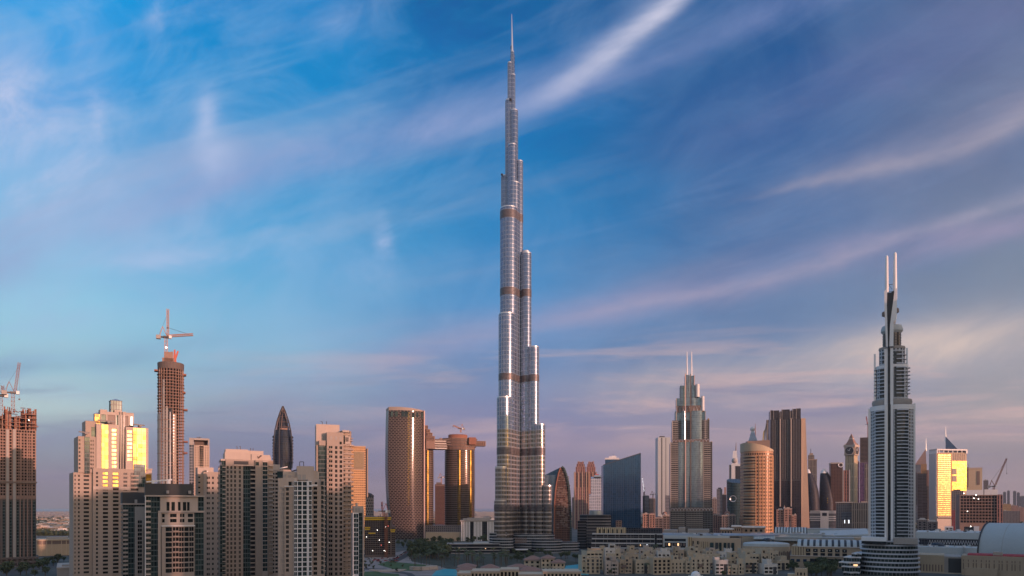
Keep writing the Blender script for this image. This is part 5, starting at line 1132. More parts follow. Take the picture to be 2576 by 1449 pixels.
def clock_tower():
    t = T('clock_tower', 'cream clock tower with two clock faces and a red-brown pyramid roof', 'clock tower', 2200, 993, 7, yaw=-22)
    x0, x1 = t.x(948), t.x(1040); w = (x1-x0)*.74; a = -w/2; cx = 0
    m = MB(); m.box(-w/2, w/2, 0, w, 0, t.z(522)); t.part('shaft', m, 'clock_shaft')
    for f in (0, .42, .86): m = MB(); m.box(-w/2+w*f, -w/2+w*(f+.14), -1.2, 0, 0, t.z(526)); t.part('pier', m, 'tan_stone')
    m = MB(); m.box(-w/2-3, w/2+3, -3, w+3, t.z(526), t.z(518)); t.part('cornice', m, 'pale_stone')
    m = MB(); m.box(-w/2-2, w/2+2, -2, w+2, t.z(518), t.z(462)); t.part('clock_block', m, 'tan_stone')
    m = MB(); m.box(-w/2-4, w/2+4, -4, w+4, t.z(462), t.z(446)); t.part('cornice', m, 'pale_stone')
    zc = t.z(491)
    for side in (0, 1):
        m = MB(); r = 13.5; P = lambda rr, an, dd: ((rr*math.cos(an), -2-dd, zc+rr*math.sin(an)) if side == 0 else (w/2+2+dd, w/2+rr*math.cos(an), zc+rr*math.sin(an)))
        ring = [2*PI*i/24 for i in range(24)]; m.face([P(r, q, .6) for q in ring]); o = t.part('clock_face', m, 'dark_panel')
        m = MB(); m.tube([P(r, q, .8) for q in ring+[0]], 1.5, 5); m.build('clock_rim', 'pale_stone', o)
        m = MB(); m.beam(P(0, 0, 1.2), P(9, 1.2, 1.2), 1.2); m.beam(P(0, 0, 1.2), P(6, 2.6, 1.2), 1.4); m.build('clock_hand', 'white_paint', o)
    m = MB(); m.prism([(-w/2, 0), (w/2, 0), (w/2, w), (-w/2, w)], t.z(446), t.z(400), sc=.42); t.part('roof', m, 'roof_tile')
    m = MB(); m.prism([(-w*.22, w*.28), (w*.22, w*.28), (w*.22, w*.72), (-w*.22, w*.72)], t.z(402), t.z(392)); t.part('roof_lantern', m, 'pale_stone')
    m = MB(); m.prism([(-w*.2, w*.3), (w*.2, w*.3), (w*.2, w*.7), (-w*.2, w*.7)], t.z(392), t.z(358), sc=.05); t.part('roof_spike', m, 'roof_tile')
    for s in (-1, 1):
        for q in (0, w): m = MB(); m.prism(circ(s*w/2, q, 3, 8), t.z(446), t.z(430), sc=.1); t.part('pinnacle', m, 'pale_stone')
clock_tower()
slab_of('office_tower', 'slim pinkish tower with white edges directly before the clock tower', 'tower', 2050, 7, 942, 994, 640, 'pink_piers', 30, extra=[('edge', 940, 945, 636, 880, -1, 31, 'white_panel'), ('edge', 990, 996, 636, 880, -1, 31, 'white_panel')])
t = slab_of('office_tower', 'dark pink glass tower with a slanted tip just right of the clock tower', 'tower', 2300, 7, 1038, 1066, 580, 'magenta_glass', 30)
m = MB(); m.prism([(t.x(1038), 0), (t.x(1066), 0), (t.x(1066), 30), (t.x(1038), 30)], t.z(580), 1, zt=lambda x, y: t.z(540) if x < t.x(1045) else t.z(578)); t.part('tip', m, 'rust')
t = slab_of('unfinished_tower', 'purple glass tower with an unfinished open concrete top behind the white twin-mast tower', 'tower', 2100, 7, 1070, 1150, 582, 'magenta_glass', 50)
m = MB(); W = m.gridwall(t.x(1072), t.x(1140), t.z(582), t.z(388), t.cols(*[(1075+11*i, 1083+11*i) for i in range(6)]), t.rows(396, 575, 10, 6), 1, 2, 40); t.part('open_frame', m, 'dark_concrete'); t.panes(W, 3, 'interior_shade', 'opening')
m = MB(); m.box(t.x(1108), t.x(1150), -1, 0, 0, t.z(590)); t.part('glass_strip', m, 'pier_grey')
crane('small crane standing on the unfinished top of the purple tower', 2110, 7, (1133, 390), (1132, 290), (1120, 228), 2.6, t=.9, mast='rust')
slab_of('office_block', 'broad beige block with close vertical ribs left of the white twin-mast tower', 'office block', 1650, 7, 1008, 1150, 890, 'pier_grey', 60, extra=[('roof_box', 1080, 1130, 878, 890, 10, 40, 'beige_stone'), ('parapet', 1006, 1152, 887, 892, -1, 61, 'beige_stone')])
slab_of('office_block', 'grey block with a flat overhanging roof between the egg towers and the ribbed block', 'office block', 1720, 7, 888, 1014, 886, 'mid_city', 50, extra=[('roof', 884, 1018, 882, 890, -3, 52, 'grey_stone'), ('lower_block', 930, 1008, 960, 1020, -8, -1, 'mid_city_grey'), ('lit_sign', 952, 957, 1020, 1045, -9, -8, 'sign_light'), ('lit_sign', 982, 990, 1020, 1045, -9, -8, 'sign_light')])
slab_of('office_tower', 'dark slim tower block between the twin-spired tower and the green drum', 'tower', 1950, 6, 484, 520, 898, 'mid_city_grey', 30, extra=[('roof_box', 492, 512, 890, 898, 5, 20, 'dark_steel')])
slab_of('office_block', 'pair of low dark offices left of the green drum', 'office block', 2050, 6, 516, 546, 935, 'dark_lines', 30, extra=[('roof_box', 522, 538, 928, 935, 5, 20, 'grey_stone'), ('rear_block', 532, 545, 886, 935, 32, 50, 'mid_city_pink')])
slab_of('office_block', 'shadowed slab at the right foot of the twin-spired tower', 'office block', 1700, 6, 456, 486, 960, 'mid_city', 30, extra=[('roof_box', 462, 480, 950, 960, 5, 20, 'grey_stone')])

# ---------------------------------------------------------------- white hotel tower with two masts
def white_hotel():
    Y = 667.; t = T('hotel_tower', 'tall white balconied tower with two masts on a rounded podium at the right', 'tower', Y, 240, 8)
    cx = t.x(239); cy = 26.
    X = t.x; Z = t.z
    def ell(r, ry, n=48, a0=0., a1=2*PI): return [(cx+r*math.cos(a0+(a1-a0)*i/n), cy+ry*math.sin(a0+(a1-a0)*i/n)) for i in range(n if a1-a0 > 6.2 else n+1)]
    r1 = X(341)-cx; r2 = X(313)-cx; r3 = X(300)-cx; k = .82
    facade('hotel_skin', (.46, .48, .52), (.035, .045, .05), 3.25, 3.4, .62, .5, .1, .1)
    for r, y0, y1 in ((r1*.985, 1300, 690), (r2, 690, 512), (r3*.97, 512, 430)):
        m = MB(); m.prism(ell(r, r*k), 0 if y0 == 1300 else Z(y0), Z(y1)); t.part('tower_wall', m, 'hotel_skin', smooth=True)
    # dark glazed bands behind the balconies
    for r, y0, y1 in ((r1*.99, 1280, 712), (r2*1.005, 655, 520), (r3*.98, 510, 450)):
        for a0, a1 in ((PI*1.24, PI*1.465), (PI*1.545, PI*1.76)):
            m = MB(); m.lathe(cx, cy, [(r, Z(y0)), (r+.25, Z(y0)), (r+.25, Z(y1)), (r, Z(y1))], 10, 0, a0, a1, k); t.part('glass_bay', m, 'hotel_glass')
    def bal(key):
        r, a0, a1 = key; q = MB()
        q.lathe(0, 0, [(r-.2, -.15), (r+1.9, -.15), (r+1.9, .75), (r+1.75, .75), (r+1.75, .15), (r-.2, .15)], 9, 0, a0, a1, k); return q
    it = []; z = Z(1268)
    while z < Z(708):
        for a0, a1 in ((PI*1.235, PI*1.43), (PI*1.565, PI*1.74)): it.append(((round(r1, 1), a0, a1), (cx, cy, z)))
        z += 3.26
    t.many('balcony', it, bal, 'hotel_white', 100)
    it = []; z = Z(640)
    while z < Z(518):
        for a0, a1 in ((PI*1.22, PI*1.42), (PI*1.58, PI*1.77)): it.append(((round(r2, 1), a0, a1), (cx, cy, z)))
        for a0, a1 in ((PI*1.0, PI*1.12), (PI*1.88, PI*2.)): it.append(((round(r2, 1), a0, a1), (cx, cy, z)))
        z += 3.5
    z = Z(505)
    while z < Z(452):
        for a0, a1 in ((PI*1.22, PI*1.40), (PI*1.6, PI*1.78), (PI*1.86, PI*1.96)): it.append(((round(r3, 1), a0, a1), (cx, cy, z)))
        z += 4.2
    t.many('balcony', it, bal, 'hotel_white', 100)
    # side fins rising past the steps
    for a, b, y in ((136, 149, 697), (331, 342, 685), (160, 168, 448), (300, 309, 434)):
        m = MB(); m.box(X(a, 26), X(b, 26), cy-3, cy+7, Z(1300) if y > 600 else Z(700), Z(y)); t.part('side_fin', m, 'light_metal')
    def rim(r, y0, y1, tilt=0.): m = MB(); m.lathe(cx, cy, [(r*.8, Z(y0)), (r*.96, Z(y0)), (r, (Z(y0)+Z(y1))/2), (r*.97, Z(y1)), (r*.7, Z(y1))], 40, 0, 0, 2*PI, k); return m
    t.part('canopy_ring', rim(X(333)-cx, 688, 664), 'grey_stone', smooth=True)
    t.part('canopy_ring', rim(X(301)-cx, 436, 424), 'grey_stone', smooth=True)
    m = MB(); m.lathe(cx, cy, [(r1*.99, Z(712)), (r1*1.01, Z(712)), (r1*1.01, Z(692)), (r1*.9, Z(692))], 40, 0, 0, 2*PI, k); t.part('cornice', m, 'white_paint', smooth=True)
    m = MB(); m.lathe(cx, cy, [(r2, Z(522)), (r2*1.012, Z(522)), (r2*1.012, Z(508)), (r2*.9, Z(508))], 40, 0, 0, 2*PI, k); t.part('cornice', m, 'white_paint', smooth=True)
    rd = X(281)-cx
    m = MB(); m.lathe(cx, cy, [(rd, Z(430)), (rd, Z(358)), (0, Z(358))], 36); t.part('drum', m, 'pier_grey', smooth=True)
    for y in (420, 408, 396, 384, 372): m = MB(); m.lathe(cx, cy, [(rd, Z(y)-.2), (rd+.3, Z(y)-.2), (rd+.3, Z(y)+.2), (rd, Z(y)+.2)], 36); t.part('drum_ring', m, 'dark_steel')
    m = MB(); rc = X(290)-cx; m.lathe(cx, cy, [(rd, Z(362)), (rc, Z(352)), (rc, Z(342)), (rc*.9, Z(328)), (rc*.5, Z(326)), (0, Z(326))], 36); t.part('drum_cap', m, 'grey_roof', smooth=True)
    # central spine and the split sail
    f = cy-r1*k
    for a, b, mt, d0 in ((207, 214, 'white_paint', -1.2), (221, 234, 'dark_glass', -1.4), (234, 244, 'white_paint', -2.), (214, 221, 'light_metal', -1.7)):
        m = MB(); m.box(X(a, f), X(b, f), f+d0, f+6, Z(1308), Z(690)); t.part('spine', m, mt)
    f2 = cy-r2*k
    for a, b, mt, d0 in ((206, 221, 'white_paint', -3.), (221, 232, 'dark_glass', -3.4), (232, 245, 'white_paint', -4.)):
        m = MB(); m.box(X(a, f2), X(b, f2), f2+d0, cy, Z(690), Z(440)); t.part('spine', m, mt)
    def leaf(pts, d0, d1, mt, nm):
        m = MB(); P = [(X(x, 12), Z(y, 12)) for x, y in pts]
        m.face([(x, d0, z) for x, z in P], [(x, z) for x, z in P]); m.face([(x, d1, z) for x, z in P[::-1]])
        for i in range(len(P)): a, b = P[i], P[(i+1) % len(P)]; m.face([(a[0], d0, a[1]), (a[0], d1, a[1]), (b[0], d1, b[1]), (b[0], d0, b[1])])
        return t.part(nm, m, mt)
    leaf([(214, 445), (222, 445), (219, 330), (217, 260), (219, 200), (212, 194), (206, 200), (206, 260), (209, 330)], 9, 24, 'white_paint', 'sail')
    leaf([(228, 445), (246, 445), (247, 340), (256, 330), (261, 300), (261, 195), (252, 196), (246, 240), (239, 290), (231, 350)], 8, 26, 'white_paint', 'sail')
    leaf([(221, 445), (229, 445), (231, 350), (238, 290), (246, 235), (248, 200), (236, 207), (218, 206), (217, 262), (219, 340)], 11, 22, 'dark_panel', 'sail_glass')
    for a, y in ((206, 280), (259, 270)): m = MB(); m.lathe(X(a, 12), 16, [(.01, Z(y+14)), (2.2, Z(y+8)), (2.2, Z(y-8)), (.01, Z(y-14))], 10); t.part('sail_pod', m, 'brown_louvre')
    for x, y in ((216.5, 42), (253, 33)):
        m = MB(); xx = X(x, 16); m.tube([(xx, 16, Z(240, 16)), (xx, 16, Z(195, 16)), (xx, 16, Z(y+6, 16)), (xx, 16, Z(y, 16))], [1.75, 1.75, 1.35, .7], 12); t.part('mast', m, 'white_paint', smooth=True)
    m = MB()
    for y in (150, 182): m.beam((X(222, 16), 16, Z(y)), (X(247, 16), 16, Z(y)), .4)
    m.beam((X(226, 16), 16, Z(152)), (X(240, 16), 16, Z(172)), .3); t.part('mast_brace', m, 'dark_steel')
    # podium
    lv = [(1452, 92, 362), (1432, 93, 361), (1412, 95, 360), (1393, 97, 360), (1374, 99, 359), (1355, 101, 358), (1336, 103, 358), (1318, 105, 357)]
    for i, (y, a, b) in enumerate(lv):
        xa, xb = X(a, 10), X(b, 10); c, r = (xa+xb)/2, (xb-xa)/2; zt = Z(y-18.5); zb = 0 if i == 0 else Z(y)
        m = MB(); m.prism([(c+r*.985*math.cos(q), cy-1+r*.8*math.sin(q)) for q in [2*PI*j/44 for j in range(44)]], zb, zt); t.part('podium_storey', m, 'hotel_podium', smooth=True)
        m = MB(); m.lathe(c, cy-1, [(r*.9, zt-.6), (r+1., zt-.6), (r+1., zt+.75), (r*.9, zt+.75)], 44, 0, 0, 2*PI, .81); t.part('podium_terrace', m, 'hotel_white', smooth=True)
    m = MB(); c, r = (X(107, 10)+X(243, 10))/2, (X(243, 10)-X(107, 10))/2
    m.prism([(X(107, 10), 4), (X(214, 10), -3), (X(214, 10), 30), (X(107, 10), 30)], Z(1310), Z(1298)); t.part('roof_terrace', m, 'dark_glass')
    m = MB(); m.prism([(X(106, 10), 3), (X(216, 10), -4.5), (X(216, 10), 31), (X(106, 10), 31)], Z(1298), Z(1281)); t.part('roof_parapet', m, 'white_paint')
    m = MB(); m.box(X(246, 10), X(352, 10), 4, 30, Z(1310), Z(1284)); t.part('roof_block', m, 'grey_stone')
    # wavy terraces to the left
    for y, a, b, d in ((1440, 28, 100, -8), (1415, 20, 100, -6), (1398, 6, 100, -2), (1376, 26, 104, 4), (1360, 60, 106, 8)):
        xa, xb = X(a, 0), X(b, 0); n = 14
        P = [(xa+(xb-xa)*i/n, d+2.2*math.sin(3.2*i/n*PI)) for i in range(n+1)]+[(xb, d+24), (xa+4, d+24)]
        m = MB(); m.prism(P, Z(y)-.2, Z(y)+1.0); t.part('wavy_terrace', m, 'white_panel')
        m = MB(); m.prism([(p[0], p[1]+1.4) for p in P], max(0, Z(y)-4.2), Z(y)-.2); t.part('terrace_storey', m, 'hotel_podium')
    m = MB(); m.box(X(72, 0), X(90, 0), -4.9, -4.6, Z(1409), Z(1402)); t.part('lit_window', m, 'warm_window')
glass('hotel_glass', (.055, .068, .075), .1, 0., .9, 2.5)
facade('hotel_podium', (.18, .19, .19), (.03, .045, .045), 40., 3.2, .99, .8, .1, .08)
white_hotel()

# ---------------------------------------------------------------- far right
def pointed_twin(label, pts, spire, body, Y=3200):
    t = T('office_tower', label, 'tower', Y, spire[0], 8, group='pair of far triangular-topped towers')
    m = MB(); P = [(t.x(x), t.z(y)) for x, y in pts]
    m.face([(x, 0, z) for x, z in P]); m.face([(x, 30, z) for x, z in P[::-1]])
    for i in range(len(P)): a, b = P[i], P[(i+1) % len(P)]; m.face([(a[0], 0, a[1]), (a[0], 30, a[1]), (b[0], 30, b[1]), (b[0], 0, b[1])])
    t.part('peak', m, 'navy_curtain' if Y > 3190 else 'mid_city_pink')
    m = MB(); m.box(t.x(body[0]), t.x(body[1]), 1, 60, 0, t.z(body[2])); t.part('shaft', m, 'mid_city_grey')
    m = MB(); m.tube([(t.x(spire[0]), 12, t.z(spire[2])), (t.x(spire[0]), 12, t.z(spire[1]))], [4.2, 1.2], 6); t.part('spire', m, 'light_metal')
pointed_twin('far pinkish triangular-topped tower with a spire just right of the white twin-mast tower', [(340, 960), (388, 892), (390, 960)], (388, 846, 900), (342, 392, 958), 3180)
pointed_twin('far blue triangular-topped tower with a spire behind the golden tower', [(474, 900), (475, 838), (500, 866), (532, 900)], (474.5, 793, 860), (470, 532, 898), 3200)
t = slab_of('office_tower', 'grey horizontally banded tower between the white twin-mast tower and the golden tower', 'tower', 2100, 8, 352, 392, 1000, 'banded_dark', 40,
        extra=[('upper_block', 344, 362, 995, 1140, 5, 30, 'mid_city'), ('crown', 366, 392, 958, 1000, 6, 26, 'orange_grid'), ('crown_step', 392, 403, 985, 1200, 4, 26, 'mid_city_pink'), ('side_block', 390, 405, 1055, 1200, 2, 30, 'pier_grey')])
def golden():
    t = T('office_tower', 'bright golden sunlit tower with white left edge and dark square windows', 'tower', 2000, 487, 8, yaw=7, face=False)
    m = MB(); m.box(t.x(436)-1.2, t.x(436), 1., 30, 0, t.z(897)); t.part('side_wall', m, 'white_slab')
    m = MB(); m.gridwall(t.x(436), t.x(567), 0, t.z(908), (), (), 0, .5, 30); t.part('wall', m, 'tan_stone')
    m = MB(); m.gridwall(t.x(438), t.x(501), t.z(1200), t.z(912), (), (), -.6, .3, .55); t.part('grid_panel', m, 'gold_grid')
    it = [((3.6, 2.6), (t.x(443+6.2*i), -.75, t.z(922+9.0*j))) for i in range(9) for j in range(30)]
    def sh(k): q = MB(); q.box(-k[0]/2, k[0]/2, -.1, .2, 0, k[1]); return q
    t.many('window', it, sh, 'mirror_window')
    m = MB(); m.box(t.x(502), t.x(566), -.8, 0, t.z(1075), t.z(945)); o = t.part('gold_panel', m, 'sun_gold_glass')
    for j in range(12): y = 950+j*10.6; m = MB(); m.box(t.x(502), t.x(566), -1., -.8, t.z(y)-.35, t.z(y)+.35); m.build('panel_joint', 'brown_louvre', o)
    for y0, y1 in ((978, 1004), (1010, 1036)): m = MB(); m.box(t.x(502), t.x(522), -1.4, -.7, t.z(y1), t.z(y0)); t.part('dark_window', m, 'brown_louvre')
    for a in range(508, 564, 8): m = MB(); m.box(t.x(a), t.x(a+3), -.6, 0, t.z(942), t.z(910)); t.part('crown_slot', m, 'brown_louvre')
    for a, b, u, v in ((434, 569, 893, 899), (434, 438, 893, 912), (562, 569, 893, 912)): m = MB(); m.box(t.x(a), t.x(b), -2, 30, t.z(v), t.z(u)); t.part('roof_frame', m, 'white_panel')
    for a in range(445, 562, 20): m = MB(); m.box(t.x(a), t.x(a+3), 0, 2, t.z(908), t.z(898)); t.part('frame_post', m, 'white_panel')
    for y0, a, b in ((1188, 420, 505), (1196, 415, 512)): m = MB(); m.box(t.x(a), t.x(b), -20, -2, 0, t.z(y0)); t.part('entrance_block', m, 'pale_stone')
golden()
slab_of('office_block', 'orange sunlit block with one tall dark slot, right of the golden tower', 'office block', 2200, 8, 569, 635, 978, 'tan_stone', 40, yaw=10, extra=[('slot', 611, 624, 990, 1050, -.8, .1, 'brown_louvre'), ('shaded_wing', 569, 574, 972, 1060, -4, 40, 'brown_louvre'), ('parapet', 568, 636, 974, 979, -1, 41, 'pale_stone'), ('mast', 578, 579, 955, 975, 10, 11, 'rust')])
t = slab_of('office_block', 'dark block in shade under the golden tower', 'office block', 1700, 8, 500, 552, 1076, 'mid_city', 40, extra=[('roof_box', 508, 540, 1070, 1076, 6, 26, 'dark_concrete')])
def site_right():
    t = T('unfinished_block', 'open concrete frame building site with white parapet sheets, below the golden tower', 'building site', 1500, 630, 8, yaw=8)
    m = MB(); W = m.gridwall(t.x(536), t.x(722), 0, t.z(1092), t.cols(*[(541+13.6*i, 551+13.6*i) for i in range(13)]), t.rows(1098, 1222, 13.5, 9.5), 0, 3, 60); t.part('frame', m, 'raw_concrete'); t.panes(W, 3, 'interior_shade', 'opening')
    for a, b, y in ((566, 640, 1072), (644, 672, 1070), (674, 702, 1071)): m = MB(); m.box(t.x(a), t.x(b), -1, 0, t.z(1094), t.z(y)); t.part('parapet_sheet', m, 'white_panel')
    m = MB(); m.box(t.x(699), t.x(724), -2, 30, 0, t.z(1094)); t.part('sunlit_end', m, 'pink_piers')  # pink block painted for the sunlit right edge
    for x, y in ((554, 1086), (598, 1108), (608, 1094), (570, 1166), (618, 1112)): m = MB(); z = t.z(y); m.lathe(t.x(x), -1, [(0, z-.9), (.9, z), (0, z+.9)], 6); t.part('site_lamp', m, 'site_lamp')
site_right()
crane('rust-coloured luffing crane leaning right above the open concrete frame', 1560, 8, (686, 1092), (686, 1058), (742, 936), 3.4, jibm='rust', mast='rust', t=.9, hook=1000)
def red_mast():
    t = T('crane_mast', 'bright red lattice crane mast standing among trees below the golden tower', 'crane mast', 1300, 510, 8)
    m = MB(); lattice(m, (t.x(510), 0, 0), (t.x(510), 0, t.z(1160)), 3.4, 16, .9); t.part('mast', m, 'red_roof')
    m = MB(); lattice(m, (t.x(440), 0, t.z(1196)), (t.x(512), 0, t.z(1196)), 2., 12, .6); t.part('jib', m, 'rust')
red_mast()
t = slab_of('shop_building', 'small white box building with dark window bands beside the red mast', 'low building', 1250, 8, 470, 508, 1233, 'white_panel', 20, extra=[('window_band', 478, 486, 1238, 1246, -.3, .1, 'dark_glass'), ('window_band', 492, 504, 1238, 1242, -.3, .1, 'dark_glass'), ('window_band', 492, 504, 1246, 1250, -.3, .1, 'dark_glass')])
t = slab_of('shop_building', 'low dark shed with a white end wall right of the red mast', 'low building', 1230, 8, 556, 612, 1234, 'dark_lines', 20, extra=[('end_wall', 598, 622, 1232, 1258, -1, 20, 'white_panel'), ('lamp', 583, 586, 1230, 1233, -1.5, -1, 'site_lamp')])

# ---------------------------------------------------------------- the mall
def clutter(t, xa, xb, d0, d1, z, n, seed):
    rnd = random.Random(seed)
    for i in range(n):
        x, d = rnd.uniform(xa, xb), rnd.uniform(d0, d1); w, l, h = rnd.choice(((2.5, 2.5, 1.8), (4, 3, 2.2), (8, 1.4, 1.1), (1.4, 9, 1.1), (5, 5, 3.)))
        m = MB(); m.box(x, x+w, d, d+l, z, z+h); t.part('roof_unit', m, rnd.choice(('white_panel', 'grey_stone', 'steel_roof', 'dark_steel')))
def vault(t, a, b, y0, y1, d0, d1, mt, ribs=0, nm='vault_roof', ribm='steel_roof', along=True, glassm='dark_glass'):
    """barrel vault between crop x a..b running from depth d0 to d1 (arc across the depth)"""
    x0, x1 = t.x(a), t.x(b); z0, z1 = t.z(y0), t.z(y1); n = 12; m = MB(); c = (d0+d1)/2; rr = (d1-d0)/2
    arc = [(c-rr*math.cos(PI*i/n), z0+(z1-z0)*math.sin(PI*i/n)) for i in range(n+1)]
    for (p, q), (r, s) in zip(arc, arc[1:]): m.face([(x0, p, q), (x1, p, q), (x1, r, s), (x0, r, s)])
    m.face([(x0, p, q) for p, q in arc[::-1]]); m.face([(x1, p, q) for p, q in arc])
    o = t.part(nm, m, mt, smooth=True)
    for i in range(ribs):
        xa = x0+(x1-x0)*i/ribs; xb = xa+(x1-x0)/ribs*.6; q = MB()
        ar = [(c-(rr+.3)*math.cos(PI*j/n), z0+(z1-z0+.35)*math.sin(PI*j/n)) for j in range(n+1)]
        for (p, z), (r, s) in zip(ar, ar[1:]): q.face([(xa, p, z), (xb, p, z), (xb, r, s), (xa, r, s)])
        q.build('roof_rib', ribm, t.o, True)
    return o
def mall_wing():
    t = T('office_block', 'low dark block with pale wavy terraces and a beige rooftop box', 'office block', 1050, 1050, 15)
    m = MB(); m.box(t.x(790), t.x(1368), 6, 40, 0, t.z(192)); t.part('core_wall', m, 'dark_lines')
    m = MB(); W = m.gridwall(t.x(788), t.x(1048), t.z(242), t.z(186), t.cols(*[(812+38*i, 824+38*i) for i in range(6)]), [(t.z(236), t.z(200))], 1, .6, 22); t.part('rooftop_box', m, 'pale_slats'); t.panes(W, 1.6, 'window_glass')
    m = MB(); m.box(t.x(1048), t.x(1368), 2, 30, t.z(236), t.z(192)); t.part('rooftop_screen', m, 'dark_lines')
    for i, y in enumerate((240, 282, 322, 362, 398)):
        xa, xb = t.x(752-3*i), t.x(1366); n = 18
        P = [(xa+(xb-xa)*j/n, -3.5+3.0*math.cos(2.6*j/n*PI+.5)*(j/n)) for j in range(n+1)]+[(xb, 12), (xa, 12)]
        m = MB(); m.prism(P, t.z(y)-.9, t.z(y)+.9); t.part('wavy_terrace', m, 'light_metal')
        if i < 4:
            m = MB(); m.prism([(p[0], p[1]+2.4) for p in P], max(0, t.z(y+40)), t.z(y)-.9); t.part('glazing', m, 'banded_dark')
            for j in range(1, 12): q = P[int(j*1.5)]; m = MB(); m.box(q[0]-.2, q[0]+.2, q[1]+.6, q[1]+1., max(0, t.z(y+40)), t.z(y)-.9); t.part('terrace_post', m, 'grey_stone')
    rnd = random.Random(4)
    for i in range(9): x = rnd.choice((835, 965, 1012, 1040, 1085, 1140, 1172, 1230, 1090)); m = MB(); m.box(t.x(x), t.x(x+6), -.5, -.2, t.z(344), t.z(330)); t.part('lit_window', m, 'warm_window' if i % 3 == 0 else 'sign_light')
    m = MB(); m.box(t.x(1300), t.x(1369), -4, 6, 0, t.z(240)); t.part('end_wall', m, 'dark_lines')
mall_wing()
def round_office():
    t = T('office_block', 'dark rounded office block with a steel drum on its roof right of the tallest skyscraper', 'office block', 1120, 770, 15)
    cx = t.x(778); w = t.x(916)-cx
    m = MB(); P = [(cx+w*max(-1, min(1, 1.15*math.cos(a))), 26+26*max(-1, min(1, 1.15*math.sin(a)))) for a in [2*PI*i/40 for i in range(40)]]
    m.prism(P, 0, t.z(76)); t.part('wall', m, 'banded_dark', smooth=True)
    m = MB(); m.prism([(cx+(x-cx)*1.01, 26+(y-26)*1.03) for x, y in P], t.z(84), t.z(72)); t.part('parapet', m, 'dark_steel', smooth=True)
    for y in range(104, 330, 26): m = MB(); z = t.z(y); m.prism([(cx+(x-cx)*1.012, 26+(yy-26)*1.02) for x, yy in P], z-.3, z+.3); t.part('floor_ledge', m, 'grey_stone')
    m = MB(); m.lathe(t.x(782), 24, [(t.x(840)-t.x(782), t.z(78)), (t.x(840)-t.x(782), t.z(36)), (0, t.z(32))], 32); t.part('roof_drum', m, 'steel_roof', smooth=True)
    m = MB(); m.gridwall(t.x(622), t.x(700), 0, t.z(126), (), (), -2, .5, 30); t.part('side_block', m, 'banded_dark')
round_office()
def mall_front():
    t = T('shopping_mall', 'long sand-coloured mall front with a framed screen window and glass bays', 'mall', 1000, 1750, 15)
    m = MB(); W = m.gridwall(t.x(1370), t.x(2060), 0, t.z(276), t.cols((1632, 1642), (1672, 1686)), [(t.z(348), t.z(304))], 4, .6, 60); t.part('wall', m, 'sand_plaster'); t.panes(W, 4.6, 'window_glass')
    m = MB(); m.gridwall(t.x(1590), t.x(1625), 0, t.z(272), (), (), 2, .5, 40); t.part('pylon_wall', m, 'pale_slats')
    m = MB(); m.box(t.x(1378), t.x(1590), -2, 4, t.z(384), t.z(264)); t.part('window_frame', m, 'grey_roof')
    m = MB(); m.box(t.x(1388), t.x(1574), -2.4, -2, t.z(362), t.z(284)); o = t.part('screen_window', m, 'dark_glass')
    for i in range(7): m = MB(); m.box(t.x(1396+26*i), t.x(1410+26*i), -2.7, -2.4, t.z(346), t.z(324)); m.build('shop_light', 'warm_window' if i in (1, 4) else 'brown_louvre', o)
    m = MB(); m.box(t.x(1380), t.x(1586), -2.6, -2.1, t.z(318), t.z(308)); m.build('transom', 'grey_roof', o)
    m = MB(); m.box(t.x(1686), t.x(1778), 3.4, 4, t.z(368), t.z(308)); t.part('ribbed_panel', m, 'slats')
    for a, b, mt in ((1786, 1818, 'teal_glass'), (1832, 1858, 'dark_panel'), (1866, 1888, 'teal_glass'), (1906, 1930, 'teal_glass'), (1940, 1962, 'dark_panel'), (1974, 2000, 'teal_glass')):
        m = MB(); m.box(t.x(a), t.x(b), 3.3, 4, t.z(386), t.z(316)); t.part('glass_bay', m, mt)
    m = MB(); m.box(t.x(1372), t.x(2060), 1, 4, t.z(398), t.z(390)); t.part('canopy', m, 'grey_stone')
    m = MB(); x0, x1 = t.x(1372), t.x(1960); P = [(x0+(x1-x0)*i/14, 2+6*math.sin(i/14*PI)*0) for i in range(15)]
    m.prism([(x0, 10), (x1, 10), (x1, 70), (x0+30, 110), (x0, 110)], t.z(276), t.z(258)); t.part('roof', m, 'grey_roof')
    m = MB(); clutter(t, x0+4, x1-8, 12, 60, t.z(258), 26, 1); m.lathe((x0+x1)/2+20, 55, [(95, t.z(262)), (97, t.z(256)), (92, t.z(250)), (0, t.z(246))], 40, ry=.42); t.part('round_roof', m, 'steel_roof', smooth=True)
    for a, b, u, v, d in ((1510, 1566, 184, 205, 130), (1590, 1780, 200, 226, 120), (1376, 1500, 206, 232, 116)): m = MB(); m.box(t.x(a, d), t.x(b, d), d, d+30, t.z(262, d), t.z(u, d)); t.part('roof_block', m, 'grey_stone')
mall_front()
for a, b, u, lb in ((1880, 1990, 192, 'low white-roofed pavilion behind the mall roof left of the orange hotel'), (1980, 2058, 168, 'small white box building behind the mall roof'), (2070, 2268, 176, 'long low hall with a red-lit front at the foot of the orange hotel')):
    t = slab_of('low_building', lb, 'low building', 1290, 15, a, b, u, 'warm_stone', 30, extra=[('flat_roof', a-6, b+6, u-2, u+10, -3, 32, 'white_panel')])
    for i in range(4): m = MB(); w = (b-a)/9; m.box(t.x(a+w*(1+2*i)), t.x(a+w*(2+2*i)), -.3, .1, t.z(u+44), t.z(u+24)); t.part('window', m, 'window_glass')
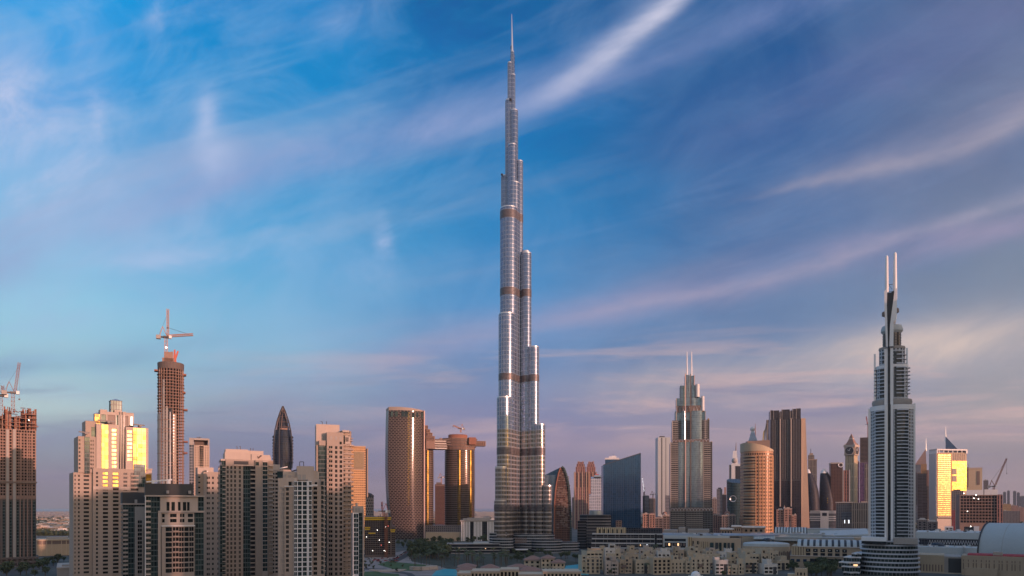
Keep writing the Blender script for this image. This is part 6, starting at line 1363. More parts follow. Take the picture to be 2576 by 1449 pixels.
def rotunda():
    t = T('mall_rotunda', 'round sand-coloured mall rotunda with a louvred band and a shallow grey roof', 'rotunda', 830, 2278, 15)
    cx = t.x(2278); r = t.x(2496)-cx; cy = r*.62
    m = MB(); m.lathe(cx, cy, [(r, 0), (r, t.z(352)), (r*.96, t.z(352))], 48, ry=.62); t.part('wall', m, 'sand_plaster', smooth=True)
    m = MB(); m.lathe(cx, cy, [(r+.2, t.z(430)), (r+.5, t.z(430)), (r+.5, t.z(384)), (r+.2, t.z(384))], 30, 0, PI*1.02, PI*1.56, .62); t.part('louvre_band', m, 'dark_lines', smooth=True)
    for y in (394, 404, 414, 424): m = MB(); m.lathe(cx, cy, [(r+.5, t.z(y)), (r+.9, t.z(y)), (r+.9, t.z(y-3)), (r+.5, t.z(y-3))], 30, 0, PI*1.02, PI*1.56, .62); t.part('louvre', m, 'light_metal')
    for i in range(9):
        a = PI*1.6+PI*.36*i/9; x, y = cx+r*math.cos(a), cy+.62*r*math.sin(a); m = MB(); m.box(x-.6, x+.6, y-.7, y+1, 2, t.z(392+8*(i % 2))); t.part('slot_window', m, 'brown_louvre')
    m = MB(); m.lathe(cx, cy, [(r*.97, t.z(356)), (r*.97, t.z(330)), (r*.9, t.z(322)), (r*.5, t.z(314)), (0, t.z(310))], 48, ry=.62); t.part('roof', m, 'grey_roof', smooth=True)
    m = MB(); xx = t.x(2292); m.lathe(xx, cy, [(t.x(2320)-xx, t.z(316)), ((t.x(2320)-xx)*.9, t.z(296)), ((t.x(2320)-xx)*.5, t.z(286)), (0, t.z(283))], 20); t.part('skylight', m, 'dark_glass', smooth=True)
    m = MB(); m.lathe(cx-4, cy, [(r+1.5, t.z(470)), (r+4, t.z(470)), (r+4, t.z(462)), (r+1.5, t.z(462))], 40, 0, PI, 2*PI, .62); t.part('canopy', m, 'brown_louvre')
    m = MB(); m.box(t.x(2200), t.x(2228), -1.2, -.8, t.z(466), t.z(454)); t.part('lit_sign', m, 'sign_light')
rotunda()
def mall_roofs():
    t = T('mall_hall', 'wide grey mall roof with ribbed skylight vaults behind the rotunda', 'mall hall', 1060, 480, 16)
    m = MB(); m.box(t.x(-60), t.x(1140), 30, 190, 0, t.z(290)); t.part('wall', m, 'sand_plaster')
    for a, b, u, v, d in ((30, 700, 262, 292, 34), (250, 1000, 292, 318, 20), (560, 1150, 210, 246, 170), (620, 1120, 268, 284, 60)):
        x0, x1 = t.x(a, d), t.x(b, d); n = 12
        P = [(x0+(x1-x0)*i/n, d-5*math.sin(PI*i/n)) for i in range(n+1)]+[(x1, d+40), (x0, d+40)]
        m = MB(); m.prism(P, t.z(v, d), t.z(u, d)); t.part('roof_plate', m, 'grey_roof')
        m = MB(); m.prism([(p[0], p[1]-.8) for p in P], t.z(u, d), t.z(u, d)+1.2); t.part('roof_edge', m, 'steel_roof')
    clutter(t, t.x(0, 34), t.x(700, 34), 36, 68, t.z(262, 34), 26, 2); clutter(t, t.x(620, 60), t.x(1100, 60), 62, 92, t.z(268, 60), 18, 3)
    vault(t, 250, 570, 262, 208, 70, 120, 'dark_panel', 11, ribm='grey_roof'); vault(t, 60, 260, 312, 262, 14, 50, 'grey_roof', 8)
    m = MB(); x = t.x(190); m.lathe(x, 12, [(9, t.z(336)), (8, t.z(312)), (4, t.z(300)), (0, t.z(298))], 16); t.part('skylight', m, 'dark_glass', smooth=True)
    m = MB(); x0, x1 = t.x(690, 90), t.x(1150, 90); m.prism([(x0, 60), (x1, 60), (x1, 180), (x0, 180)], t.z(300), 1, zt=lambda x, y: t.z(280)+(y-60)*.045+(x-x0)*.05); t.part('sloped_roof', m, 'grey_roof')
mall_roofs()
def mall_vaulted():
    t = T('mall_hall', 'sand mall hall with ribbed vault and six square windows left of the hotel podium', 'mall hall', 765, 760, 16)
    m = MB(); W = m.gridwall(t.x(420), t.x(1100), 0, t.z(372), t.cols(*[(552+68*i, 590+68*i) for i in range(6)]), [(t.z(425), t.z(394)), (t.z(470), t.z(432))], 0, .8, 50); t.part('wall', m, 'sand_plaster'); t.panes(W, .8, 'dark_glass')
    for i in range(6):
        m = MB(); m.lathe(t.x(569+68*i), 0, [(0, t.z(412)), (.9, t.z(408)), (0, t.z(404))], 8); t.part('wall_lamp', m, 'white_paint')
    m = MB(); m.gridwall(t.x(416), t.x(552), 0, t.z(376), (), (), -.5, .4, 20); t.part('ribbed_wall', m, 'slats')
    m = MB(); m.box(t.x(406), t.x(1100), -6, -.6, 0, t.z(462)); t.part('lower_wall', m, 'sand_plaster')
    m = MB(); m.box(t.x(590), t.x(880), -6.5, -5.9, t.z(530), t.z(482)); t.part('shop_window', m, 'dark_glass')
    m = MB(); m.box(t.x(748), t.x(764), -6.8, -6.4, t.z(522), t.z(508)); t.part('lit_window', m, 'warm_window')
    for i, a in enumerate((412, 464, 526)): m = MB(); m.box(t.x(a), t.x(a+34), -6.6, -5.9, t.z(516 if i else 540), t.z(490)); t.part('shop_panel', m, 'navy_curtain')
    m = MB(); m.box(t.x(404), t.x(1102), -7, .2, t.z(464), t.z(458)); t.part('ledge', m, 'pale_stone')
    vault(t, 470, 1110, 374, 318, 4, 48, 'dark_panel', 11, ribm='grey_roof')
    m = MB(); m.box(t.x(480), t.x(1100), -.8, .6, t.z(376), t.z(370)); t.part('gutter', m, 'white_panel')
mall_vaulted()
def mall_right():
    t = T('mall_hall', 'flat grey mall roof with a dark truss band right of the hotel podium', 'mall hall', 980, 1860, 16)
    m = MB(); m.box(t.x(1560), t.x(2190), 0, 60, 0, t.z(378)); t.part('wall', m, 'grey_roof')
    m = MB(); m.box(t.x(1570, 60), t.x(2200, 60), 62, 160, 0, t.z(240, 60)); t.part('rear_roof', m, 'grey_roof')
    m = MB(); m.box(t.x(1600, 60), t.x(2200, 60), 60, 62.2, t.z(372, 60), t.z(300, 60)); t.part('truss_band', m, 'dark_lines')
    m = MB()
    for i in range(20): a = 1690+24*i; m.beam((t.x(a, 60), 59.4, t.z(350, 60)), (t.x(a+12, 60), 59.4, t.z(312, 60)), .5); m.beam((t.x(a+12, 60), 59.4, t.z(312, 60)), (t.x(a+24, 60), 59.4, t.z(350, 60)), .5)
    t.part('truss', m, 'light_metal')
    m = MB(); x = t.x(1770, 20); m.lathe(x, 30, [(14, t.z(390)), (11, t.z(376)), (7, t.z(352)), (4, t.z(346)), (0, t.z(345))], 20); t.part('skylight', m, 'dark_glass', smooth=True)
    m = MB(); m.lathe(x, 30, [(17, t.z(392)), (17, t.z(386)), (11, t.z(380))], 24); t.part('skylight_ring', m, 'steel_roof', smooth=True)
    clutter(t, t.x(1600), t.x(2180), 4, 52, t.z(378), 26, 4); clutter(t, t.x(1600, 60), t.x(2180, 60), 70, 150, t.z(240, 60), 16, 5)
    m = MB(); m.box(t.x(2010, 10), t.x(2020, 10), -4, 50, t.z(470), t.z(372)); t.part('roof_step', m, 'steel_roof')
mall_right()
def mall_walls_right():
    t = T('mall_block', 'tan slotted mall wall right of the hotel podium', 'mall block', 705, 1800, 16)
    m = MB(); W = m.gridwall(t.x(1590), t.x(1836), 0, t.z(452), t.cols(*[(1612+28*i, 1622+28*i) for i in range(8)]), [(t.z(604), t.z(540))], 0, .7, 40); t.part('wall', m, 'tan_stone'); t.panes(W, .7, 'brown_louvre', 'slot_window')
    m = MB(); m.box(t.x(1836), t.x(1996), 1, 40, 0, t.z(462)); t.part('wall', m, 'grey_stone')
    m = MB(); m.box(t.x(1874), t.x(1992), .4, 1, t.z(610), t.z(478)); t.part('dark_screen', m, 'dark_panel')
    m = MB(); m.box(t.x(1590), t.x(2000), -8, 0, 0, t.z(610)); t.part('plinth', m, 'tan_stone')
mall_walls_right()
def mall_big():
    t = T('mall_block', 'big sand mall block with red roof deck and slotted walls at right edge', 'mall block', 668, 2300, 16)
    m = MB(); W = m.gridwall(t.x(1996), t.x(2800), 0, t.z(462), t.cols(*[(2010+40*i+(i % 3)*6, 2017+40*i+(i % 3)*6) for i in range(19)]), [(t.z(590), t.z(530)), (t.z(520), t.z(500))], 0, .7, 34); t.part('wall', m, 'sand_plaster'); t.panes(W, .7, 'brown_louvre', 'slot_window')
    m = MB(); m.box(t.x(2050), t.x(2780), 4, 32, t.z(462), t.z(452)); t.part('roof_deck', m, 'red_roof')
    m = MB(); m.gridwall(t.x(2030), t.x(2330), 0, t.z(576), (), (), -4, .5, 3.8); t.part('lower_wall', m, 'sand_plaster')
    m = MB(); m.box(t.x(2288), t.x(2380), 4, 16, t.z(458), t.z(424)); t.part('plant_box', m, 'pale_stone')
mall_big()
def vault_hall():
    t = T('vaulted_hall', 'huge smooth pale grey barrel-vaulted roof hall at the right edge', 'hall', 740, 2150, 16, yaw=-20)
    x0, x1, n = 0., 190., 18; zb, zt = t.z(454), t.z(150, 30); m = MB()
    arc = [(30-30*math.cos(PI*i/n), zb+(zt-zb)*math.sin(PI*i/n)) for i in range(n+1)]
    for (p, q), (r, s) in zip(arc, arc[1:]): m.face([(x0, p, q), (x1, p, q), (x1, r, s), (x0, r, s)])
    m.face([(x0, p, q) for p, q in arc[::-1]]); m.face([(x1, p, q) for p, q in arc]); t.part('vault_roof', m, 'grey_roof', smooth=True)
    e = MB()
    for (p, q), (r, s) in zip(arc, arc[1:]): e.beam((x0-.3, p, q+.2), (x0-.3, r, s+.2), 1.3)
    t.part('roof_edge', e, 'dark_steel')
    for k in range(1, 9):
        e = MB()
        for (p, q), (r, s) in zip(arc, arc[1:]): e.beam((x0+k*21, p, q+.02), (x0+k*21, r, s+.02), .25)
        t.part('roof_seam', e, 'grey_stone')
    m = MB(); m.box(x0-2, x1, -2, 62, 0, zb); t.part('wall', m, 'sand_plaster')
vault_hall()
# ---------------------------------------------------------------- domed mansions and pink blocks in the middle ground
def mansion(label, Y, reg, x0, x1, top, dome=None, mat='mid_city_pink', seed=0, roofs='roof_tile'):
    t = T('apartment_block', label, 'apartment block', Y, (x0+x1)/2, reg)
    rnd = random.Random(seed); w = x1-x0; n = max(2, int(w/34))
    for i in range(n):
        a = x0+w*i/n; b = x0+w*(i+1)/n; tp = top+rnd.uniform(-4, 12)
        cols = t.cols((a+w/n*.18, a+w/n*.36), (a+w/n*.6, a+w/n*.8)); m = MB()
        W = m.gridwall(t.x(a), t.x(b), 0, t.z(tp), cols, t.rows(tp+8, tp+90, 11, 6), rnd.uniform(-3, 2), .6, 22); t.part('wall', m, mat)
        y0 = min(v[1] for v in m.v); t.panes(W, y0+.6, 'window_glass', limit=30)
        m = MB(); m.box(t.x(a)-.5, t.x(b)+.5, y0-.8, y0+1, t.z(tp)-.6, t.z(tp)+.8); t.part('cornice', m, 'pale_stone')
        if rnd.random() < .6: m = MB(); m.prism([(t.x(a+2), y0+3), (t.x(b-2), y0+3), (t.x(b-2), y0+16), (t.x(a+2), y0+16)], t.z(tp), t.z(tp-9), sc=.4); t.part('roof', m, roofs)
        else: m = MB(); m.box(t.x(a+w/n*.3), t.x(a+w/n*.7), y0+4, y0+12, t.z(tp), t.z(tp-8)); t.part('roof_box', m, 'pale_stone')
    if dome:
        dx, dy, r = dome; X0 = t.x(dx); R0 = t.px(r); zb = t.z(dy)
        m = MB(); m.lathe(X0, 8, [(R0, t.z(top+6)), (R0, zb), (R0*.9, zb+R0*.5), (R0*.6, zb+R0*.85), (0, zb+R0)], 20); t.part('dome', m, 'roof_tile', smooth=True)
        m = MB(); m.tube([(X0, 8, zb+R0), (X0, 8, zb+R0*2.)], [.7, .2], 6); t.part('finial', m, 'pale_stone')
        m = MB(); m.tube([(X0-R0*.7*math.cos(PI*i/8), 8-R0-1, zb-R0*.9+R0*.9*math.sin(PI*i/8)) for i in range(9)], .8, 5); t.part('arch_trim', m, 'white_panel')
mansion('pink sunlit apartment block with flat roofs right of the slanted blue tower', 1600, 6, 18, 98, 1058, None, 'mid_city_pink', 1)
mansion('grey block with small red dome and spire at left foot of the twin-spired tower', 1520, 6, 96, 192, 1070, (156, 1056, 14), 'mid_city', 2)
mansion('pink low block with a red-tiled dome just right of the twin-spired tower', 1560, 6, 460, 520, 1062, (492, 1068, 10), 'mid_city_pink', 3)
mansion('beige block with a big arched dome facing the green drum tower', 1520, 6, 516, 606, 1066, (552, 1056, 18), 'mid_city', 4)
mansion('beige block with a small arch against the left side of the orange hotel', 1540, 6, 628, 676, 1076, (650, 1070, 12), 'mid_city', 5)
mansion('tall pink apartment block with many turrets right of the orange hotel', 1600, 6, 862, 960, 1022, (912, 1016, 7), 'mid_city_pink', 6, 'pale_stone')
mansion('lower pink wing with turrets beside the sunlit wall of the ribbed tower', 1590, 6, 958, 988, 1066, None, 'mid_city_pink', 7, 'pale_stone')
mansion('low pale buildings below the golden tower near the red mast', 1600, 8, 350, 440, 1204, None, 'mid_city', 8, 'pale_stone')
def long_beige():
    t = T('long_building', 'long sand building with grouped brown windows right of the far left tower', 'long building', 960, 360, 1)
    m = MB(); W = m.gridwall(t.x(236), t.x(500), 0, t.z(1213), t.cols((243, 268), (274, 298), (305, 331), (340, 392), (402, 425), (433, 455), (464, 490)), [(t.z(1244), t.z(1222)), (t.z(1318), t.z(1250))], 0, .8, 40); t.part('wall', m, 'tan_stone')
    up = [w for w in W if w[2] > t.z(1246)]; t.panes(W, .8, 'brown_louvre')
    for a in (238, 270, 301, 334, 396, 428, 459): m = MB(); m.box(t.x(a), t.x(a+4), -.5, 0, t.z(1340), t.z(1216)); t.part('pilaster', m, 'cream_plaster')
    m = MB(); m.box(t.x(234), t.x(502), -.8, 41, t.z(1218), t.z(1211)); t.part('cornice', m, 'cream_plaster')
    m = MB(); m.box(t.x(300), t.x(440), 10, 26, t.z(1213), t.z(1198)); t.part('roof_block', m, 'grey_stone')
    m = MB(); m.box(t.x(236), t.x(500), -8, -.6, 0, t.z(1338, -8)); t.part('front_block', m, 'tan_stone')
long_beige()
t = slab_of('low_building', 'flat grey-roofed low building at the bottom left beside the gold-glass tower', 'low building', 640, 1, 368, 520, 1398, 'grey_stone', 60, extra=[('roof_slab', 366, 522, 1392, 1400, -1, 61, 'pale_stone'), ('roof_box', 400, 450, 1380, 1392, 10, 26, 'grey_stone')])
# skyline blocks: filler towers and the hazy far right
BL = [(8, 726, 740, 1082, 3900, 'a pale'), (8, 744, 756, 1076, 4100, 'a taller pale'), (8, 770, 784, 1078, 4000, 'a square grey'), (8, 786, 800, 1084, 4200, 'a faint grey'), (8, 800, 830, 1100, 4600, 'a broad faint')]
for i, (rg, a, b, tp, Y, w) in enumerate(BL):
    t = slab_of('far_tower', w[2:]+' hazy tower on the right horizon, '+('nearest the rust crane', 'second from the rust crane', 'third from the rust crane', 'fourth from the rust crane', 'at the very edge')[i], 'tower', Y, rg, a, b, tp, 'mid_city_grey', 40, extra=[('roof_box', a+3, b-3, tp-3, tp, 5, 20, 'grey_stone')])
for i, (a, b, tp, lb) in enumerate(((724, 762, 1134, 'orange sunlit low block right of the open concrete frame'), (760, 792, 1140, 'second orange sunlit low block toward the right edge'), (790, 840, 1148, 'long orange low block at the right edge'), (725, 800, 1164, 'shaded long low block in front of the orange blocks'), (640, 662, 1030, 'grey block just right of the orange slotted block'))):
    slab_of('low_block', lb, 'low block', (2900, 2950, 3000, 2500, 2600)[i], 8, a, b, tp, ('orange_grid', 'mid_city_pink', 'mid_city_pink', 'mid_city', 'mid_city')[i], 60, extra=[('roof_box', a+6, a+14, tp-5, tp, 8, 30, 'pale_stone'), ('roof_box', a+17, a+20, tp-3, tp, 8, 30, 'grey_stone')])

# ---------------------------------------------------------------- ground, water, roads
def ground_mat(name, c0, c1, sc, rough=.9, det=8):
    m, t, b = new_mat(name); tc = t.n.new('ShaderNodeTexCoord').outputs['Object']
    n = t.noise(tc, sc, det, .65); t.put(b.inputs['Base Color'], t.ramp(n, [(.35, c0), (.65, c1)], 'LINEAR')); b.inputs['Roughness'].default_value = rough
    return m
ground_mat('desert_city', (.04, .052, .045), (.12, .115, .11), .018); ground_mat('grass_mat', (.035, .075, .018), (.07, .12, .03), .06); ground_mat('asphalt', (.05, .05, .055), (.085, .08, .08), .05)
ground_mat('paving', (.20, .17, .16), (.32, .27, .25), .05); ground_mat('park_soil', (.025, .035, .02), (.07, .07, .05), .04); ground_mat('roof_gravel', (.2, .18, .16), (.3, .27, .24), .1)
m, t_, b = new_mat('lagoon_water'); b.inputs['Base Color'].default_value = (.02, .33, .40, 1); b.inputs['Roughness'].default_value = .4; b.inputs['Specular IOR Level'].default_value = .12
bp = t_.n.new('ShaderNodeBump'); bp.inputs['Strength'].default_value = .15; t_.l.new(t_.noise(None, 60., 3), bp.inputs['Height']); t_.l.new(bp.outputs[0], b.inputs['Normal'])
m, t_, b = new_mat('sea_water'); b.inputs['Base Color'].default_value = (.03, .055, .07, 1); b.inputs['Roughness'].default_value = .3
def sheet(name, pts, z, mat, kind='structure', reg=0):
    sc, ox, oy = REG[reg]; P = []
    for x, y in pts: vy = oy+y*sc; Y = gY(vy) if reg >= 0 else y; P.append((gx(ox+x*sc, Y), Y))
    mb = MB(); mb.face([(*p, z) for p in P], P); o = mb.build(name, mat); tag(o, kind=kind); return o
def flat(name, P, z, mat, kind='structure'):
    mb = MB(); mb.face([(*p, z) for p in P], P); return tag(mb.build(name, mat), kind=kind)
flat('ground', [(-40000, -3000), (40000, -3000), (40000, 60000), (-40000, 60000)], 0, 'desert_city')
flat('sea', [(-40000, 9200), (40000, 12500), (40000, 59000), (-40000, 59000)], .6, 'sea_water')
sheet('park_ground', [(560, 744), (560, 600), (640, 470), (820, 340), (1560, 330), (2100, 520), (2500, 600), (2576, 744)], .02, 'park_soil', reg=17)
sheet('plaza', [(160, 744), (160, 560), (640, 470), (700, 590), (1000, 640), (1300, 744)], .04, 'paving', reg=17)
sheet('lawn', [(330, 620), (440, 588), (880, 628), (960, 660), (800, 690), (560, 690)], .08, 'grass_mat', reg=17)
sheet('lawn', [(160, 760), (160, 700), (330, 695), (380, 712), (560, 722), (570, 760)], .08, 'grass_mat', reg=17)
sheet('lagoon', [(910, 744), (960, 690), (1050, 668), (1230, 676), (1200, 744)], .1, 'lagoon_water', reg=17)
sheet('lagoon', [(505, 560), (520, 520), (640, 506), (720, 500), (720, 600), (620, 600), (520, 580)], .1, 'lagoon_water', reg=15)
sheet('road', [(440, 600), (600, 520), (700, 430), (760, 390), (800, 394), (740, 450), (650, 540), (500, 620)], .06, 'asphalt', reg=17)
sheet('road', [(180, 660), (420, 668), (700, 715), (760, 760), (690, 760), (640, 730), (400, 690), (180, 676)], .1, 'asphalt', reg=17)
sheet('road', [(0, 1449), (0, 1420), (260, 1385), (500, 1362), (500, 1375), (280, 1404), (60, 1449)], .06, 'asphalt', reg=1)
def terraces():
    t = T('garden_terrace', 'curved white terrace wall with arches at the end of the lawn', 'garden wall', 740, 800, 17)
    m = MB(); pts = [(t.x(690), 0, 2), (t.x(730), -5, 4), (t.x(800), -7, 4), (t.x(880), -4, 4), (t.x(970), 2, 4)]
    for p, q in zip(pts, pts[1:]): m.beam((p[0], p[1], 2), (q[0], q[1], 2), 3.6)
    t.part('curved_wall', m, 'pale_stone')
    m = MB(); m.box(t.x(850), t.x(975), 0, 10, 0, t.z(640)); t.part('pavilion', m, 'sand_plaster')
    for i in range(5): m = MB(); m.box(t.x(860+22*i), t.x(872+22*i), -.3, .1, 0, t.z(660)); t.part('arch_opening', m, 'interior_shade')
    for i in range(4): m = MB(); y = 640+i*12; m.box(t.x(240+i*40), t.x(640-i*20), -2-i*6, 1-i*6, 0, .9); t.part('terrace_step', m, 'pale_stone')
terraces()

# ---------------------------------------------------------------- palace with pink hipped roofs
def hip(mb, x0, x1, y0, y1, z0, h, ov=1.2):
    x0 -= ov; x1 += ov; y0 -= ov; y1 += ov; ins = min(x1-x0, y1-y0)*.42
    a = [(x0, y0), (x1, y0), (x1, y1), (x0, y1)]; b = [(x0+ins, y0+ins), (x1-ins, y0+ins), (x1-ins, y1-ins), (x0+ins, y1-ins)]
    for i in range(4): j = (i+1) % 4; mb.face([(*a[i], z0), (*a[j], z0), (*b[j], z0+h), (*b[i], z0+h)])
    mb.face([(*p, z0+h) for p in b]); mb.face([(*p, z0-.01) for p in a[::-1]])
def pavilion_house(label, Y, reg, x0, x1, eave, peak, d=16, nw=3, group='palace pavilions with pink hipped roofs', arches=False):
    t = T('palace_pavilion', label, 'palace building', Y, (x0+x1)/2, reg, yaw=random.Random(x0).uniform(-4, 4), group=group)
    w = x1-x0; ze = t.z(eave)
    c = t.cols(*[(x0+w*(i+.3)/nw, x0+w*(i+.7)/nw) for i in range(nw)]); r = [(max(.5, ze-1.2-3.6*k-1.9), ze-1.2-3.6*k) for k in range(max(1, int(ze/3.8)))][::-1]
    r = [q for q in r if q[1]-q[0] > 1.]
    m = MB(); W = m.gridwall(t.x(x0), t.x(x1), 0, ze, c, r, 0, .5, d); t.part('wall', m, 'cream_plaster'); t.panes(W, .5, 'window_glass')
    m = MB(); hip(m, t.x(x0), t.x(x1), 0, d, ze, t.z(peak)-ze); t.part('roof', m, 'roof_tile')
    m = MB(); m.box(t.x(x0)-.4, t.x(x1)+.4, -.5, 0, ze-.9, ze-.25); t.part('cornice', m, 'pale_stone')
    return t
PV = [(17, 1196, 1378, 645, 616, 612, 'left palace pavilion, rear of its pair, with a pink hipped roof by the turquoise lagoon'), (17, 1186, 1368, 680, 648, 578, 'left palace pavilion, front of its pair, with a pink hipped roof by the turquoise lagoon'),
      (17, 1450, 1630, 664, 626, 592, 'middle palace pavilion with a pink hipped roof'), (17, 1745, 1960, 655, 622, 606, 'broad low palace wing with a pink hipped roof left of the square roof towers'), (17, 1850, 2090, 692, 652, 566, 'front palace wing with a pink hipped roof and arched gallery'),
      (17, 1905, 2080, 572, 532, 636, 'left square palace tower with a pink hipped roof'), (17, 2090, 2225, 556, 528, 624, 'tallest square palace tower with a pink hipped roof'), (17, 2210, 2340, 602, 574, 612, 'right palace wing with a pink hipped roof next to the dark garden')]
for rg, a, b, ev, pk, Y, lb in PV: pavilion_house(lb, Y, rg, a, b, ev, pk)
def palace_base():
    t = T('palace_wing', 'long flat-roofed cream palace wing with dark openings in the foreground', 'palace building', 545, 1800, 17)
    for a, b, tp, d in ((1190, 1335, 712, -4), (1335, 1645, 694, 0), (1645, 1850, 690, 10), (1845, 2110, 722, -4), (2110, 2520, 700, 2)):
        w = b-a; n = max(3, int(w/38)); m = MB(); W = m.gridwall(t.x(a), t.x(b), 0, t.z(tp), t.cols(*[(a+w*(i+.22)/n, a+w*(i+.74)/n) for i in range(n)]), [(2, max(3., t.z(tp+24)))], d, 1., 26); t.part('wall', m, 'cream_plaster'); t.panes(W, d+1., 'interior_shade', 'opening')
        m = MB(); m.box(t.x(a)-.3, t.x(b)+.3, d-.5, d, t.z(tp)-.8, t.z(tp)+.4); t.part('cornice', m, 'pale_stone')
palace_base()
t = slab_of('market_hall', 'teal netted low hall beside the small lagoon left of the old quarter', 'low building', 760, 15, 655, 716, 540, 'dark_lines', 14, extra=[('roof', 650, 720, 532, 542, -1, 15, 'teal_glass')])

# ---------------------------------------------------------------- old quarter: sand-coloured houses
ORD = ['first', 'second', 'third', 'fourth', 'fifth', 'sixth', 'seventh', 'eighth', 'ninth', 'tenth', 'eleventh', 'twelfth', 'thirteenth', 'fourteenth', 'fifteenth', 'sixteenth']
ROWN = ['farthest', 'fourth nearest', 'third nearest', 'second nearest', 'nearest']
def crenels(mb, x0, x1, y0, y1, z, s=.8, h=.9):
    """merlons round the roof edge on one low continuous kerb"""
    def side(p, q, nx, ny):
        L = math.dist(p, q); n = max(3, int(L/s/1.1)); n += 1-n % 2; d = .35
        for i in range(n):
            a = (p[0]+(q[0]-p[0])*i/n, p[1]+(q[1]-p[1])*i/n); b = (p[0]+(q[0]-p[0])*(i+1)/n, p[1]+(q[1]-p[1])*(i+1)/n)
            mb.prism([a, b, (b[0]+nx*d, b[1]+ny*d), (a[0]+nx*d, a[1]+ny*d)], z, z+(h if i % 2 == 0 else .15))
    side((x0, y0), (x1, y0), 0, 1); side((x1, y0), (x1, y1), -1, 0); side((x0, y1), (x0, y0), 1, 0)
def house(rnd, X, Y, w, d, h, label, rot):
    o = tag(empty('old_house', (X, Y, 0), rot), label, 'house', 'flat-roofed houses of the sand-coloured old quarter')
    mat = rnd.choice(('cream_plaster', 'cream_plaster', 'pale_stone', 'sand_plaster', 'tan_stone', 'white_plaster')); tt = T.__new__(T); tt.o = o; tt.cache = {}
    bl = [(-w/2, w/2, 0, d, 0, h)]
    k = rnd.random()
    if k < .7: a = rnd.uniform(-w/2+.01, 0); bl.append((a, a+w*rnd.uniform(.3, .5), d*.25, d-.01, h, h+rnd.uniform(2.8, 4.2)))
    if rnd.random() < .5: bl.append((-w/2-.01-w*.28, -w/2-.01, 1.5, d*.8, 0, h*rnd.uniform(.55, .8)))
    if rnd.random() < .35: a = rnd.uniform(-w/2, w/2-4.2); bl.append((a, a+4., -1.2, 3., 0, h+rnd.uniform(2., 5.)))
    for i, (a, b, c, e, z0, z1) in enumerate(bl):
        n = max(1, int((b-a)/3.6)); f0, f1 = rnd.choice(((.3, .68), (.2, .78), (.26, .72), (.12, .88))); cs = [(a+(b-a)*(j+f0)/n, a+(b-a)*(j+f1)/n) for j in range(n)]
        hh = rnd.choice((1.7, 2.1, 2.4)); rs = [(z, z+hh) for z in [z0+1.2+3.5*q for q in range(8)] if z+2.4 < z1]
        m = MB(); W = m.gridwall(a, b, z0, z1, cs, rs, c, .45, e-c, 0, 1)
        m.build('wall', [mat, 'roof_gravel'], o)
        W = [q for q in W if rnd.random() < .8]; tt.panes(W, c+.45, rnd.choice(('window_glass', 'interior_shade', 'interior_shade', 'dark_panel')), limit=40)
        m = MB(); q = .3; m.prism([(a-.1, c-.1), (b+.1, c-.1), (b+.1, c+q), (a-.1, c+q)], z1, z1+.9); m.prism([(a-.1, c+q), (a+q, c+q), (a+q, e), (a-.1, e)], z1, z1+.9); m.prism([(b-q, c+q), (b+.1, c+q), (b+.1, e), (b-q, e)], z1, z1+.9)
        m.build('parapet', mat, o)
        if rnd.random() < .45: m = MB(); crenels(m, a-.1, b+.1, c-.1, e, z1+.9); m.build('battlement', mat, o)
    if rnd.random() < .35: m = MB(); a = rnd.uniform(-w/2+.5, w/2-5); m.box(a, a+4.4, -1.3, 0, h*.45, h*.45+2.8); m.build('bay_balcony', 'brown_louvre', o)
    if rnd.random() < .3: m = MB(); a = rnd.uniform(-w/2+1, w/2-4); m.box(a, a+3, -.12, 0, .1, h*.8); m.build('gate_recess', 'dark_panel', o)
    for q in range(rnd.randint(1, 3)): m = MB(); a = rnd.uniform(-w/2+1, w/2-2.5); m.box(a, a+1.4, d*.15, d*.15+1.2, h, h+1.1); m.build('roof_unit', rnd.choice(('white_panel', 'grey_stone')), o)
    return o
def old_town():
    rnd = random.Random(11)
    for r, (Y, xa, xb) in enumerate(((870, 1500, 1885), (825, 1480, 1935), (780, 1478, 1950), (735, 1476, 1990), (692, 1474, 1960))):
        x = gx(xa, Y); end = gx(xb, Y); i = 0
        while x < end and i < 16:
            w = rnd.uniform(12, 19); h = rnd.choice((9., 12.5, 16., 16., 19.)) if r < 4 else rnd.choice((9., 12.5, 15.))
            if r == 0: h = min(h, 12.5)
            look = {9.: 'low', 12.5: 'three-storey', 15.: 'four-storey', 16.: 'four-storey', 19.: 'five-storey'}[h]
            house(rnd, x+w/2, Y+rnd.uniform(-8, 8), w, rnd.uniform(12, 17), h, '%s sand-coloured house, %s from left, %s row of old quarter' % (look, ORD[i], ROWN[r]), R(rnd.uniform(-14, 14)))
            x += w+rnd.uniform(1.5, 6.); i += 1
old_town()
def dome_house(label, reg, zx, zy, r, Y, mat='cream_plaster'):
    t = T('domed_house', label, 'domed house', Y, zx, reg); R0 = t.px(r); zb = t.z(zy)
    m = MB(); m.gridwall(-R0*1.5, R0*1.5, 0, zb, [(-.9, .9)], [(max(.5, zb-4), max(2., zb-1.4))], -R0*1.5, .5, R0*3); t.part('wall', m, 'cream_plaster')
    m = MB(); m.lathe(0, 0, [(R0, zb), (R0*.93, zb+R0*.4), (R0*.7, zb+R0*.75), (R0*.36, zb+R0*.95), (0, zb+R0)], 20); t.part('dome', m, mat, smooth=True)
    m = MB(); m.box(-.85, .85, -R0*1.5+.45, -R0*1.5+.5, max(.5, zb-4), max(2., zb-1.4)); t.part('arched_opening', m, 'interior_shade')
dome_house('white domed house at the bottom edge of the old quarter', 15, 1660, 608, 42, 604, 'white_paint')
dome_house('small cream domed house in the left back of the old quarter', 15, 962, 428, 20, 802); dome_house('cream domed house before the dark wavy block, right of the smaller dome', 15, 1214, 420, 20, 803)
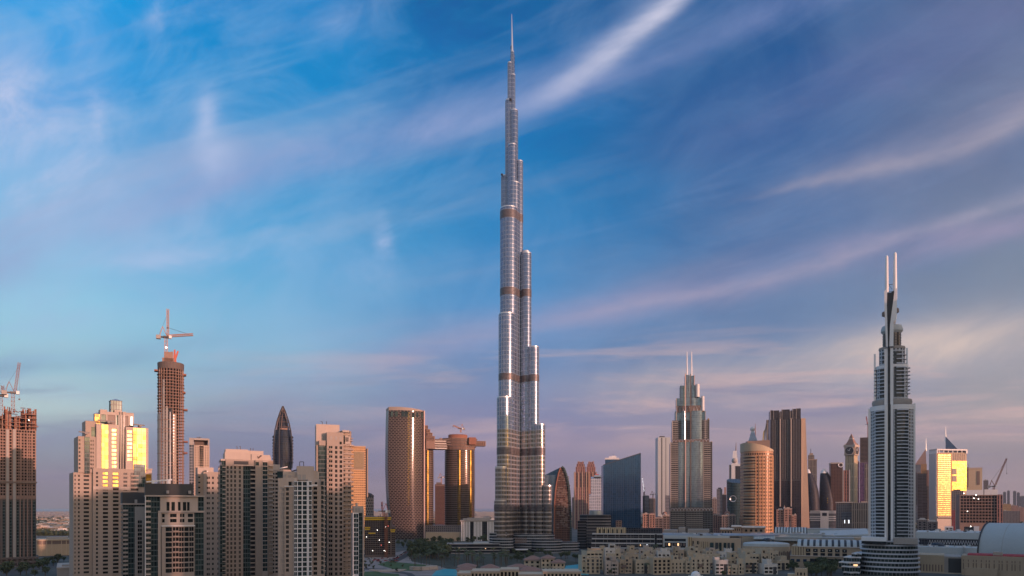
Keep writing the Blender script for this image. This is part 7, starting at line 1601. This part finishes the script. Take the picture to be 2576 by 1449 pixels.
def fort():
    t = T('fort_tower', 'small crenellated sand-coloured tower right of the old quarter beside dark trees', 'tower', 596, 508, 16)
    m = MB(); x0, x1 = t.x(448), t.x(566); W = m.gridwall(x0, x1, 0, t.z(578), t.cols((470, 480), (498, 512), (532, 542)), [(t.z(640), t.z(612))], 0, .6, x1-x0); t.part('wall', m, 'tan_stone'); t.panes(W, .6, 'interior_shade', 'opening')
    m = MB(); crenels(m, x0, x1, 0, x1-x0, t.z(578)); t.part('battlement', m, 'tan_stone')
    m = MB(); m.box(t.x(380), t.x(448), 3, 12, 0, t.z(632)); t.part('side_wall', m, 'cream_plaster')
fort()

# ---------------------------------------------------------------- trees
def leaf_mat(name, c0, c1):
    m, t, b = new_mat(name); oi = t.n.new('ShaderNodeObjectInfo'); g = t.n.new('ShaderNodeNewGeometry')
    n = t.noise(t.n.new('ShaderNodeTexCoord').outputs['Object'], .5, 4, .7)
    k = t.add(t.mul(n, .8), t.mul(oi.outputs['Random'], .3)); t.put(b.inputs['Base Color'], t.ramp(k, [(.3, c0), (.75, c1)], 'LINEAR')); b.inputs['Roughness'].default_value = .7
leaf_mat('leaf_dark', (.030, .046, .018), (.085, .105, .042)); leaf_mat('leaf_palm', (.038, .055, .020), (.10, .11, .045)); stone('bark', (.10, .075, .055), .9, .3, 1.)
def crown_mesh(seed, R0, H0, h):
    rnd = random.Random(seed); mb = MB(); cl = []
    for i in range(11):
        a = rnd.uniform(0, 2*PI); rr = R0*.62*math.sqrt(rnd.random()); cl.append((rr*math.cos(a), rr*math.sin(a), h+H0*rnd.uniform(-.35, .42), R0*rnd.uniform(.26, .46)))
    for cx, cy, cz, r in cl:
        for i in range(34):
            v = Vector((rnd.gauss(0, 1), rnd.gauss(0, 1), rnd.gauss(0, .8))).normalized()*r*rnd.uniform(.55, 1.08); p = Vector((cx, cy, cz))+v
            a = Vector((rnd.gauss(0, 1), rnd.gauss(0, 1), rnd.gauss(0, 1))).normalized(); b = a.cross(v.normalized()+Vector((.01, .02, .03))).normalized(); s = rnd.uniform(.35, .8)*R0/4.5
            mb.face([p-a*s, p-b*s*.7, p+a*s, p+b*s*.7])
    return mb
def tree_proto(seed, R0, H0, h):
    o = tag(empty('broadleaf_tree', (0, 0, -500)), 'x', 'tree'); crown_mesh(seed, R0, H0, h).build('crown', 'leaf_dark', o)
    m = MB(); m.tube([(0, 0, 0), (.1, 0, h*.45), (.25, .1, h*.9)], [.38, .3, .16], 6)
    for a in (.4, 2.5, 4.4): m.tube([(.1, 0, h*.5), (R0*.35*math.cos(a), R0*.35*math.sin(a), h*.85)], [.2, .08], 5)
    m.build('trunk', 'bark', o); return o
def palm_proto(seed, h):
    rnd = random.Random(seed); o = tag(empty('palm_tree', (0, 0, -500)), 'x', 'palm'); m = MB()
    for i in range(16):
        a = 2*PI*i/16+rnd.uniform(-.15, .15); L = rnd.uniform(2.4, 3.3); up = rnd.uniform(.1, .9); prev = None
        for j in range(6):
            f = j/5; p = Vector((L*f*math.cos(a), L*f*math.sin(a), h+up*L*f*.8-1.5*f*f*L*.5)); wd = Vector((-math.sin(a), math.cos(a), 0))*(.42*math.sin(PI*min(1, f*.9+.1))+.04)
            if prev: m.face([prev[0]-prev[1], p-wd, p+wd, prev[0]+prev[1]])
            prev = (p, wd)
    m.build('crown', 'leaf_palm', o); m = MB(); m.tube([(0, 0, 0), (.15, 0, h*.5), (0, .05, h)], [.28, .2, .18], 6); m.build('trunk', 'bark', o); return o
SH = tree_proto(9, 1.5, 1.3, 1.3); SH.name = 'shrub'; TP = [tree_proto(1, 4.6, 5.4, 6.2), tree_proto(2, 5.6, 5.2, 7.0), tree_proto(3, 3.8, 4.2, 5.0)]; PP = [palm_proto(4, 8.), palm_proto(5, 10.)]; USED = set()
def plant(proto, x, y, s, rz, label, cat, group, sz=1.):
    o = proto if proto.name not in USED else copy_tree(proto); USED.add(proto.name)
    o.location = (x, y, 0); o.rotation_euler = (0, 0, rz); o.scale = (s, s, s*sz); tag(o, label, cat, group); return o
def grove(n, reg, box, label, group, seed, protos=TP, cat='tree', smin=.8, smax=1.3):
    rnd = random.Random(seed); sc, ox, oy = REG[reg]; x0, x1, y0, y1 = box
    for i in range(n):
        vy = oy+sc*rnd.uniform(y0, y1); Y = gY(vy); vx = ox+sc*rnd.uniform(x0, x1)
        plant(rnd.choice(protos), gx(vx, Y), Y, rnd.uniform(smin, smax), rnd.uniform(0, 6), label, cat, group, rnd.uniform(.9, 1.15))
grove(95, 17, (670, 1120, 400, 570), 'dark broad-leaved tree in the dense grove left of the tallest skyscraper', 'trees of the grove by the tallest skyscraper', 1, smin=1.0, smax=1.7)
grove(34, 17, (820, 1540, 335, 400), 'dark tree in the belt before the white-columned pavilion', 'tree belt before the white-columned pavilion', 2)
grove(64, 17, (690, 1740, 560, 660), 'palm in the garden row behind the palace roofs', 'palms behind the palace', 3, PP, 'palm', 1.1, 1.5)
grove(14, 17, (520, 820, 400, 470), 'small dark tree along the road under the checkered tower', 'road trees under the checkered tower', 4, smin=.6, smax=.9)
grove(22, 17, (1740, 2500, 500, 600), 'dark garden tree at the foot of the tallest skyscraper', 'garden trees at the skyscraper foot', 5, smin=.6, smax=1.)
grove(40, 16, (545, 830, 560, 660), 'dark tree in the clump between the small fort tower and the hotel podium', 'trees beside the hotel podium', 6, smin=.8, smax=1.3)
grove(10, 16, (380, 480, 560, 600), 'dark tree behind the small fort tower', 'trees behind the fort tower', 7, smin=.6, smax=.9)
grove(10, 15, (1240, 1390, 408, 425), 'tall palm between the dark wavy block and the old quarter', 'palms before the wavy block', 8, PP, 'palm', 1., 1.35)
grove(9, 15, (900, 1990, 500, 640), 'dark tree between the houses of the old quarter', 'trees in the old quarter', 9, smin=.5, smax=.8)
grove(7, 15, (900, 2000, 470, 620), 'palm between the houses of the old quarter', 'palms in the old quarter', 10, PP, 'palm', .9, 1.2)
grove(30, 1, (-20, 300, 1375, 1460), 'dark tree at the foot of the far left unfinished tower', 'trees at the bottom left', 11, smin=.8, smax=1.2)
grove(12, 1, (290, 420, 1345, 1385), 'dark tree before the long sand-coloured building', 'trees before the long building', 12, smin=.7, smax=1.)
grove(30, 8, (350, 520, 1222, 1250), 'tree in the belt below the golden tower', 'trees below the golden tower', 13, smin=1.2, smax=1.9)
grove(16, 7, (690, 1010, 1046, 1085), 'tree in the belt under the egg-shaped towers', 'trees under the egg towers', 14, smin=1.2, smax=1.8)
grove(5, 7, (622, 690, 1060, 1090), 'big dark tree at the foot of the ribbed tower', 'trees at the foot of the ribbed tower', 15, smin=1.6, smax=2.2)
grove(24, 17, (180, 640, 596, 700), 'low shrub-like tree along the lawn', 'shrubs along the lawn', 16, [SH], 'shrub', .8, 1.4)

# ---------------------------------------------------------------- cars
for nm, c in (('car_white', (.6, .6, .6)), ('car_grey', (.2, .2, .22)), ('car_red', (.35, .04, .04))): plain(nm, c, .3)
def car_mesh(c):
    o = tag(empty('car', (0, 0, -500)), 'x', 'car'); m = MB(); m.prism([(-2.2, -.85), (2.2, -.85), (2.2, .85), (-2.2, .85)], .35, .95, sc=.96); m.build('body', c, o)
    m = MB(); m.prism([(-1.4, -.78), (1.1, -.78), (1.1, .78), (-1.4, .78)], .95, 1.5, sc=.76); m.build('cabin', 'dark_glass', o)
    for x in (-1.4, 1.4):
        for y in (-.86, .86): m = MB(); m.tube([(x, y-.1, .34), (x, y+.1, .34)], .34, 10); m.build('wheel', 'dark_panel', o)
    return o
CP = [('white', car_mesh('car_white')), ('grey', car_mesh('car_grey')), ('red', car_mesh('car_red'))]
rc = random.Random(8)
for i in range(34):
    f = rc.random(); ax = 470+f*290+rc.uniform(-8, 8); ay = 600-f*195+rc.uniform(-4, 4); vy = 1274.5+.23437*ay; Y = gY(vy); c, p = rc.choice(CP)
    plant(p, gx(872+.23437*ax, Y), Y, 1., rc.uniform(.9, 1.3), c+' car on the curving road between the yellow-netted site and the grove', 'car', 'cars on the curving road')
for i in range(24):
    ax, ay = rc.uniform(200, 560), rc.uniform(548, 590); vy = 1274.5+.23437*ay; Y = gY(vy); c, p = rc.choice(CP)
    plant(p, gx(872+.23437*ax, Y), Y, 1., rc.uniform(0, 3), c+' car parked under the yellow-netted site', 'car', 'cars parked under the yellow-netted site')

# ---------------------------------------------------------------- low houses fading towards the horizon
def villa_mesh(k):
    m = MB(); r = random.Random(k); w, d, h = 20+6*k, 18+3*k, 7.+1.5*(k % 2)
    m.gridwall(-w/2, w/2, 0, h, [(-w*.38, -w*.26), (-w*.1, .1*w), (w*.24, w*.36)], [(1., 2.8), (4.4, 6.)], 0, .4, d); m.box(-w/2-.3, w/2+.3, -.3, d+.3, h, h+.8); m.box(-w*.2, w*.2, d*.4, d*.8, h+.8, h+3.4)
    return m
VP = []
for k in range(4):
    o = villa_mesh(k).build('villa', ('grey_stone', 'white_plaster', 'grey_stone', 'warm_stone')[k]); o.location = (0, 0, -500); VP.append(o)
rv = random.Random(21); mb_far = MB(); nv = 0
def villa_spot(lo, hi):
    s = rv.random()
    vx = rv.uniform(60, 230) if s < .5 else (rv.uniform(900, 1260) if s < .75 else rv.uniform(1300, 2620)); Y = 1/(rv.uniform(1/hi, 1/lo)); return vx, Y
used = set()
while nv < 260:
    vx, Y = villa_spot(1700, 4200)
    if vx > 250 and Y < 2300: continue
    p = rv.choice(VP); o = p if p.name not in used else p.copy()
    if p.name in used: COL.objects.link(o)
    used.add(p.name); o.location = (gx(vx, Y), Y, 0); o.rotation_euler = (0, 0, rv.uniform(-.4, .4)); s = rv.uniform(.8, 1.6); o.scale = (s, s, s*.9); nv += 1
    side = 'left' if vx < 300 else ('middle' if vx < 1300 else 'right')
    tag(o, {'left': 'low pale villa on the plain between the far left tower and the gold-glass tower', 'middle': 'low pale villa on the plain seen between the sky-bridge towers and the tallest skyscraper', 'right': 'low pale villa among the far towers to the right of the tallest skyscraper'}[side], 'villa', 'low villas on the '+side+' plain')
    if side == 'left' or rv.random() < .5:
        pass
for i in range(4200):
    vx, Y = villa_spot(4200, 11000)
    w, d, h = rv.uniform(14, 60), rv.uniform(14, 40), rv.choice((6, 7, 8, 10, 12, 16, 24)); x = gx(vx, Y)
    if vx < 300 and Y > 8800: continue
    mb_far.box(x-w/2, x+w/2, Y, Y+d, 0, h)
tag(mb_far.build('far_town', 'villa_wall'), 'mass of tiny pale far-off buildings along the horizon', 'far town', kind='stuff')
mb_t = MB()
for i in range(9000):
    vx, Y = villa_spot(1650, 8000)
    if vx > 250 and Y < 2200: continue
    x = gx(vx, Y); r = rv.uniform(3, 9); h = rv.uniform(4, 9)
    for k in range(6):
        a = Vector((rv.gauss(0, 1), rv.gauss(0, .5), rv.gauss(0, .9))).normalized()*r*.9; p = Vector((x, Y, h*.55))+a*.5; b = Vector((-a.y, a.x, r*.5))
        mb_t.face([p-a, p-b*.8, p+a, p+b*.8])
tag(mb_t.build('far_trees', 'leaf_dark'), 'scattered dark far-off trees among the low villas', 'far trees', kind='stuff')

# ---------------------------------------------------------------- unseen towers added behind the eye to shade the lower city
def rear_shade_tower(i, x, y, w, d, h, rot):
    o = tag(empty('apartment_tower', (x, y, 0), rot), 'unseen tower added for shade, outside the view, %s in the rear right row' % ORD[i], 'tower', 'unseen shade-casting towers')
    m = MB(); m.gridwall(-w/2, w/2, 0, h, (), (), -d/2, .5, d); m.build('wall', 'beige_small', o)
    m = MB(); m.box(-w*.3, w*.3, -d*.3, d*.3, h, h+6); m.build('roof_box', 'pale_stone', o)
ux, uy = math.cos(R(SUN_AZ-90)), -math.sin(R(SUN_AZ-90)); ux, uy = -math.cos(R(SUN_AZ)), math.sin(R(SUN_AZ))   # across the sun's path, to the right and away
rr_ = random.Random(31)
for i in range(14):
    s = -280+i*112; x, y = 330+ux*s, -150+uy*s
    rear_shade_tower(i, x, y, rr_.uniform(109, 111.8), 34, 172+rr_.uniform(-14, 12), R(180-SUN_AZ))
rear_shade_tower(14, 372+.766*175, 667-.643*175, 88, 40, 272, R(180-SUN_AZ))  # extra unseen tower added to shade the white hotel

# ---------------------------------------------------------------- morning haze
hz = MB(); hz.box(-14000, 14000, -700, 26000, -1, 860)
ho = hz.build('haze', []); tag(ho, kind='stuff')
hm = bpy.data.materials.new('haze_air'); hm.use_nodes = True; ht = hm.node_tree; ht.nodes.clear()
hout = ht.nodes.new('ShaderNodeOutputMaterial'); hv = ht.nodes.new('ShaderNodeVolumePrincipled')
hv.inputs['Color'].default_value = (.92, .90, .96, 1); hv.inputs['Density'].default_value = 3e-5; hv.inputs['Anisotropy'].default_value = .2
ht.links.new(hv.outputs[0], hout.inputs['Volume']); ho.data.materials.clear(); ho.data.materials.append(hm)
